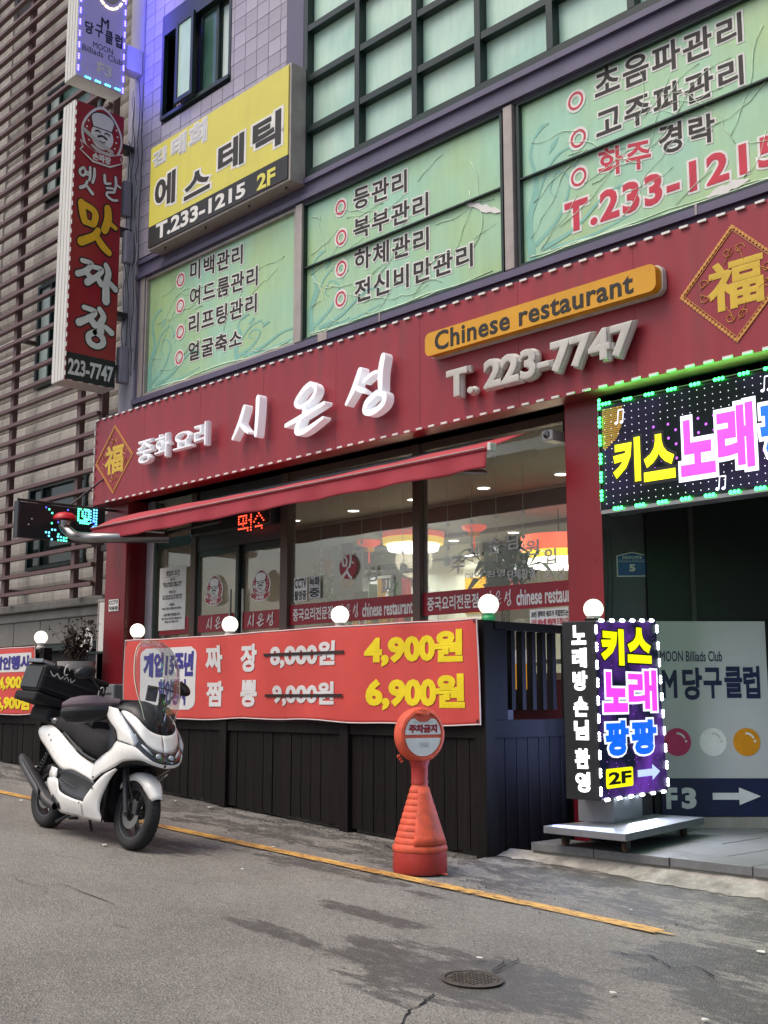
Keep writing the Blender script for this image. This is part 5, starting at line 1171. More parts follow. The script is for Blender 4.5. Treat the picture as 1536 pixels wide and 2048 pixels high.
lit('키', kr(1226, 1281, 966, 878), m['y'], m['k'], rows=1, hw=.11); lit('스', kr(1287, 1350, 960, 868), m['y'], m['k'], rows=1, hw=.11)
lit('노', kr(1361, 1431, 950, 836), m['p'], m['w'], rows=1); lit('래', kr(1436, 1510, 938, 808), m['p'], m['w'], rows=1)
s_e = kr(1436, 1510, 938, 808)
lit('팡', (s_e[1] + .05, s_e[1] + .37, s_e[2] + .02, s_e[3] - .02), m['b'], m['w'], rows=1); lit('팡', (s_e[1] + .43, s_e[1] + .75, s_e[2] + .02, s_e[3] - .02), m['b'], m['w'], rows=1)
build(m['k'], 'lettering_outline', 'black', t); build(m['w'], 'lettering_halo', 'lit_white', t); build(m['y'], 'yellow_lettering', 'lit_yellow', t); build(m['p'], 'pink_lettering', 'lit_pink', t); build(m['b'], 'blue_lettering', 'lit_blue', t)
db = MB(); pk = MB()
for i in range(75):
    for j in range(15):
        s_, t_ = kx0 + .05 + i * .066, kz0 + .05 + j * .055
        if s_ > XR - .4: continue
        if 3 < j < 11 and 6 < i < 26: (pk.poly(pf, ell(s_, t_, .012, .012, 6), .0006, .0004) if (i + j) % 2 else None); continue
        db.poly(pf, ell(s_, t_, .0045, .0045, 5), .0006, .0004)
build(db, 'dot_print', 'lit_white', t, kind='stuff'); build(pk, 'haze_dot', 'lit_haze' if 'lit_haze' in MT else 'dot_blue', t, kind='stuff')
gd = MB(); 
for i in range(18):
    for j in range(20):
        s_, t_ = kx0 + .03 + i * .0125, kz1 - .04 - j * .0165
        if (s_ - kx0 + .02) ** 2 / .06 + (kz1 - .02 - t_ - .08) ** 2 / .075 < 1: gd.pbox(pf, s_, s_ + .0085, t_ - .011, t_, .0006, .001)
build(gd, 'mirror_ball_print', 'sign_gold', t, kind='stuff')
nb = MB()
for s_, t_, h in ((-5.0 + .42, 1.53, .09), (-4.18, 2.20, .1), (-5.46, 2.18, .1)):
    for dx in (0, .05): nb.tube([pf.pt(s_ + dx, t_, .004), pf.pt(s_ + dx + .01, t_ + h, .004)], .004, 5); nb.poly(pf, ell(s_ + dx - .012, t_, .016, .012, 10), .003, .002)
    nb.tube([pf.pt(s_ + .01, t_ + h, .004), pf.pt(s_ + .06, t_ + h, .004)], .005, 5)
build(nb, 'note_print', 'lit_white', t)
q = ledm(t, (kx0 + .08, KY - .022, kz1 + .0), 'led_green', ex=(1, 0, 0), nrm=(0, -1, 0), r=.015, gap=.032); k = 1
while kx0 + .08 + .205 * k < XR - .4: inst(q, t, (kx0 + .08 + .205 * k, KY - .022, kz1)); k += 1
k = 0
while kx0 + .17 + .205 * k < XR - .4: inst(q, t, (kx0 + .17 + .205 * k, KY - .028, kz0 + .0)); k += 1
for k in range(6): inst(q, t, (kx0 + .012, KY - .022, kz0 + .12 + k * .15), rot=(0, R(90), 0))
for zz_, yy_, ro in ((kz1 + .03, KY - .05, (0, .35, -1)), (kz0 - .03, KY - .03, (0, .5, 1))):
    ll = bpy.data.lights.new('green_led_glow', 'AREA'); ll.shape = 'RECTANGLE'; ll.size = 5.0; ll.size_y = .04; ll.energy = 40 if zz_ > 2 else 13; ll.color = (.04, 1, .12)
    lo = bpy.data.objects.new('green_led_glow', ll); COL.objects.link(lo); lo.parent = t; lo.location = Vector((-3.1, yy_, zz_)) - t.location; lo.rotation_euler = (R(180) if zz_ > 2 else 0, 0, 0)
# ================================================================== entrance recess on the right
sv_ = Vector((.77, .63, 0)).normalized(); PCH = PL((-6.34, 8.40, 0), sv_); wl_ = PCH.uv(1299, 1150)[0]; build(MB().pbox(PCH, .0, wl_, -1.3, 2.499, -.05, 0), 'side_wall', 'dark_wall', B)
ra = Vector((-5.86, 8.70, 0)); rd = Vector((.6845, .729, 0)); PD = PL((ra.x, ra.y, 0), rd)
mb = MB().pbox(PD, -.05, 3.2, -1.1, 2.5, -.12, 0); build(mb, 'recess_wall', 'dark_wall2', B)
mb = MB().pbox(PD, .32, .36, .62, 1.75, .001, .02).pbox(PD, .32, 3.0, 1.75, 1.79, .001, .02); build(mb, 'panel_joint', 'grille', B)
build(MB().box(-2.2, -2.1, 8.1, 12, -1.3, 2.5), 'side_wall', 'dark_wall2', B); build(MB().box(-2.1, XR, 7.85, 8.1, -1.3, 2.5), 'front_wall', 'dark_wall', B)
build(MB().box(-5.8, XR, 8.4, 14, 2.5, 2.7), 'recess_ceiling', 'shade_gap_black', B)
build(MB().box(-4.0, XR, 10.5, 10.6, -1.3, 2.5), 'back_wall', 'shade_gap_black', B)
# billiards club panel
q0 = PD.uv(1318, 1632); q1 = PD.uv(1527, 1243); zb, zt = q0[1], q1[1]
pz = PD.uv(1320, 1556)[1]; s0, s1_ = PD.uv(1200, 1500)[0], q1[0]
s0 = max(s0, .0)
t = thing('billiards_board', 'pale billiards club panel with three balls and a navy foot with a white arrow', 'sign', PD.pt((s0 + s1_) / 2, zb))
build(MB().pbox(PD, s0, s1_, pz, zt, .006, .03), 'upper_panel', 'panel_grey', t); build(MB().pbox(PD, s0, s1_ + .05, zb, pz - .001, .006, .034), 'lower_panel', 'navy', t)
pp = PL(PD.pt(0, 0, .031), rd); mb = MB()
def pr2(x0, x1, yb, yt): return pp.rect(x0, yb, x1, yt)
T(mb, pp, 'MOON Billiads Club', (pp.uv(1320, 1316)[0] , pp.uv(1444, 1316)[0], pp.uv(1400, 1323)[1], pp.uv(1400, 1302)[1]), .012)
for ch, a in (('M', (1325, 1353, 1396, 1340)), ('당', (1366, 1403, 1400, 1335)), ('구', (1408, 1442, 1397, 1335)), ('클', (1450, 1483, 1396, 1333)), ('럽', (1488, 1518, 1397, 1332))): T(mb, pp, ch, pr2(*a), .035)
build(mb, 'lettering', 'navy', t)
for (x, y, mt, nm) in ((1355, 1484, 'ball_pink', 'pink_ball_print'), (1426, 1484, 'print_white', 'white_ball_print'), (1493, 1484, 'ball_orange', 'orange_ball_print')):
    cs, ct = pp.uv(x, y); rr = abs(pp.uv(x + 27, y)[0] - cs); o = build(MB().poly(pp, ell(cs, ct, rr, rr * 1.02, 32), .002, .002), nm, mt, t)
    mb = MB(); pts = [(cs + rr * .66 * math.cos(a), ct + rr * .70 * math.sin(a)) for a in [R(95 - i * 10) for i in range(8)]]; pts += [(cs + rr * .52 * math.cos(a), ct + rr * .56 * math.sin(a)) for a in [R(25 + i * 10) for i in range(8)]]
    mb.poly(pp, pts, .0045, .001).poly(pp, ell(cs + rr * .62, ct + rr * .06, rr * .09, rr * .1, 10), .0045, .001); build(mb, 'highlight_print', 'panel_white' if mt != 'print_white' else 'grey_letter', o)
pq = PL(PD.pt(0, 0, .035), rd); mb = MB()
T(mb, pq, 'F', pq.rect(1333, 1618, 1354, 1575), .05); T(mb, pq, '3', pq.rect(1364, 1618, 1392, 1575), .05)
a = pq.uv(1426, 1610); b_ = pq.uv(1521, 1575); ym = (a[1] + b_[1]) / 2; xh = a[0] + (b_[0] - a[0]) * .55
mb.poly(pq, [(a[0], ym - .028), (xh, ym - .028), (xh, a[1] - .0), (b_[0], ym), (xh, b_[1]), (xh, ym + .028), (a[0], ym + .028)][::1], .002, .002); build(mb, 'arrow_and_floor_print', 'panel_white', t)
build(MB().pbox(PD, s1_ + .051, s1_ + .09, zb, zt, 0.005, .03), 'edge_trim', 'steel_dark', t)
struct(MB().pbox(PD, -.02, 3.2, SZ - .05, zb - .005, .001, .10), 'recess_plinth', 'concrete')
# house number plate
a = PCH.uv(1234, 1155); b_ = PCH.uv(1296, 1152); zt1 = PCH.uv(1265, 1104)[1]; pn = PL(PCH.pt(a[0], 0, .004), sv_); pn.o.z = 0; wd = b_[0] - a[0]
z0_, z1_ = (a[1] + b_[1]) / 2, zt1
t = thing('house_number_plate', 'blue house-shaped number plate with a white 5 on the dark wall', 'number plate', pn.pt(wd / 2, z0_))
o = lambda k: [(k, z0_ + k), (wd - k, z0_ + k), (wd - k, z0_ + (z1_ - z0_) * .86 - k * .6), (wd / 2 + wd * .0, z1_ - k), (k, z0_ + (z1_ - z0_) * .86 - k * .6)]
build(MB().poly(pn, o(0), 0, .006), 'border', 'print_white', t); build(MB().poly(pn, o(.010), .0065, .002), 'face', 'plate_blue', t)
mb = MB(); T(mb, pn, '5', (wd * .40, wd * .60, z0_ + .045, z0_ + (z1_ - z0_) * .50), .05, .009, .002); T(mb, pn, '한밭로524번길', (wd * .18, wd * .82, z0_ + (z1_ - z0_) * .72, z0_ + (z1_ - z0_) * .84), .02, .009, .001); T(mb, pn, 'Hanbat-ro 524beon-gil', (wd * .1, wd * .9, z0_ + (z1_ - z0_) * .64, z0_ + (z1_ - z0_) * .69), .0, .009, .001)
mb.pbox(pn, .01, wd - .01, z0_ + (z1_ - z0_) * .595, z0_ + (z1_ - z0_) * .61, .009, .010); build(mb, 'lettering', 'print_white', t)
t = thing('dangling_wires', 'thin grey wires hanging down the dark wall below the karaoke sign', 'wires', PCH.pt(.2, 0))
for x, z0 in ((.12, -.2), (.20, .4), (.16, -.6)): build(MB().tube(spline([PCH.pt(x, 1.46, .01), PCH.pt(x + .02, 1.0, .012), PCH.pt(x - .01, .5, .01), PCH.pt(x + .01, z0, .012)], 4), .004, 5), 'wire', 'grille', t)

# ================================================================== trolley and standing karaoke sign
zt_ = -.915; Fc, Rc, Lc, Bc = (-4.97, 6.94), (-5.24, 8.36), (-5.70, 6.95), (-5.66, 8.30)
t = thing('sign_trolley', 'grey steel trolley on castors carrying the lit karaoke sign', 'trolley', (-5.4, 7.6, SZ))
def quadbox(c4, z0, z1):
    n = 4; return MB().add([(x, y, z0) for x, y in c4] + [(x, y, z1) for x, y in c4], [(3, 2, 1, 0), (4, 5, 6, 7)] + [(i, (i + 1) % 4, 4 + (i + 1) % 4, 4 + i) for i in range(4)])
c4 = [Lc, Fc, Rc, Bc]
build(quadbox(c4, zt_ - .052, zt_), 'platform', 'cart', t, bevel=.004)
for i, (x, y) in enumerate(((-5.07, 7.08), (-5.33, 8.2), (-5.6, 7.08), (-5.6, 8.15))):
    w_ = build(MB().lathe([(.012, -.014), (.036, -.012), (.038, 0), (.036, .012), (.012, .014)], (x, y, SZ + .0385), 18, 'x'), 'castor', 'rust', t)
    build(MB().box(x - .022, x - .017, y - .02, y + .025, SZ + .03, zt_ - .054).box(x + .017, x + .022, y - .02, y + .025, SZ + .03, zt_ - .054).box(x - .03, x + .03, y - .03, y + .03, zt_ - .058, zt_ - .0525), 'fork', 'steel_dark', w_)
cp = atz(1222, 1648, zt_); ev = Vector((-.172, .985, 0)).normalized(); PS = PL((cp.x, cp.y, 0), ev)
t = thing('standing_karaoke_sign', 'lit upright karaoke sign box edged with white LEDs standing on the trolley', 'led sign', (cp.x, cp.y, zt_))
u0 = PS.uv(1229, 1645)[0]; u1 = PS.uv(1286, 1640)[0]
build(MB().pbox(PS, u0, u1, zt_, zt_ + .34, -.30, 0), 'column', 'cart', t, bevel=.004)
PS = PL(PS.pt(0, 0, .03), ev)
cBL, cBR, cTL, cTR = PS.uv(1201, 1602), PS.uv(1336, 1581), PS.uv(1190, 1241), PS.uv(1311, 1241)
zb = (cBL[1] + cBR[1]) / 2; 
cBL = (cBL[0], zb); cBR = (cBR[0], zb)
DP = .28
o = [cBL, cBR, cTR, cTL]
build(MB().poly(PS, o, -DP, DP), 'case', 'black', t, bevel=.006)
ins = [(x + (.012 if k in (0, 3) else -.012), y + (.012 if k < 2 else -.012)) for k, (x, y) in enumerate(o)]
build(MB().poly(PS, ins, .001, .003), 'face', 'panel_lit', t)
pk = PL(PS.pt(0, 0, .005), ev); m = {k: MB() for k in ('y', 'p', 'b', 'w', 'k', 't')}
def l2(ch, x0, x1, yb, yt, a, h, w=.062, hw=.10):
    r_ = pk.rect(x0, yb, x1, yt); T(m[h], pk, ch, r_, hw, .0, .002, base=w); T(m[a], pk, ch, r_, w, .003, .003)
l2('키', 1202, 1246, 1329, 1259, 'y', 'k'); l2('스', 1255, 1300, 1325, 1258, 'y', 'k')
l2('노', 1207, 1253, 1425, 1345, 'p', 'w', hw=.11); l2('래', 1257, 1311, 1423, 1341, 'p', 'w', w=.035, hw=.085)
l2('팡', 1211, 1256, 1514, 1440, 'b', 'w', hw=.12); l2('팡', 1263, 1311, 1511, 1438, 'b', 'w', hw=.12)
build(m['k'], 'lettering_outline', 'black', t); build(m['w'], 'lettering_halo', 'lit_white', t); build(m['y'], 'yellow_lettering', 'lit_yellow', t); build(m['p'], 'pink_lettering', 'lit_pink', t); build(m['b'], 'blue_lettering', 'lit_blue', t)
r_ = pk.rect(1213, 1578, 1265, 1533); build(MB().poly(pk, rrect(r_[0], r_[1], r_[2], r_[3], .02), .0, .003), 'floor_badge', 'lit_yellow', t); mb = MB(); T(mb, pk, '2F', (r_[0] + .03, r_[1] - .03, r_[2] + .025, r_[3] - .025), .04, .004, .001); build(mb, 'floor_number', 'ink', t)
r_ = pk.rect(1276, 1563, 1319, 1527); ym = (r_[2] + r_[3]) / 2; xh = r_[0] + (r_[1] - r_[0]) * .66; hb = (r_[3] - r_[2]) * .22
build(MB().poly(pk, [(r_[0], ym - hb), (xh, ym - hb), (xh, r_[2]), (r_[1], ym), (xh, r_[3]), (xh, ym + hb), (r_[0], ym + hb)], .0, .003), 'arrow', 'lit_steel', t)
db = MB(); random.seed(9); W_ = cBR[0] - cBL[0]
for i in range(190):
    s_ = cBL[0] + random.uniform(.04, .96) * (cTR[0] - cTL[0]); t_ = zb + random.uniform(.03, .97) * (cTL[1] - zb); r = random.choice((.002, .003, .005)); db.poly(pk, ell(s_, t_, r, r, 5), .0003, .0004)
build(db, 'dot_print', 'lit_haze', t, kind='stuff')
q = None
ring_ = [cTL, cTR, cBR, cBL]; side_n = (6, 10, 6, 10)
for k in range(4):
    a, b_ = ring_[k], ring_[(k + 1) % 4]
    for i in range(side_n[k]):
        u = (i + .5) / side_n[k]; P_ = PS.pt(a[0] + (b_[0] - a[0]) * u, a[1] + (b_[1] - a[1]) * u, .004)
        e_ = (PS.ex if k % 2 == 0 else Vector((0, 0, 1))); nm = PS.n
        if k == 0 and i == 0: q = ledm(t, P_, 'led_white', ex=PS.ex, nrm=PS.n, r=.013, gap=.022)
        elif k == 1 and i == 0: qv = ledm(t, P_, 'led_white', ex=(0, 0, 1), nrm=PS.n, r=.013, gap=.022)
        else: inst(q if k % 2 == 0 else qv, t, P_)
# narrow lettered side of the box
cl = PS.pt(cBL[0], 0, 0); PV = PL(PS.pt(cBL[0], 0, -DP), -PS.n * -1)   # along the depth, towards the front
PV = PL(PS.pt(cBL[0] - .002, 0, -DP), PS.n)
mb = MB(); zz = cTL[1] - .03; hh = (cTL[1] - zb - .05) / 7.25
nn = PV.n
for i, ch in enumerate('노래방손님환영'):
    z1 = zz - (i + (.12 if i > 2 else 0) + (.22 if i > 4 else 0)) * hh * .98; dx = (cBL[0] - cTL[0])
    for_pl = PL(PS.pt(cTL[0] + dx * (i + .5) / 7 - .003, 0, -DP), PS.n)
    T(mb, for_pl, ch, (.085, .205, z1 - hh * .84, z1), .05, .002, .004)
build(mb, 'side_lettering', 'lit_text', t)
ll = bpy.data.lights.new('sign_area_light', 'AREA'); ll.shape = 'RECTANGLE'; ll.size = .5; ll.size_y = 1.2; ll.energy = 12; ll.color = (.5, .6, 1)
lo = bpy.data.objects.new('sign_area_light', ll); COL.objects.link(lo); lo.parent = t; lo.location = PS.pt(cBL[0] - .02, -.3, -DP / 2) - t.location; lo.rotation_euler = (-PV.n if False else PS.ex).to_track_quat('Z', 'Y').to_euler()
ll = bpy.data.lights.new('sign_area_light', 'AREA'); ll.shape = 'RECTANGLE'; ll.size = .5; ll.size_y = 1.2; ll.energy = 26; ll.color = (.8, .85, 1)
lo = bpy.data.objects.new('sign_area_light', ll); COL.objects.link(lo); lo.parent = t; lo.location = PS.pt((cBL[0] + cBR[0]) / 2, -.3, .05) - t.location; lo.rotation_euler = (-PS.n).to_track_quat('Z', 'Y').to_euler()

ll = bpy.data.lights.new('sign_area_light', 'AREA'); ll.shape = 'RECTANGLE'; ll.size = .5; ll.size_y = 1.2; ll.energy = 20; ll.color = (.35, .48, 1)  # added light behind the sign to tint the fence blue
lo = bpy.data.objects.new('sign_area_light', ll); COL.objects.link(lo); lo.parent = t; lo.location = PS.pt((cBL[0] + cBR[0]) / 2, -.3, -DP - .03) - t.location; lo.rotation_euler = PS.n.to_track_quat('Z', 'Y').to_euler()
# ================================================================== black wooden fence
FYY = 6.85; ZR = .60
def plank_proto(): return None
def fence_section(t, xa, xb, posts, step=.137, rail=True):
    x = xa
    first = None
    for px in posts: build(MB().box(px - .055, px + .055, FYY - .02, FYY + .09, ground_z(px) - .02, ZR + .01), 'post', 'wood_black', t, bevel=.005)
    while x < xb - .02:
        if not any(abs(x + step / 2 - px) < .06 for px in posts):
            zb_ = ground_z(x) + .01 + random.uniform(0, .03); h = -.30 - zb_
            dy = random.uniform(-.004, .004)
            if first is None: first = proto(MB().box(.004, step - .004, 0, .022, -1, 0), 'plank', 'wood_black', t, (x, FYY + .02 + dy, -.30)); o = first
            else: o = inst(first, t, (x, FYY + .02 + dy, -.30))
            o.scale = (1, 1, h)
        x += step
    build(MB().box(xa, xb, FYY - .005, FYY + .06, -.30, -.205), 'rail', 'wood_black', t, bevel=.004); build(MB().box(xa, xb, FYY - .03, FYY + .10, ZR - .05, ZR - .008), 'cap_rail', 'wood_black', t, bevel=.004)
    build(MB().box(xa, xb, FYY + .02, FYY + .05, -.2, ZR - .06), 'back_board', 'wood_black', t)
random.seed(2)
ft = thing('wooden_fence', 'black plank terrace fence with an open balustrade at its right corner', 'fence', (-8.7, FYY, -1.1))
fence_section(ft, -11.28, -6.25, [-11.2, -9.55, -7.78, -6.20])
pxs = -6.2
sxp = FYY + .10
first = None; y = sxp
PX = SP(-6.2)
while y < 8.0:
    zb_ = ground_z(-6.2) + .02
    if first is None: first = proto(MB().box(-.022, 0, .004, .133, -1, 0), 'side_plank', 'wood_black', ft, (-6.18, y, -.28)); o = first
    else: o = inst(first, ft, (-6.18, y, -.28))
    o.scale = (1, 1, -.28 - zb_); y += .137
build(MB().box(-6.24, -6.16, sxp, 8.0, -.30, -.16), 'rail', 'wood_black', ft, bevel=.004); build(MB().box(-6.26, -6.14, FYY + .102, 7.99, ZR - .06, ZR), 'cap_rail', 'wood_black', ft, bevel=.004)
build(MB().box(-6.24, -6.16, FYY + .1, FYY + .26, -.16, ZR - .062), 'corner_board', 'wood_black', ft, bevel=.004); build(MB().box(-6.25, -6.15, 7.89, 7.99, ground_z(-6.2), ZR - .062), 'post', 'wood_black', ft, bevel=.004)
q = None
for k in range(5):
    y = FYY + .345 + k * .128; zlow = .0 - .0 + (0 if k else 0)
    if q is None: q = proto(MB().box(-.03, .03, -.022, .022, -.31, .31), 'baluster', 'wood_black', ft, (-6.2, y, .225))
    else: inst(q, ft, (-6.2, y, .225))
fl = thing('wooden_fence', 'short black plank fence at the left edge behind the second banner', 'fence', (-14, FYY, -.8))
fence_section(fl, -17.6, -13.30, [-13.30, -15.1, -16.9])
# added box; its coloured boards stand in for window reflections
t = thing('terrace_box', 'pale storage box with an orange board standing behind the fence balusters', 'box', (-7.0, 7.6, PB)); build(MB().box(-7.5, -6.7, 7.45, 7.8, PB, .0), 'body', 'corner', t); build(MB().box(-7.6, -6.6, 7.9, 7.95, .08, .30), 'board', 'amber', t); build(MB().box(-7.6, -6.6, 7.9, 7.95, .301, .42), 'upper_reflection', 'pot_white', t); build(MB().box(-7.4, -7.1, 7.88, 7.899, .42, .55), 'red_label', 'sign_red', t)
# ball lamps
gl = None
def lamp(px, py, Y, label, rad=.080, zb=ZR, cm='pot_white'):
    s, z = FP(Y).uv(px, py); t = thing('globe_lamp', label, 'lamp', (s, Y, zb), 'glowing globe lamps along the terrace')
    build(MB().lathe([(.055, zb + .002), (.055, zb + .02), (.042, zb + .04), (.042, z - rad * .8)], (s, Y, 0), 20), 'collar', cm, t, auto=30)
    pr = [(rad * math.sin(math.pi * i / 14), z - rad * math.cos(math.pi * i / 14)) for i in range(15)]
    build(MB().lathe(pr, (s, Y, 0), 28, cap=False), 'globe', 'globe_glow', t, smooth=True)
E('globe_glow', (1, .95, .78), 1.15)
LY = FYY + .035
lamp(275, 1262, LY, 'round glowing lamp on the left end of the fence above the big banner'); lamp(460, 1249, LY, 'round glowing lamp on the fence in front of the sliding doors'); lamp(680, 1230, LY, 'round glowing lamp on the fence in front of the left shop window')
lamp(977, 1209, LY, 'round glowing lamp on the fence corner post by the open balusters', cm='green_band'); lamp(1187, 1218, 7.55, 'round glowing lamp right above the standing karaoke sign', .078, .62); lamp(82, 1275, LY, 'round glowing lamp on the fence post by the second banner at the far left'); lamp(155, 1288, 8.05, 'small glowing lamp among the dry plants left of the red pillar', .07, .48)
sx_ = FP(7.55).uv(1187, 1218)[0]; build(MB().box(sx_ - .05, sx_ + .05, 7.50, 7.60, -1.2, .619), 'lamp_post', 'wood_black', ft)
lt = thing('lamp_pedestal', 'dark post under the small lamp among the dry plants', 'post', (-14.1, 8.05, -.9)); s_ = FP(8.05).uv(155, 1288)[0]; build(MB().box(s_ - .05, s_ + .05, 8.0, 8.1, -.9, .48), 'shaft', 'wood_black', lt); build(MB().box(s_ - .07, s_ + .07, 7.98, 8.12, .46, .479), 'top_plate', 'wood_black', lt)
# banners
def banner(name_lab, xa, xb, za, zb, first, seed):
    rnd = random.Random(seed); ph = [rnd.uniform(0, 6) for _ in range(6)]
    def wv(s, t_): return .012 * math.sin(2.3 * s + ph[0] + 1.5 * t_) + .010 * math.sin(5.1 * s + ph[1] - 3 * t_) + .004 * math.sin(9 * s + 6 * t_ + ph[2]) + .005 * math.sin(3 * t_ + 7 * s + ph[3]) + .012
    p = PL((0, FYY - .045, 0), (1, 0, 0), wv); t = thing('banner', name_lab, 'banner', ((xa + xb) / 2, FYY - .05, za), 'red price banners tied to the fence')
    n = 160; m_ = 24; rows = []
    def hem(s): return .012 * math.sin(s * 1.7 + ph[4]) + .006 * math.sin(s * 6 + ph[5])
    for j in range(m_ + 1):
        row = []
        for i in range(n + 1):
            s = xa + (xb - xa) * i / n; t_ = za + (zb - za) * j / m_ + hem(s) * (1 - j / m_) + .4 * hem(s + 3) * (j / m_); row.append(p.pt(s, t_, 0))
        rows.append(row)
    build(MB().grid(rows), 'cloth', 'banner', t, smooth=True, solid=.002)
    eg = MB().tube([p.pt(xa + (xb - xa) * i / 60, zb - .008 + .4 * hem(xa + (xb - xa) * i / 60 + 3), .003) for i in range(61)], .005, 5).tube([p.pt(xa + (xb - xa) * i / 60, za + .006 + hem(xa + (xb - xa) * i / 60), .003) for i in range(61)], .005, 5)
    for x in (xa + .005, xb - .005): eg.tube([p.pt(x, za + (zb - za) * i / 10, .003) for i in range(11)], .005, 5)
    build(eg, 'hem', 'banner_white', t)
    ey = MB()
    for x in (xa + .03, xb - .03):
        for z in (za + .03, zb - .03): ring(ey, p, x, z, .014, .014, .006, .006, .006)
    build(ey, 'eyelet', 'ink', t)
    return t, p
t, p = banner('wide red banner with two crossed-out prices hung on the black fence', -11.30, -6.165, -.197, .625, True, 3)
W1, Y1, B1, K1, bx = MB(), MB(), MB(), MB(), MB()
pb_ = FP(FYY - .06)
def br(x0, x1, yb0, yt1): return pb_.rect(x0, yb0, x1, yt1)
a = pb_.uv(280, 1424); b_ = pb_.uv(393, 1292); 
pts = rrect(a[0], b_[0], a[1] + .03, b_[1], .10)
bxg = MB(); 
# the white patch follows the cloth: a fine grid trimmed to the rounded outline
nS, nT = 30, 16
rows = []
for j in range(nT + 1):
    t_ = a[1] + .03 + (b_[1] - a[1] - .03) * j / nT; r_ = .10; d_edge = min(t_ - a[1] - .03, b_[1] - t_); inset = r_ - math.sqrt(max(0, r_ * r_ - (r_ - min(r_, d_edge)) ** 2))
    rows.append([p.pt(a[0] + inset + (b_[0] - a[0] - 2 * inset) * i / nS, t_, .004) for i in range(nS + 1)])
bxg.grid(rows); build(bxg, 'white_patch', 'banner_white', t, smooth=True)
def bt_(mb, body, x0, x1, yb0, yt1, w=.07, sp=1.0, d=.006): T(mb, p, body, br(x0, x1, yb0, yt1), w, d, .003, sp=sp)
def pxr(x0, x1, yt, yb): # top/bottom measured at the middle column
    xm = (x0 + x1) / 2; return (pb_.uv(x0, yt)[0], pb_.uv(x1, yt)[0], pb_.uv(xm, yb)[1], pb_.uv(xm, yt)[1])
T(B1, p, '개업15주년', pxr(290, 388, 1304, 1354), .05, .008, .0007); T(B1, p, '할인행사', pxr(318, 376, 1358, 1410), .05, .008, .0007)
for body, q_ in (('짜', (410, 444, 1291, 1345)), ('장', (480, 514, 1288, 1344)), ('짬', (411, 443, 1362, 1413)), ('뽕', (482, 515, 1360, 1414))): T(W1, p, body, pxr(*q_), .045, .006, .0007)
T(W1, p, '8,000원', pxr(545, 671, 1284, 1336), .045, .006, .0007); T(W1, p, '9,000원', pxr(546, 671, 1364, 1413), .045, .006, .0007)
T(Y1, p, '4,900원', pxr(730, 926, 1263, 1332), .055, .006, .0007); T(Y1, p, '6,900원', pxr(732, 930, 1349, 1422), .055, .006, .0007)
for yy in (1307, 1391):
    q_ = pxr(531, 690, yy - 3, yy + 3); K1.add([p.pt(q_[0] + (q_[1] - q_[0]) * i / 16, z, .013) for z in (q_[2], q_[3]) for i in range(17)], [(i, i + 1, 18 + i, 17 + i) for i in range(16)])
build(W1, 'white_lettering', 'banner_white', t); build(Y1, 'yellow_lettering', 'banner_yellow', t); build(B1, 'blue_lettering', 'banner_blue', t); build(K1, 'strike_through', 'strike', t)
t, p = banner('red price banner at the far left, cut by the picture edge', -16.9, -13.40, -.19, .64, False, 5)
W1, Y1, B1, bxg = MB(), MB(), MB(), MB(); 
bxg.grid([[p.pt(-16.6 + 3.10 * i / 30, z, .004) for i in range(31)] for z in (.33, .44, .56)]); build(bxg, 'white_patch', 'banner_white', t)
T(B1, p, '개업15주년 할인행사', (-15.75, -13.52, .36, .53), .05, .008, .003)
T(Y1, p, '4,900원', (-14.30, -13.25 - .25, .10, .30), .06, .006, .003); T(Y1, p, '6,900원', (-14.30, -13.25 - .25, -.15, .05), .06, .006, .003); T(W1, p, '짜 장', (-15.5, -14.45, .10, .29), .07, .006, .003); T(W1, p, '짬 뽕', (-15.5, -14.45, -.14, .05), .07, .006, .003)
build(W1, 'white_lettering', 'banner_white', t); build(Y1, 'yellow_lettering', 'banner_yellow', t); build(B1, 'blue_lettering', 'banner_blue', t)
# gap between the fences: steps, pot, tubs
struct(MB().box(-13.3, -11.28, 7.3, 8.1, -1.5, PB).box(-13.3, -11.28, 7.0, 7.299, -1.5, -.58).box(-13.3, -11.28, 6.7, 6.999, -1.5, -.78), 'terrace_step', 'concrete')
def pot(px0, px1, pyt, pyb, Y, label, mat='pot_white'):
    a = FP(Y).uv(px0, pyb); b_ = FP(Y).uv(px1, pyt); r = (b_[0] - a[0]) / 2 * .62; s = (a[0] + b_[0]) / 2; h = b_[1] - a[1]; t = thing('plant_pot', label, 'plant pot', (s, Y, a[1]))
    build(MB().lathe([(r * .8, a[1]), (r * .92, b_[1] - .3 * h), (r * .96, b_[1] - .3 * h)], (s, Y, 0), 28), 'body', mat, t, auto=30); build(MB().lathe([(r * .97, b_[1] - .3 * h), (r * 1.02, b_[1]), (r * .92, b_[1]), (r * .9, b_[1] - .04)], (s, Y, 0), 28), 'rim', mat, t, auto=30)
    return t, s, b_[1], r
tp_, s_, z_, r_ = pot(122, 184, 1322, 1372, 7.5, 'large pale plant pot behind the scooter holding dry twigs')
struct(MB().box(-13.29, -13.10, 7.3, 8.1, PB + .001, PB + .002), 'terrace_edge', 'concrete')
build(MB().lathe([(r_ * .7, FP(7.5).uv(150, 1372)[1] - .45), (r_ * .8, FP(7.5).uv(150, 1372)[1])], (s_, 7.5, 0), 24), 'foot', 'pot_white', tp_)
random.seed(17)
dt = thing('dry_plant', 'dead brown bush with curled leaves growing in the large pale pot', 'plant', (s_, 7.5, z_)); mb = MB(); lv = MB()
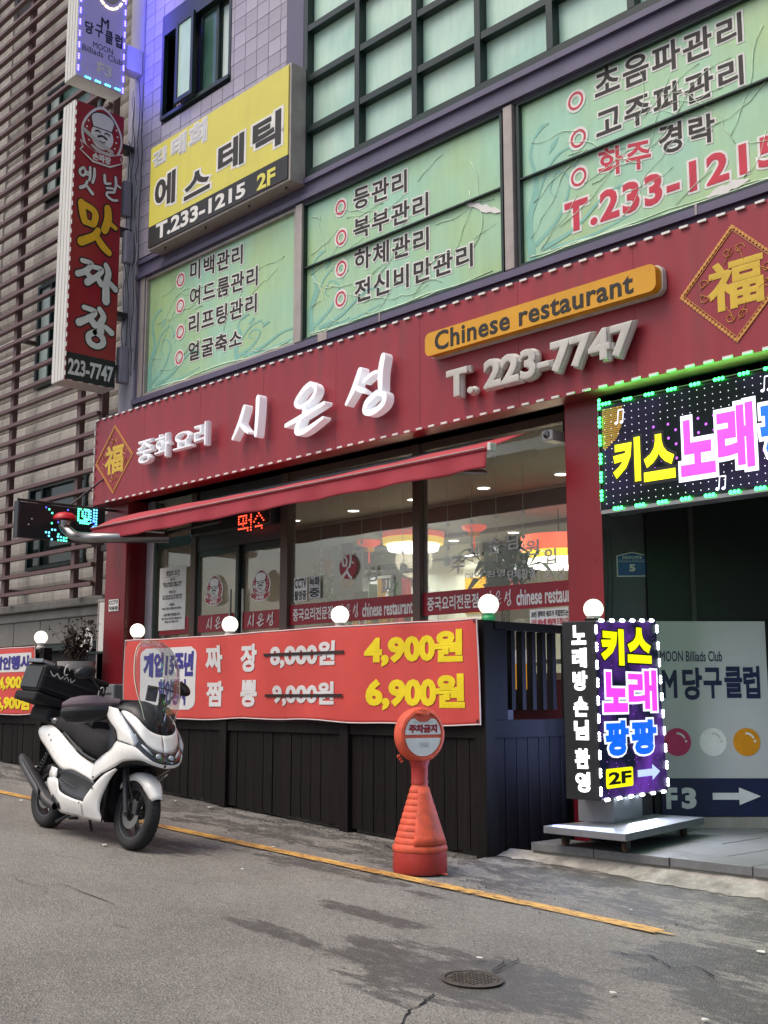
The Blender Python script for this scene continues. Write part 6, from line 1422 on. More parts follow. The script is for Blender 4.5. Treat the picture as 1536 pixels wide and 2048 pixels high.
for i in range(60):
    a = random.uniform(0, 6.28); l_ = random.uniform(.25, .6); p0 = Vector((s_ + random.uniform(-.1, .1), 7.5 + random.uniform(-.1, .1), z_ - .03)); pts = [p0]
    d_ = Vector((math.cos(a) * .45, math.sin(a) * .3, 1)).normalized()
    for k in range(5): pts.append(pts[-1] + d_ * l_ / 5); d_ = (d_ + Vector((random.uniform(-.35, .35), random.uniform(-.35, .35), random.uniform(-.1, .15)))).normalized()
    mb.tube(pts, [.005, .005, .004, .003, .003, .002], 4)
    for k in (2, 3, 4, 5): leaves(lv, pts[k], 3, .07, .018, .02, -.5, 1.2)
build(mb, 'twig', 'twig', dt, kind='stuff'); build(lv, 'dead_leaf', 'twig', dt, kind='stuff')
a = FP(7.4).uv(190, 1400); t = thing('stone_block', 'grey block standing on the terrace step behind the scooter mirror', 'block', (-13, 7.2, -.3)); q_ = FP(7.2).rect(185, 1400, 228, 1368); build(MB().box(q_[0], q_[1], 7.2, 7.4, -.58, q_[3]), 'body', 'stone_grey', t, bevel=.02); build(MB().box(q_[0] + .05, q_[1] - .05, 7.195, 7.1999, q_[3] - .12, q_[3] - .10), 'groove', 'ink', t)
# orange barrier glimpsed under the seat
q_ = FP(6.2).rect(195, 1500, 232, 1440); t = thing('traffic_cone', 'orange and white traffic cone standing behind the scooter', 'cone', (-10.9, 6.3, -.95))
cx = FP(6.3).uv(212, 1480)[0]; gz = ground_z(cx)
build(MB().box(cx - .19, cx + .19, 6.11, 6.49, gz, gz + .04), 'base', 'cone_orange', t, bevel=.02); build(MB().lathe([(.14, gz + .041), (.105, gz + .25)], (cx, 6.3, 0), 28), 'lower_cone', 'cone_orange', t, auto=30); build(MB().lathe([(.105, gz + .251), (.075, gz + .42)], (cx, 6.3, 0), 28), 'white_band', 'print_white', t, auto=30); build(MB().lathe([(.075, gz + .421), (.03, gz + .68), (.02, gz + .7)], (cx, 6.3, 0), 28), 'upper_cone', 'cone_orange', t, auto=30)

# ================================================================== no-parking stand
b_ = gnd(840, 1744); bx_, by_ = b_.x, b_.y + .0; gz = ground_z(bx_)
t = thing('parking_stand', 'orange plastic no-parking stand with a round white face', 'stand', (bx_, by_, gz)); hw = 1.13
yaw = R(28)         # faces a little to the right of the camera
t.rotation_euler = (0, 0, R(77))
L_ = lambda prof, n=40: MB().lathe(prof, (0, 0, 0), n)
build(L_([(.185, .0), (.192, .015), (.190, .13), (.186, .148)]), 'foot', 'cone_red', t, local=True, auto=40)
pr = [(.190, .149), (.196, .165), (.19, .185)]
for k in range(9):
    z = .20 + k * .043; r = .180 - k * .0132; pr += [(r - .002, z), (r + .001, z + .006), (r - .006, z + .030), (r - .0095, z + .034)]
pr += [(.055, .60), (.056, .61)]
build(L_(pr), 'skirt', 'cone_orange', t, local=True, auto=50)
# smooth face panel on the skirt front
mb = MB(); rows = []
for j in range(9):
    v = j / 8; z = .20 + .38 * v; r = .190 - .122 * v; half = .80 - .12 * v; rows.append([(r * math.sin(a), -r * math.cos(a), z) for a in [(-half + 2 * half * i / 10 + .0) for i in range(11)]])
mb.grid(rows); build(mb, 'skirt_panel', 'cone_orange', t, local=True, smooth=True, solid=.006)
build(L_([(.062, .605), (.060, .63), (.058, .635), (.060, .70), (.062, .715)], 28), 'neck', 'cone_red', t, local=True, auto=40)
# flared neck into the disc
mb = MB(); rows = []
for j in range(9):
    v = j / 8; z = .71 + .16 * v; a_, b2 = .060 + .080 * v ** 1.2, .052 - .012 * v; rows.append([(a_ * math.cos(q), b2 * math.sin(q), z) for q in [2 * math.pi * i / 28 for i in range(29)]])
mb.grid(rows); build(mb, 'flare', 'cone_red', t, local=True, smooth=True)
# disc: thick drum with raised rim
cz = .945; RD = .192
mb = MB().lathe([(.0, .052), (RD - .05, .058), (RD - .03, .058), (RD - .012, .050), (RD, .03), (RD, -.03), (RD - .012, -.050), (RD - .03, -.058), (RD - .034, -.046), (.0, -.046)], (0, 0, cz), 56, 'y', cap=False)
mb.v = [(x, y, z) for x, y, z in mb.v]
build(mb, 'disc', 'cone_orange', t, local=True, auto=35)
pd = PL((0, -.047, cz), (1, 0, 0)); mbw = MB()
def seg(y0, y1, r, n=18):
    o = []
    a0, a1 = math.asin(max(-1, min(1, y0 / r))), math.asin(max(-1, min(1, y1 / r)))
    o += [(r * math.cos(a0 + (a1 - a0) * i / n), r * math.sin(a0 + (a1 - a0) * i / n)) for i in range(n + 1)]; o += [(-x, y) for x, y in o[::-1]]; return o
up = seg(.002, .125, .150); 
up = [(x, min(y, .118 - .028 * max(0, 1 - (x / .075) ** 2)) if abs(x) < .075 else y) for x, y in up]
mid = [(-.07 + .14 * i / 10, .115 - .03 * (1 - ((-.07 + .14 * i / 10) / .07) ** 2)) for i in range(11)]
o = [q for q in seg(.002, .115, .150) ]
right = [q for q in o if q[0] > 0 and q[1] < .1149]; left = [(-x, y) for x, y in right[::-1]]
mbw.poly(pd, right + mid[::-1] + left, .001, .003); mbw.poly(pd, seg(-.148, -.022, .150), .001, .003)
build(mbw, 'face_plate', 'print_white', t, local=True)
mb = MB(); T(mb, pd, '주차금지', (-.118, .118, .014, .074), .065, .005, .002); build(mb, 'lettering', 'film_red', t, local=True)
mb = MB(); T(mb, pd, '잠시 세워 주십시오', (-.075, .08, .082, .096), .01, .005, .001); T(mb, pd, '주식회사', (-.03, .05, -.09, -.05), .0, .005, .001); build(mb, 'small_lettering', 'grey_letter', t, local=True)
mb = MB().tube([(-.05, -.045, cz + RD - .035), (-.02, -.052, cz + RD - .045), (.03, -.052, cz + RD - .045), (.055, -.045, cz + RD - .03)], .014, 8); build(mb, 'grip', 'cone_orange', t, local=True, smooth=True)
mb = MB()
for k in range(3): mb.tube([(-.145 + k * .012, .03, cz - .145 - k * .018), (-.165 + k * .014, .03, cz - .15 - k * .018)], .010, 8)
build(mb, 'hinge_lug', 'cone_orange', t, local=True)

# ================================================================== left building
LB = thing('louvred_building', 'pale clad building behind brown horizontal louvres at the left', 'building', (-17, 8.5, -.9)); LYW = 8.48; XE = -14.12
PLW = FP(LYW)
build(MB().box(-26, XE, LYW + .06, 14, -1.2, 15), 'core', 'grille', LB)
wins = []
for q_, m_ in (((18, 1128, 122, 912), 'pane_dark'), ((36, 722, 124, 512), 'pane_green'), ((52, 340, 150, 60), 'pane_green')):
    r_ = PLW.rect(*q_); zb_ = PLW.uv(q_[2], q_[1] - (10 if m_ == 'pane_dark' else 45 if q_[3] == 512 else 90))[1]
    wins.append((r_[0], r_[1], PLW.uv(q_[0], q_[1])[1], r_[3], m_))
wins = [(-17.15, -15.35, 1.95, 3.25, 'pane_dark'), (-17.15, -15.35, 4.85, 6.55, 'pane_green'), (-17.15, -15.35, 8.0, 9.9, 'pane_green'), (-21.0, -18.9, 1.95, 3.25, 'pane_dark'), (-21.0, -18.9, 4.85, 6.55, 'pane_green')]
for (x0, x1, z0, z1, m_) in wins:
    f = MB().box(x0, x1, LYW - .02, LYW + .05, z0, z0 + .05).box(x0, x1, LYW - .02, LYW + .05, z1 - .05, z1).box(x0, x0 + .06, LYW - .02, LYW + .05, z0 + .05, z1 - .05).box(x1 - .06, x1, LYW - .02, LYW + .05, z0 + .05, z1 - .05).box(x0 + .42, x0 + .47, LYW - .02, LYW + .05, z0 + .05, z1 - .05)
    fo = build(f, 'window', 'frame_dark', LB)
    build(MB().box(x0 + .06, x0 + .42, LYW + .03, LYW + .04, z0 + .05, z1 - .05), 'pane', 'pane_pale' if m_ == 'pane_green' else m_, fo); build(MB().box(x0 + .47, x1 - .06, LYW + .03, LYW + .04, z0 + .05, z1 - .05), 'pane', m_, fo)
hh = .265; zz = 1.42; nb_ = 0
prof = [(.0, .0), (.028, .04), (.04, .12), (.034, .20), (.012, .245), (.0, .252)]
def board(x0, x1, z):
    mb = MB(); w_ = x1 - x0; n = len(prof)
    mb.add([(0, -d_, h) for d_, h in prof] + [(w_, -d_, h) for d_, h in prof], [(i, n + i, n + i + 1, i + 1) for i in range(n - 1)] + [tuple(range(n)), tuple(range(2 * n - 1, n - 1, -1))]); return mb
protos = {}
while zz < 11.6:
    x = XE - .004; off = 0
    xs_b = []
    xx = XE
    while xx > -18.6: xs_b.append((max(xx - .83, -18.6), xx)); xx -= .83
    for (xa, xb) in xs_b:
        segs = [(xa, xb)]
        for w_ in wins:
            if zz + hh > w_[2] + .03 and zz < w_[3] - .03:
                ns = []
                for a, b_ in segs:
                    if b_ <= w_[0] or a >= w_[1]: ns.append((a, b_)); continue
                    if a < w_[0] - .02: ns.append((a, w_[0]))
                    if b_ > w_[1] + .02: ns.append((w_[1], b_))
                segs = ns
        for a, b_ in segs:
            if b_ - a < .03: continue
            key = round(b_ - a, 3); loc = (a + .003, LYW + .06, zz)
            if nb_ >= 290: break
            if key not in protos: protos[key] = proto(board(0, b_ - a - .006, 0), 'siding_board', 'siding', LB, loc)
            else: inst(protos[key], LB, loc)
            nb_ += 1
    zz += hh
build(MB().box(-24, -18.61, LYW, LYW + .059, 1.42, 14), 'plain_wall', 'siding', LB)
# louvres and their posts
SY = 8.12; q = None; zz = 1.555; nl = 0
while zz < 13.5:
    xr = -14.44
    if q is None: q = proto(MB().box(-9.0, 0, -.038, .038, -.026, .026), 'slat', 'louvre', LB, (xr, SY, zz))
    else: inst(q, LB, (xr, SY, zz))
    zz += .2645 if zz < 4.5 else .272
q = None
for x in (-15.08, -17.22, -19.36, -21.5): build(MB().box(x - .05, x + .05, SY + .03, SY + .11, 1.40, 13.6).box(x - .03, x + .03, SY + .111, LYW + .02, 1.6, 1.66).box(x - .03, x + .03, SY + .111, LYW + .02, 5.6, 5.66), 'post', 'louvre', LB)
build(MB().box(-14.5, -14.42, SY + .03, SY + .14, 1.40, 13.6), 'post', 'louvre', LB)
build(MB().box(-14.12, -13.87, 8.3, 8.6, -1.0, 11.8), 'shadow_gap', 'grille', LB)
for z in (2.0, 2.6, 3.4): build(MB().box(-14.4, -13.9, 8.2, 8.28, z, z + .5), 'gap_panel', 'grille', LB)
# ground floor of it
build(MB().box(-24, XE, LYW - .18, LYW + .059, 1.30, 1.415), 'ledge', 'concrete', LB, bevel=.02); build(MB().box(-24, XE, LYW - .08, LYW + .059, 1.16, 1.30), 'ledge', 'concrete', LB, bevel=.02)
for xa, xb in ((-14.78, XE - .01),): build(MB().box(xa, xb, LYW - .06, LYW + .059, .62, 1.158), 'granite_panel', 'granite', LB, bevel=.006); build(MB().box(xa, xb, LYW - .06, LYW + .059, -.9, .612), 'granite_panel', 'granite', LB, bevel=.006)
for k in range(6): build(MB().box(-15.64 - k * .86 + .008, -14.79 - k * .86, LYW - .05, LYW + .059, .80, 1.158), 'granite_panel', 'granite', LB, bevel=.006)
build(MB().box(-24, -14.79, LYW - .9, LYW - .4, .74, .78), 'awning_edge', 'grille', LB) if False else None
build(MB().box(-24, -14.79, LYW + .04, LYW + .058, -.9, .80), 'dark_opening', 'shade_gap_black', LB)  # flat black sheet; shade inside the opening put into its colour
build(MB().box(-24, -14.79, LYW - .03, LYW + .04, .70, .80), 'lintel', 'frame_dark', LB)
t = thing('white_panel', 'narrow white metal panel standing between the granite wall and the red pillar', 'panel', (-14, 8.2, -.9)); q_ = FP(8.15).rect(195, 1310, 211, 1202); build(MB().box(q_[0], q_[1] + .08, 8.15, 8.17, -.6, q_[3]), 'sheet', 'white_box', t); build(MB().box(q_[0] - .02, q_[0] - .001, 8.14, 8.18, -.6, q_[3] + .03).box(q_[0], q_[1] + .08, 8.14, 8.18, q_[3] + .001, q_[3] + .03), 'frame', 'frame_pale', t)
# white octagonal plate
po = FP(8.3); a = po.uv(153, 1304); b_ = po.uv(187, 1258); cx_, cz_ = (a[0] + b_[0]) / 2, (a[1] + b_[1]) / 2; rx_, rz_ = (b_[0] - a[0]) / 2, (b_[1] - a[1]) / 2 * 1.15
t = thing('lot_sign', 'white octagonal sign with faded letters behind the small globe lamp', 'sign', (cx_, 8.3, cz_)); o = [(cx_ + rx_ * x, cz_ + rz_ * y) for x, y in ((-.45, -1), (.6, -1), (1, -.5), (1, .3), (.35, 1), (-.15, 1), (-1, .1), (-1, -.5))]; build(MB().poly(po, o, 0, .01), 'plate', 'print_white', t)
mb = MB(); T(mb, po, 'LOT', (cx_ - rx_ * .8, cx_ + rx_ * .8, cz_ - rz_ * .6, cz_ - rz_ * .05), .03, .011, .002); build(mb, 'lettering', 'grey_letter', t); mb = MB(); brush(mb, po, (cx_ - rx_ * .3, cx_ + rx_ * .25, cz_ + rz_ * .3, cz_ + rz_ * .85), [[(.1, .9, .2), (.8, .6, .2)], [(.5, 1, .15), (.4, 0, .2)]], .011, .002); build(mb, 'mark', 'ink', t)
t = thing('terrace_screen', 'dark low screen behind the pots left of the red pillar', 'screen', (-14, 8.2, -.4)); build(MB().box(-14.72, -13.57, 8.15, 8.2, -.9, .60), 'panel', 'plastic_black', t); build(MB().box(-14.74, -13.57, 8.13, 8.22, .601, .63), 'cap', 'frame_dark', t)
t = thing('paint_tub', 'small white and red tub standing left of the pale plant pot', 'tub', (-14, 7.3, .1)); q_ = FP(7.35).rect(95, 1370, 118, 1325); cx_ = (q_[0] + q_[1]) / 2; build(MB().lathe([(.11, -.5), (.12, .10)], (cx_, 7.35, 0), 20), 'foot', 'wood_black', t); build(MB().lathe([(.115, .101), (.12, .25)], (cx_, 7.35, 0), 24), 'lower_band', 'crimson', t); build(MB().lathe([(.12, .251), (.125, .40), (.115, .42)], (cx_, 7.35, 0), 24), 'body', 'white_box', t)
# ================================================================== scooter
SC = thing('scooter', 'white delivery scooter leaning on its stand by the yellow line', 'scooter', (-8.546, 4.83, -1.5 + .05 * 8.546), rot=(R(-8), math.atan(.05), 0))
def resamp(pts, n):
    q = spline(pts, 8); L = [0]
    for a, b in zip(q, q[1:]): L.append(L[-1] + math.dist(a, b))
    out = []; j = 0
    for i in range(n):
        s = L[-1] * i / (n - 1)
        while j < len(L) - 2 and L[j + 1] < s: j += 1
        u = (s - L[j]) / max(1e-9, L[j + 1] - L[j]); out.append(tuple(q[j][k] + (q[j + 1][k] - q[j][k]) * min(1, u) for k in range(3)))
    return out
def lin(pts, n):
    """keeps the given points, splitting each span"""
    out = []
    for a, b in zip(pts, pts[1:]):
        for i in range(n): out.append(tuple(a[k] + (b[k] - a[k]) * i / n for k in range(3)))
    return out + [tuple(pts[-1])]
def strip(a, b, n=24, m=6, bulge=.012, even=True):
    A_, B_ = (resamp(a, n), resamp(b, n)) if even else (spline(a, 4), spline(b, 4))
    return [[(p[0] + (q[0] - p[0]) * j / m, p[1] + (q[1] - p[1]) * j / m - bulge * math.sin(math.pi * j / m), p[2] + (q[2] - p[2]) * j / m) for p, q in zip(A_, B_)] for j in range(m + 1)]
def both(rows, name, mat, th=.006, parent=SC, smooth=True, one=False):
    o = build(MB().grid(rows), name, mat, parent, local=True, smooth=smooth, solid=th, auto=None)
    if not one:
        mr = [[(x, -y, z) for x, y, z in r[::-1]] for r in rows]; build(MB().grid(mr), name, mat, parent, local=True, smooth=smooth, solid=th)
    return o
def across(rows):       # rows given on the right side (y<0): continue to the mirrored left side
    return rows + [[(x, -y, z) for x, y, z in r] for r in rows[::-1][1:]]
# wheels
def wheel(x, R_, w_, rimr):
    t = build(MB().lathe([(rimr, -w_ * .38), (rimr + .02, -w_ * .47), (R_ - .035, -w_ * .5), (R_ - .012, -w_ * .36), (R_, -w_ * .12), (R_, w_ * .12), (R_ - .012, w_ * .36), (R_ - .035, w_ * .5), (rimr + .02, w_ * .47), (rimr, w_ * .38)], (x, 0, R_), 48, 'y', cap=False), 'wheel', 'rubber', SC, local=True, auto=50)
    build(MB().lathe([(rimr, -w_ * .38), (rimr - .012, -w_ * .36), (rimr - .02, -w_ * .1), (rimr - .02, w_ * .1), (rimr - .012, w_ * .36), (rimr, w_ * .38)], (x, 0, R_), 40, 'y', cap=False), 'rim', 'plastic_grey', t, local=True, auto=40)
    sp = MB()
    for k in range(5):
        for dlt in (-.16, .16):
            a = 2 * math.pi * k / 5; sp.tube([(x + .035 * math.cos(a), 0, R_ + .035 * math.sin(a)), (x + (rimr - .012) * math.cos(a + dlt), 0, R_ + (rimr - .012) * math.sin(a + dlt))], [.014, .009], 6)
    sp.lathe([(.0, -w_ * .36), (.035, -w_ * .34), (.04, w_ * .34), (.0, w_ * .36)], (x, 0, R_), 18, 'y'); build(sp, 'spoke', 'steel_dark', t, local=True)
    dk = MB().lathe([(.055, -.058), (.11, -.058), (.11, -.054), (.055, -.054)], (x, 0, R_), 32, 'y', cap=False); build(dk, 'brake_disc', 'steel', t, local=True)
    gr = MB()
    for k in range(40):
        a = 2 * math.pi * k / 40
        for s in (-1, 1): gr.tube([(x + (R_ + .0005) * math.cos(a), s * w_ * .06, R_ + (R_ + .0005) * math.sin(a)), (x + (R_ - .010) * math.cos(a + .09), s * w_ * .36, R_ + (R_ - .010) * math.sin(a + .09))], .0022, 4)
    build(gr, 'tread_groove', 'shade_gap_black', t, local=True, kind='stuff')
wheel(.665, .262, .112, .185); wheel(-.655, .258, .132, .175)
# body panels, right side coordinates
both(strip([(-.841, -.10, .804), (-.643, -.13, .815), (-.5, -.15, .795), (-.368, -.16, .752), (-.215, -.165, .693), (-.075, -.165, .635), (.053, -.165, .6), (.19, -.16, .573), (.29, -.17, .585)],
           [(-.889, -.10, .733), (-.775, -.13, .69), (-.593, -.165, .634), (-.377, -.195, .549), (-.185, -.21, .492), (-.028, -.215, .503), (.117, -.215, .486), (.285, -.215, .455), (.337, -.215, .433)], 28, 8, .016), 'side_panel', 'scoot_white')
both(strip([(-.251, -.195, .461), (-.184, -.208, .489), (-.028, -.213, .500), (.117, -.213, .483), (.285, -.213, .453), (.331, -.213, .422)],
           [(-.254, -.195, .409), (-.147, -.208, .337), (-.008, -.213, .304), (.076, -.213, .296), (.169, -.213, .29), (.237, -.213, .289)], 20, 6, -.022), 'floor_panel', 'plastic_grey')
both(strip([(-.16, -.222, .425), (-.02, -.228, .40), (.09, -.222, .375)], [(-.17, -.222, .415), (-.02, -.228, .385), (.09, -.222, .372)], 8, 2, .002), 'floor_trim', 'exhaust')
both(strip([(-.429, -.185, .405), (-.256, -.20, .415), (-.178, -.217, .347), (-.097, -.222, .316), (.086, -.224, .294), (.246, -.222, .287)],
           [(-.404, -.175, .327), (-.34, -.17, .259), (-.228, -.165, .192), (-.165, -.16, .166), (.006, -.15, .162), (.176, -.15, .163)], 24, 6, .010), 'belly_panel', 'scoot_white')
both(strip([(-.30, -.19, .29), (-.22, -.205, .265), (-.15, -.205, .235)], [(-.27, -.18, .225), (-.21, -.18, .195), (-.155, -.18, .19)], 6, 2, .010), 'belly_vent', 'plastic_black')
both(strip([(.626, -.222, .571), (.541, -.226, .539), (.46, -.228, .499), (.354, -.228, .411), (.244, -.224, .287), (.17, -.152, .163)],
           [(.63, -.215, .562), (.56, -.205, .506), (.50, -.195, .443), (.425, -.18, .331), (.41, -.165, .24), (.435, -.13, .165)], 22, 6, .012), 'leg_shield', 'scoot_white')
both([[(.43, -.0, .60), (.43, -.0, .17)], [(.42, -.12, .60), (.42, -.12, .165)], [(.50, -.19, .58), (.43, -.15, .165)]], 'inner_shield', 'plastic_black')
# side cowl: upper and lower piece
both(strip([(.379, -.25, 1.02), (.38, -.25, .97), (.459, -.25, .909), (.562, -.24, .843), (.602, -.235, .773)],
           [(.528, -.235, 1.004), (.60, -.238, .94), (.68, -.234, .88), (.766, -.225, .811), (.809, -.205, .745)], 18, 6, .010), 'front_cowl', 'scoot_white')
both(strip([(.27, -.195, .590), (.40, -.21, .655), (.50, -.22, .70), (.602, -.235, .773), (.72, -.225, .765), (.809, -.205, .745), (.885, -.15, .688), (.921, -.09, .655), (.928, 0, .645)],
           [(.30, -.215, .44), (.42, -.225, .505), (.52, -.225, .548), (.626, -.225, .591), (.70, -.21, .632), (.834, -.17, .655), (.89, -.12, .642), (.915, -.06, .628), (.922, 0, .620)], 36, 6, .012), 'lower_cowl', 'scoot_white')
HO = [(.537, -.235, .981), (.641, -.235, .906), (.766, -.225, .811), (.809, -.205, .745), (.883, -.15, .690), (.922, -.09, .659), (.930, 0, .651)]
HI = [(.545, -.215, .986), (.639, -.21, .93), (.727, -.185, .869), (.798, -.16, .813), (.841, -.12, .765), (.878, -.06, .735), (.888, 0, .729)]
hl = both(strip(HO, HI, 26, 4, .004), 'headlight', 'lens_dark')
both([[(x + .004, y - .003, z + .002) for x, y, z in r] for r in strip(HO[:4], [((a[0] + b[0]) / 2, (a[1] + b[1]) / 2, (a[2] + b[2]) / 2) for a, b in zip(HO[:4], HI[:4])], 18, 2, .005)], 'signal_lens', 'lens')
for s in (-1, 1):
    for k, (a, b_) in enumerate((((.70, -.205, .870), (.795, -.185, .785)), ((.82, -.165, .765), (.888, -.10, .70)))):
        build(MB().tube([(a[0], s * -a[1], a[2]), ((a[0] + b_[0]) / 2 + .012, s * -(a[1] + b_[1]) / 2, (a[2] + b_[2]) / 2), (b_[0], s * -b_[1], b_[2])], .009, 8), 'light_strip', 'lens', SC, local=True, smooth=True)
for s in (-1, 1): build(MB().lathe([(0, .012), (.022, .006), (.024, 0)], (.905, s * .055, .695), 16, 'x', cap=False), 'lamp_lens', 'lens', SC, local=True)
hood = strip(HI, [(.548, -.20, .998), (.618, -.19, .988), (.711, -.165, .95), (.770, -.14, .905), (.800, -.1, .872), (.815, -.05, .856), (.818, 0, .852)], 26, 5, .004)
both(hood, 'hood', 'scoot_white')
# dark underside of the cowl and inner arch
both([[(.30, -.21, .445), (.30, -.1, .42), (.30, 0, .42)], [(.52, -.22, .55), (.52, -.12, .58), (.52, 0, .58)], [(.70, -.205, .634), (.70, -.1, .625), (.70, 0, .63)], [(.834, -.165, .655), (.84, -.08, .63), (.84, 0, .62)], [(.912, -.06, .630), (.915, -.03, .622), (.918, 0, .620)]], 'arch_liner', 'plastic_black')
# rider-side cover and dash
both([[(.385, -.248, 1.015), (.36, -.15, 1.03), (.35, 0, 1.04)], [(.38, -.245, .95), (.33, -.14, .92), (.32, 0, .92)], [(.46, -.24, .90), (.34, -.13, .80), (.33, 0, .80)], [(.58, -.23, .80), (.32, -.13, .66), (.30, 0, .66)], [(.48, -.205, .685), (.30, -.14, .60), (.28, 0, .60)]], 'rider_side_cover', 'plastic_black')
both([[(.385, -.248, 1.018), (.37, -.12, 1.05), (.36, 0, 1.06)], [(.49, -.22, 1.008), (.50, -.12, 1.07), (.50, 0, 1.09)], [(.60, -.19, .99), (.62, -.1, 1.05), (.63, 0, 1.06)], [(.74, -.15, .935), (.75, -.08, .955), (.76, 0, .96)], [(.800, -.1, .873), (.812, -.05, .857), (.815, 0, .853)]], 'dash', 'plastic_black')
# centre tunnel, seat
def loft(secs, name, mat, n=20, e=2.6, **k):
    """sections (x, zc, half width, half height)"""
    rows = []
    for x, zc, hw_, hh_ in secs:
        r = []
        for i in range(n + 1):
            a = 2 * math.pi * i / n; c_, s_ = math.cos(a), math.sin(a); r.append((x, hw_ * abs(c_) ** (2 / e) * (1 if c_ >= 0 else -1), zc + hh_ * abs(s_) ** (2 / e) * (1 if s_ >= 0 else -1)))
        rows.append(r)
    return build(MB().grid(rows).add(rows[0][:-1], [tuple(range(n))]).add(rows[-1][:-1], [tuple(range(n))[::-1]]), name, mat, SC, local=True, smooth=True)
loft([(-.42, .45, .13, .20), (-.2, .40, .15, .22), (.1, .38, .16, .20), (.3, .40, .15, .22), (.44, .42, .12, .22)], 'frame_body', 'plastic_black')
loft([(-.82, .81, .06, .03), (-.78, .82, .10, .05), (-.62, .84, .14, .065), (-.42, .83, .155, .085), (-.25, .80, .155, .11), (-.10, .745, .15, .115), (.05, .71, .14, .11), (.18, .695, .13, .115), (.28, .69, .11, .10), (.335, .68, .07, .07), (.35, .67, .03, .03)], 'seat', 'fabric_black')
loft([(-.30, .86, .13, .05), (-.25, .90, .13, .06), (-.15, .91, .12, .05), (-.05, .86, .10, .04)], 'seat_cover', 'fabric_black')
both(strip([(-.36, -.163, .765), (-.21, -.168, .705), (-.07, -.168, .648), (.06, -.168, .612), (.2, -.163, .585)], [(-.36, -.158, .785), (-.21, -.160, .725), (-.07, -.160, .668), (.06, -.160, .632), (.22, -.155, .605)], 14, 1, 0), 'seat_trim', 'plastic_grey')
# badge
mb = MB(); pb2 = PL((0, 0, 0), (1, 0, 0)); T(mb, pb2, 'PCX', (-.60, -.50, .715, .745), .03, .168, .002, shear=.4); 
mb.v = [(x, y - .0 + (.0), z) for x, y, z in mb.v]; build(mb, 'badge', 'ink', SC, local=True)
# front fender, forks
fx, fz = .665, .262; rows = []
for i in range(19):
    a = R(138 - i * (138 - 27) / 18); rr = .300 + .004 * math.sin(math.pi * i / 18); hw_ = .070 * (1 if i < 15 else 1 - (i - 14) * .12); r = []
    for j in range(11):
        u = -1 + 2 * j / 10; dr = -.065 * abs(u) ** 3; r.append((fx + (rr + dr) * math.cos(a), hw_ * (1 if abs(u) < 1 else 1) * math.sin(u * 1.45) / math.sin(1.45), fz + (rr + dr) * math.sin(a) * 1.0))
    rows.append(r)
build(MB().grid(rows), 'front_fender', 'scoot_white', SC, local=True, smooth=True, solid=.005)
for s in (-1, 1): 
    f_ = build(MB().tube([(.655, s * .088, .262), (.60, s * .088, .40), (.52, s * .088, .62)], .022, 12), 'fork_leg', 'exhaust', SC, local=True, auto=40)
    build(MB().box(.615, .665, s * .075 - .012, s * .075 + .012, .235, .345), 'fork_foot', 'exhaust', f_, local=True, bevel=.006)
build(MB().box(.715, .775, -.085, -.045, .26, .36), 'brake_caliper', 'exhaust', SC, local=True, bevel=.01)
# rear: engine, swingarm, shocks, exhaust
loft([(-.62, .30, .07, .06), (-.5, .30, .10, .11), (-.3, .30, .12, .14), (-.1, .30, .12, .13)], 'engine', 'exhaust')
for s in (-1, 1):
    sh_ = build(MB().tube([(-.70, s * .15, .31), (-.52, s * .15, .66)], .016, 10), 'shock', 'steel_dark', SC, local=True)
    cs_ = [(-.68 + .14 * i / 70, s * .15, .35 + .27 * i / 70) for i in range(71)]; build(MB().tube([(x + .030 * math.cos(i * .9) * .88, y + .030 * math.sin(i * .9), z - .030 * math.cos(i * .9) * .45) for i, (x, y, z) in enumerate(cs_)], .0055, 5), 'spring', 'plastic_black', sh_, local=True, smooth=True)
ex = MB(); secs = [(-.20, .20, .030), (-.30, .225, .045), (-.36, .25, .062), (-.60, .37, .068), (-.82, .485, .062), (-.87, .51, .048)]; rows = []
for x, z, r in secs: rows.append([(x - .45 * r * 1.15 * math.sin(q) * .9, -.205 + r * .85 * math.cos(q), z + r * 1.15 * math.sin(q) * .9) for q in [2 * math.pi * i / 20 for i in range(21)]])
ex.grid(rows).add(rows[-1][:-1], [tuple(range(20))[::-1]]); eo = build(ex, 'exhaust', 'exhaust', SC, local=True, auto=40)
rows = []
for i in range(9):
    u = i / 8; x, z = -.38 - .40 * u, .275 + .21 * u; rows.append([(x - .03 * k * .7, -.275 - .004 * math.sin(math.pi * u) + .018 * abs(k) ** 2, z + .045 * k) for k in (-1, -.5, 0, .5, 1)])
build(MB().grid(rows), 'heat_shield', 'plastic_grey', eo, local=True, smooth=True, solid=.006)
build(MB().tube([(-.866, -.215, .508), (-.885, -.215, .518)], .022, 12), 'tail_pipe', 'steel', eo, local=True)
both([[(-.60, -.07, .62), (-.60, 0, .64)], [(-.78, -.07, .56), (-.78, 0, .58)], [(-.88, -.07, .45), (-.88, 0, .46)], [(-.93, -.06, .36), (-.93, 0, .36)]], 'rear_fender', 'plastic_black')
both([[(-.84, -.10, .80), (-.86, 0, .80)], [(-.895, -.095, .735), (-.93, 0, .735)], [(-.84, -.10, .69), (-.87, 0, .68)]], 'tail_light', 'sign_red')
both([[(-.40, -.185, .50), (-.30, -.19, .49)], [(-.43, -.18, .45), (-.29, -.19, .44)], [(-.42, -.18, .40), (-.30, -.19, .40)]], 'pillion_cover', 'scoot_white')
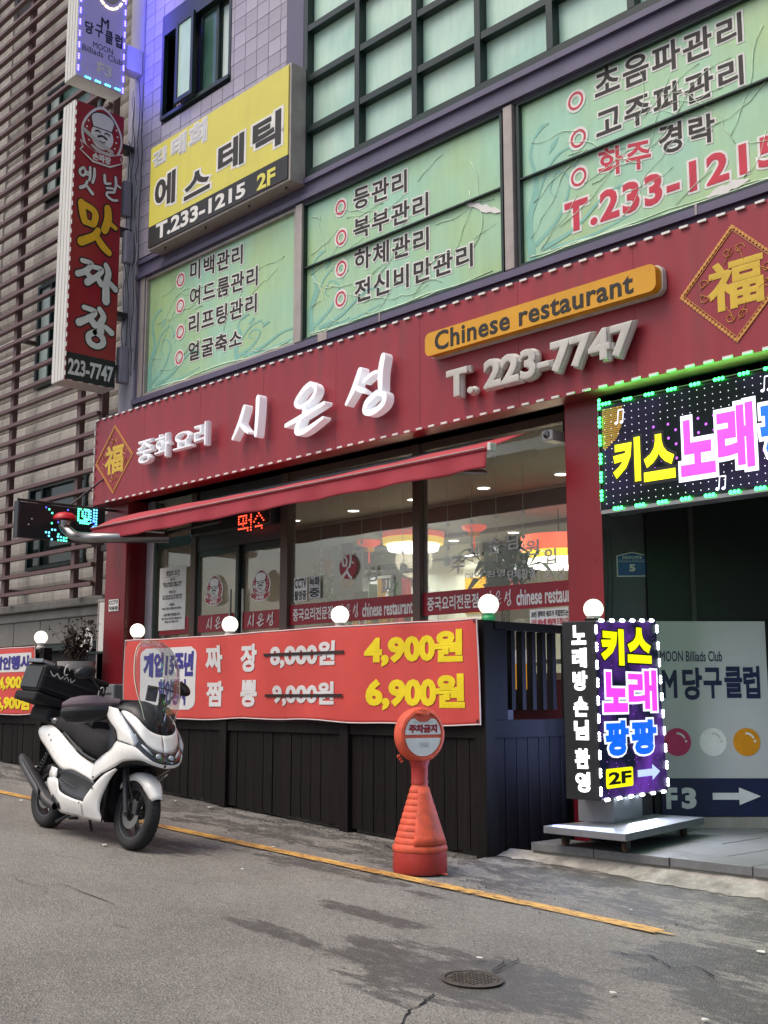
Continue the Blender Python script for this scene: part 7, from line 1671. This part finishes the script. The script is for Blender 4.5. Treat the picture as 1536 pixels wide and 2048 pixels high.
build(MB().tube([(-.33, -.12, .30), (-.38, .16, .28), (-.30, .22, .03)], .012, 8), 'side_stand', 'plastic_black', SC, local=True); build(MB().tube([(-.10, -.10, .17), (-.28, -.12, .08)], .014, 8).tube([(.05, -.13, .15), (.05, -.21, .145)], .012, 8), 'main_stand', 'plastic_black', SC, local=True)
# handlebar, muffs, mirrors
build(MB().tube([(.20, -.36, .99), (.36, -.18, 1.06), (.42, 0, 1.08), (.36, .18, 1.06), (.20, .36, .99)], .016, 10), 'handlebar', 'plastic_black', SC, local=True)
for s in (-1, 1):
    def muff(zo, rx, rz_, nm, mt, z_s=1.0):
        rows = []
        path = [(.14, .49, .955), (.17, .45, .965), (.22, .39, .98), (.30, .31, 1.0), (.36, .24, 1.015), (.43, .17, 1.03)]; rad = [.03, .078, .098, .095, .075, .045]
        for (x, y, z), r in zip(path, rad): rows.append([(x + .6 * r * rx * math.cos(q), s * (y + .8 * r * rx * math.cos(q) * .6), z + zo + r * rz_ * math.sin(q)) for q in [2 * math.pi * i / 18 for i in range(19)]])
        return build(MB().grid(rows).add(rows[0][:-1], [tuple(range(18))]).add(rows[-1][:-1], [tuple(range(18))[::-1]]), nm, mt, SC, local=True, smooth=True)
    mo = muff(-.03, 1.15, 1.0, 'hand_muff', 'plastic_black'); muff(.022, 1.17, .66, 'muff_top', 'fabric_mauve')
    mr_ = build(MB().tube(spline([(.36, s * .26, 1.04), (.35, s * .31, 1.12), (.32, s * .38, 1.20)], 5), .008, 8), 'mirror', 'plastic_black', SC, local=True)
    rows = []
    for dx, r in ((-.028, .82), (-.020, 1.0), (.0, 1.0), (.022, .8), (.034, .35)): rows.append([(.31 + dx, s * (.44 + .088 * r * math.cos(q)), 1.243 + .052 * r * math.sin(q) - .02 * math.cos(q)) for q in [2 * math.pi * i / 22 for i in range(23)]])
    build(MB().grid(rows).add(rows[0][:-1], [tuple(range(22))]).add(rows[-1][:-1], [tuple(range(22))[::-1]]), 'mirror_head', 'plastic_black', mr_, local=True, smooth=True)
# windscreen
WE = [(.745, -.06, .875), (.740, -.12, .943), (.722, -.16, 1.043), (.69, -.185, 1.113), (.63, -.205, 1.239), (.575, -.20, 1.38), (.53, -.17, 1.48), (.50, -.11, 1.54), (.485, -.04, 1.562)]
WE = resamp(WE, 22); rows = []
for x, y, z in WE: rows.append([(x + .06 * (1 - (k / 8) ** 2) * min(1, abs(y) / .15), y * -k / 8, z + .0) for k in range(-8, 9)])
ws = build(MB().grid(rows), 'windscreen', 'screen', SC, local=True, smooth=True, solid=.003)
build(MB().tube([(x - .002, y - .001, z) for x, y, z in WE], .0028, 5).tube([(x - .002, -y + .001, z) for x, y, z in WE], .0028, 5), 'edge', 'crease', ws, local=True, smooth=True)
build(MB().box(.735, .75, -.035, .035, .86, 1.10).box(.715, .74, -.025, .025, 1.101, 1.16), 'screen_stay', 'plastic_black', SC, local=True, bevel=.01)
build(MB().tube([(.705, -.12, 1.19), (.74, 0, 1.20), (.705, .12, 1.19)], .005, 6), 'screen_brace', 'grille', SC, local=True)
# phone holder with a little shine
build(MB().box(.46, .475, .02, .12, 1.10, 1.22), 'phone', 'lens_dark', SC, local=True, bevel=.008)
# rack
rk = MB().tube([(-1.02, -.12, .90), (-.57, -.14, .86), (-.52, -.12, .80)], .011, 8).tube([(-1.02, .12, .90), (-.57, .14, .86), (-.52, .12, .80)], .011, 8)
for x in (-1.0, -.85, -.7): rk.tube([(x, -.12, .90), (x, .12, .90)], .009, 8)
build(rk, 'rack', 'steel_dark', SC, local=True); build(MB().lathe([(0, -.03), (.024, -.025), (.026, .0), (.02, .02), (0, .03)], (-.565, -.145, .86), 14, 'x'), 'rack_end', 'steel', SC, local=True, smooth=True)
# delivery bag tied to the rack: a thing of its own
BG = thing('delivery_bag', 'black padded delivery bag with two carabiners strapped on the scooter rack', 'bag', SC.location, rot=(R(-17), math.atan(.05), 0))
_m = Euler((R(-8), math.atan(.05), 0)).to_matrix(); _n = Euler((R(-17), math.atan(.05), 0)).to_matrix(); BG.location = SC.location + _m @ Vector((0, 0, .93)) - _n @ Vector((0, 0, .93)) + Vector((0, 0, .02))
def bbox(x0, x1, y0, y1, z0, z1, name, mat, bv=.015, par=None):
    return build(MB().box(x0, x1, y0, y1, z0, z1), name, mat, par or BG, local=True, bevel=bv)
bx0, bx1 = -1.02, -.68; bz = .945
bbox(bx0, bx1, -.31, .31, bz + .06, bz + .30, 'body', 'fabric_black', .03); bbox(bx0 - .015, bx1 + .02, -.325, .325, bz - .02, bz + .058, 'base', 'fabric_black', .02)
bbox(bx0 + .02, bx1 - .03, -.318, -.3101, bz + .09, bz + .27, 'side_patch', 'bag_grey', .002); bbox(bx0 + .03, bx1 + .01, -.16, .30, bz - .14, bz - .021, 'pouch', 'fabric_black', .03)
bbox(bx0 + .02, bx1 - .06, -.33, -.20, bz + .301, bz + .335, 'lid_fold', 'steel', .006); bbox(bx0 + .01, bx1 + .012, -.19, .31, bz + .285, bz + .325, 'lid', 'fabric_black', .015)
for z in (bz + .10, bz + .2): bbox(bx1 - .0, bx1 + .008, -.30, .30, z, z + .018, 'strap', 'plastic_black', .002)
lg = MB(); pl_ = PL((bx1 + .003, 0, 0), (0, 1, 0)); 
brush(lg, pl_, (-.26, -.02, bz + .215, bz + .255), [[(0, .9, .03), (.18, .1, .05), (.28, .9, .04)], [(.28, .9, .04), (.45, .1, .05), (.55, .8, .03)], [(.6, .2, .04), (.68, .8, .03), (.78, .2, .04)], [(.82, .8, .03), (.9, .1, .04), (1, .9, .03)]], .004, .001)
build(lg, 'logo', 'white_box', BG, local=True)
for y, z in ((-.13, bz + .30), (.24, bz + .22)):
    pts = [(bx1 + .035, y + .022 * math.cos(a), z + .045 * math.sin(a)) for a in [2 * math.pi * i / 16 for i in range(15)]]; build(MB().tube(pts, .006, 6), 'carabiner', 'white_box', BG, local=True, smooth=True)
# cables, hoses and bolts on the scooter
hs = MB().tube(spline([(.36, -.16, 1.04), (.50, -.13, .93), (.56, -.10, .72), (.63, -.10, .50), (.70, -.075, .36)], 5), .0055, 6).tube(spline([(.30, -.24, 1.02), (.42, -.20, .98), (.50, -.15, .90)], 5), .005, 6).tube(spline([(.36, .16, 1.04), (.50, .12, .95), (.58, .10, .72), (.62, .10, .5)], 5), .0055, 6)
build(hs, 'brake_hose', 'rubber', SC, local=True, smooth=True)
bo = None
for x, y, z in ((.46, -.236, .515), (.60, -.236, .80), (.33, -.228, .48), (-.30, -.214, .30), (.20, -.232, .275), (-.50, -.187, .70), (.08, -.192, .545), (.36, -.236, .40)):
    if bo is None: bo = build(MB().lathe([(.0, -.003), (.007, -.003), (.008, .0)], (0, 0, 0), 12, 'y', cap=False), 'bolt', 'steel_dark', SC, local=True); bo.location = (x, y, z); b0_ = bo
    else:
        o = bpy.data.objects.new('bolt', b0_.data); COL.objects.link(o); o.parent = SC; o.location = (x, y, z)
both([[(x, y - .0035, z) for x, y, z in r] for r in strip([(.262, -.197, .578), (.305, -.214, .50), (.335, -.216, .44)], [(.268, -.197, .578), (.311, -.214, .50), (.341, -.216, .44)], 10, 1, 0)], 'panel_gap', 'shade_gap_black', th=.003)
both([[(x, y - .004, z) for x, y, z in r] for r in strip([(.604, -.236, .773), (.70, -.234, .768), (.809, -.206, .748)], [(.604, -.236, .769), (.70, -.234, .764), (.809, -.206, .744)], 14, 1, 0.008)], 'panel_gap', 'shade_gap_black', th=.003)
bpy.data.objects.remove(_cvo); bpy.data.curves.remove(_cv)
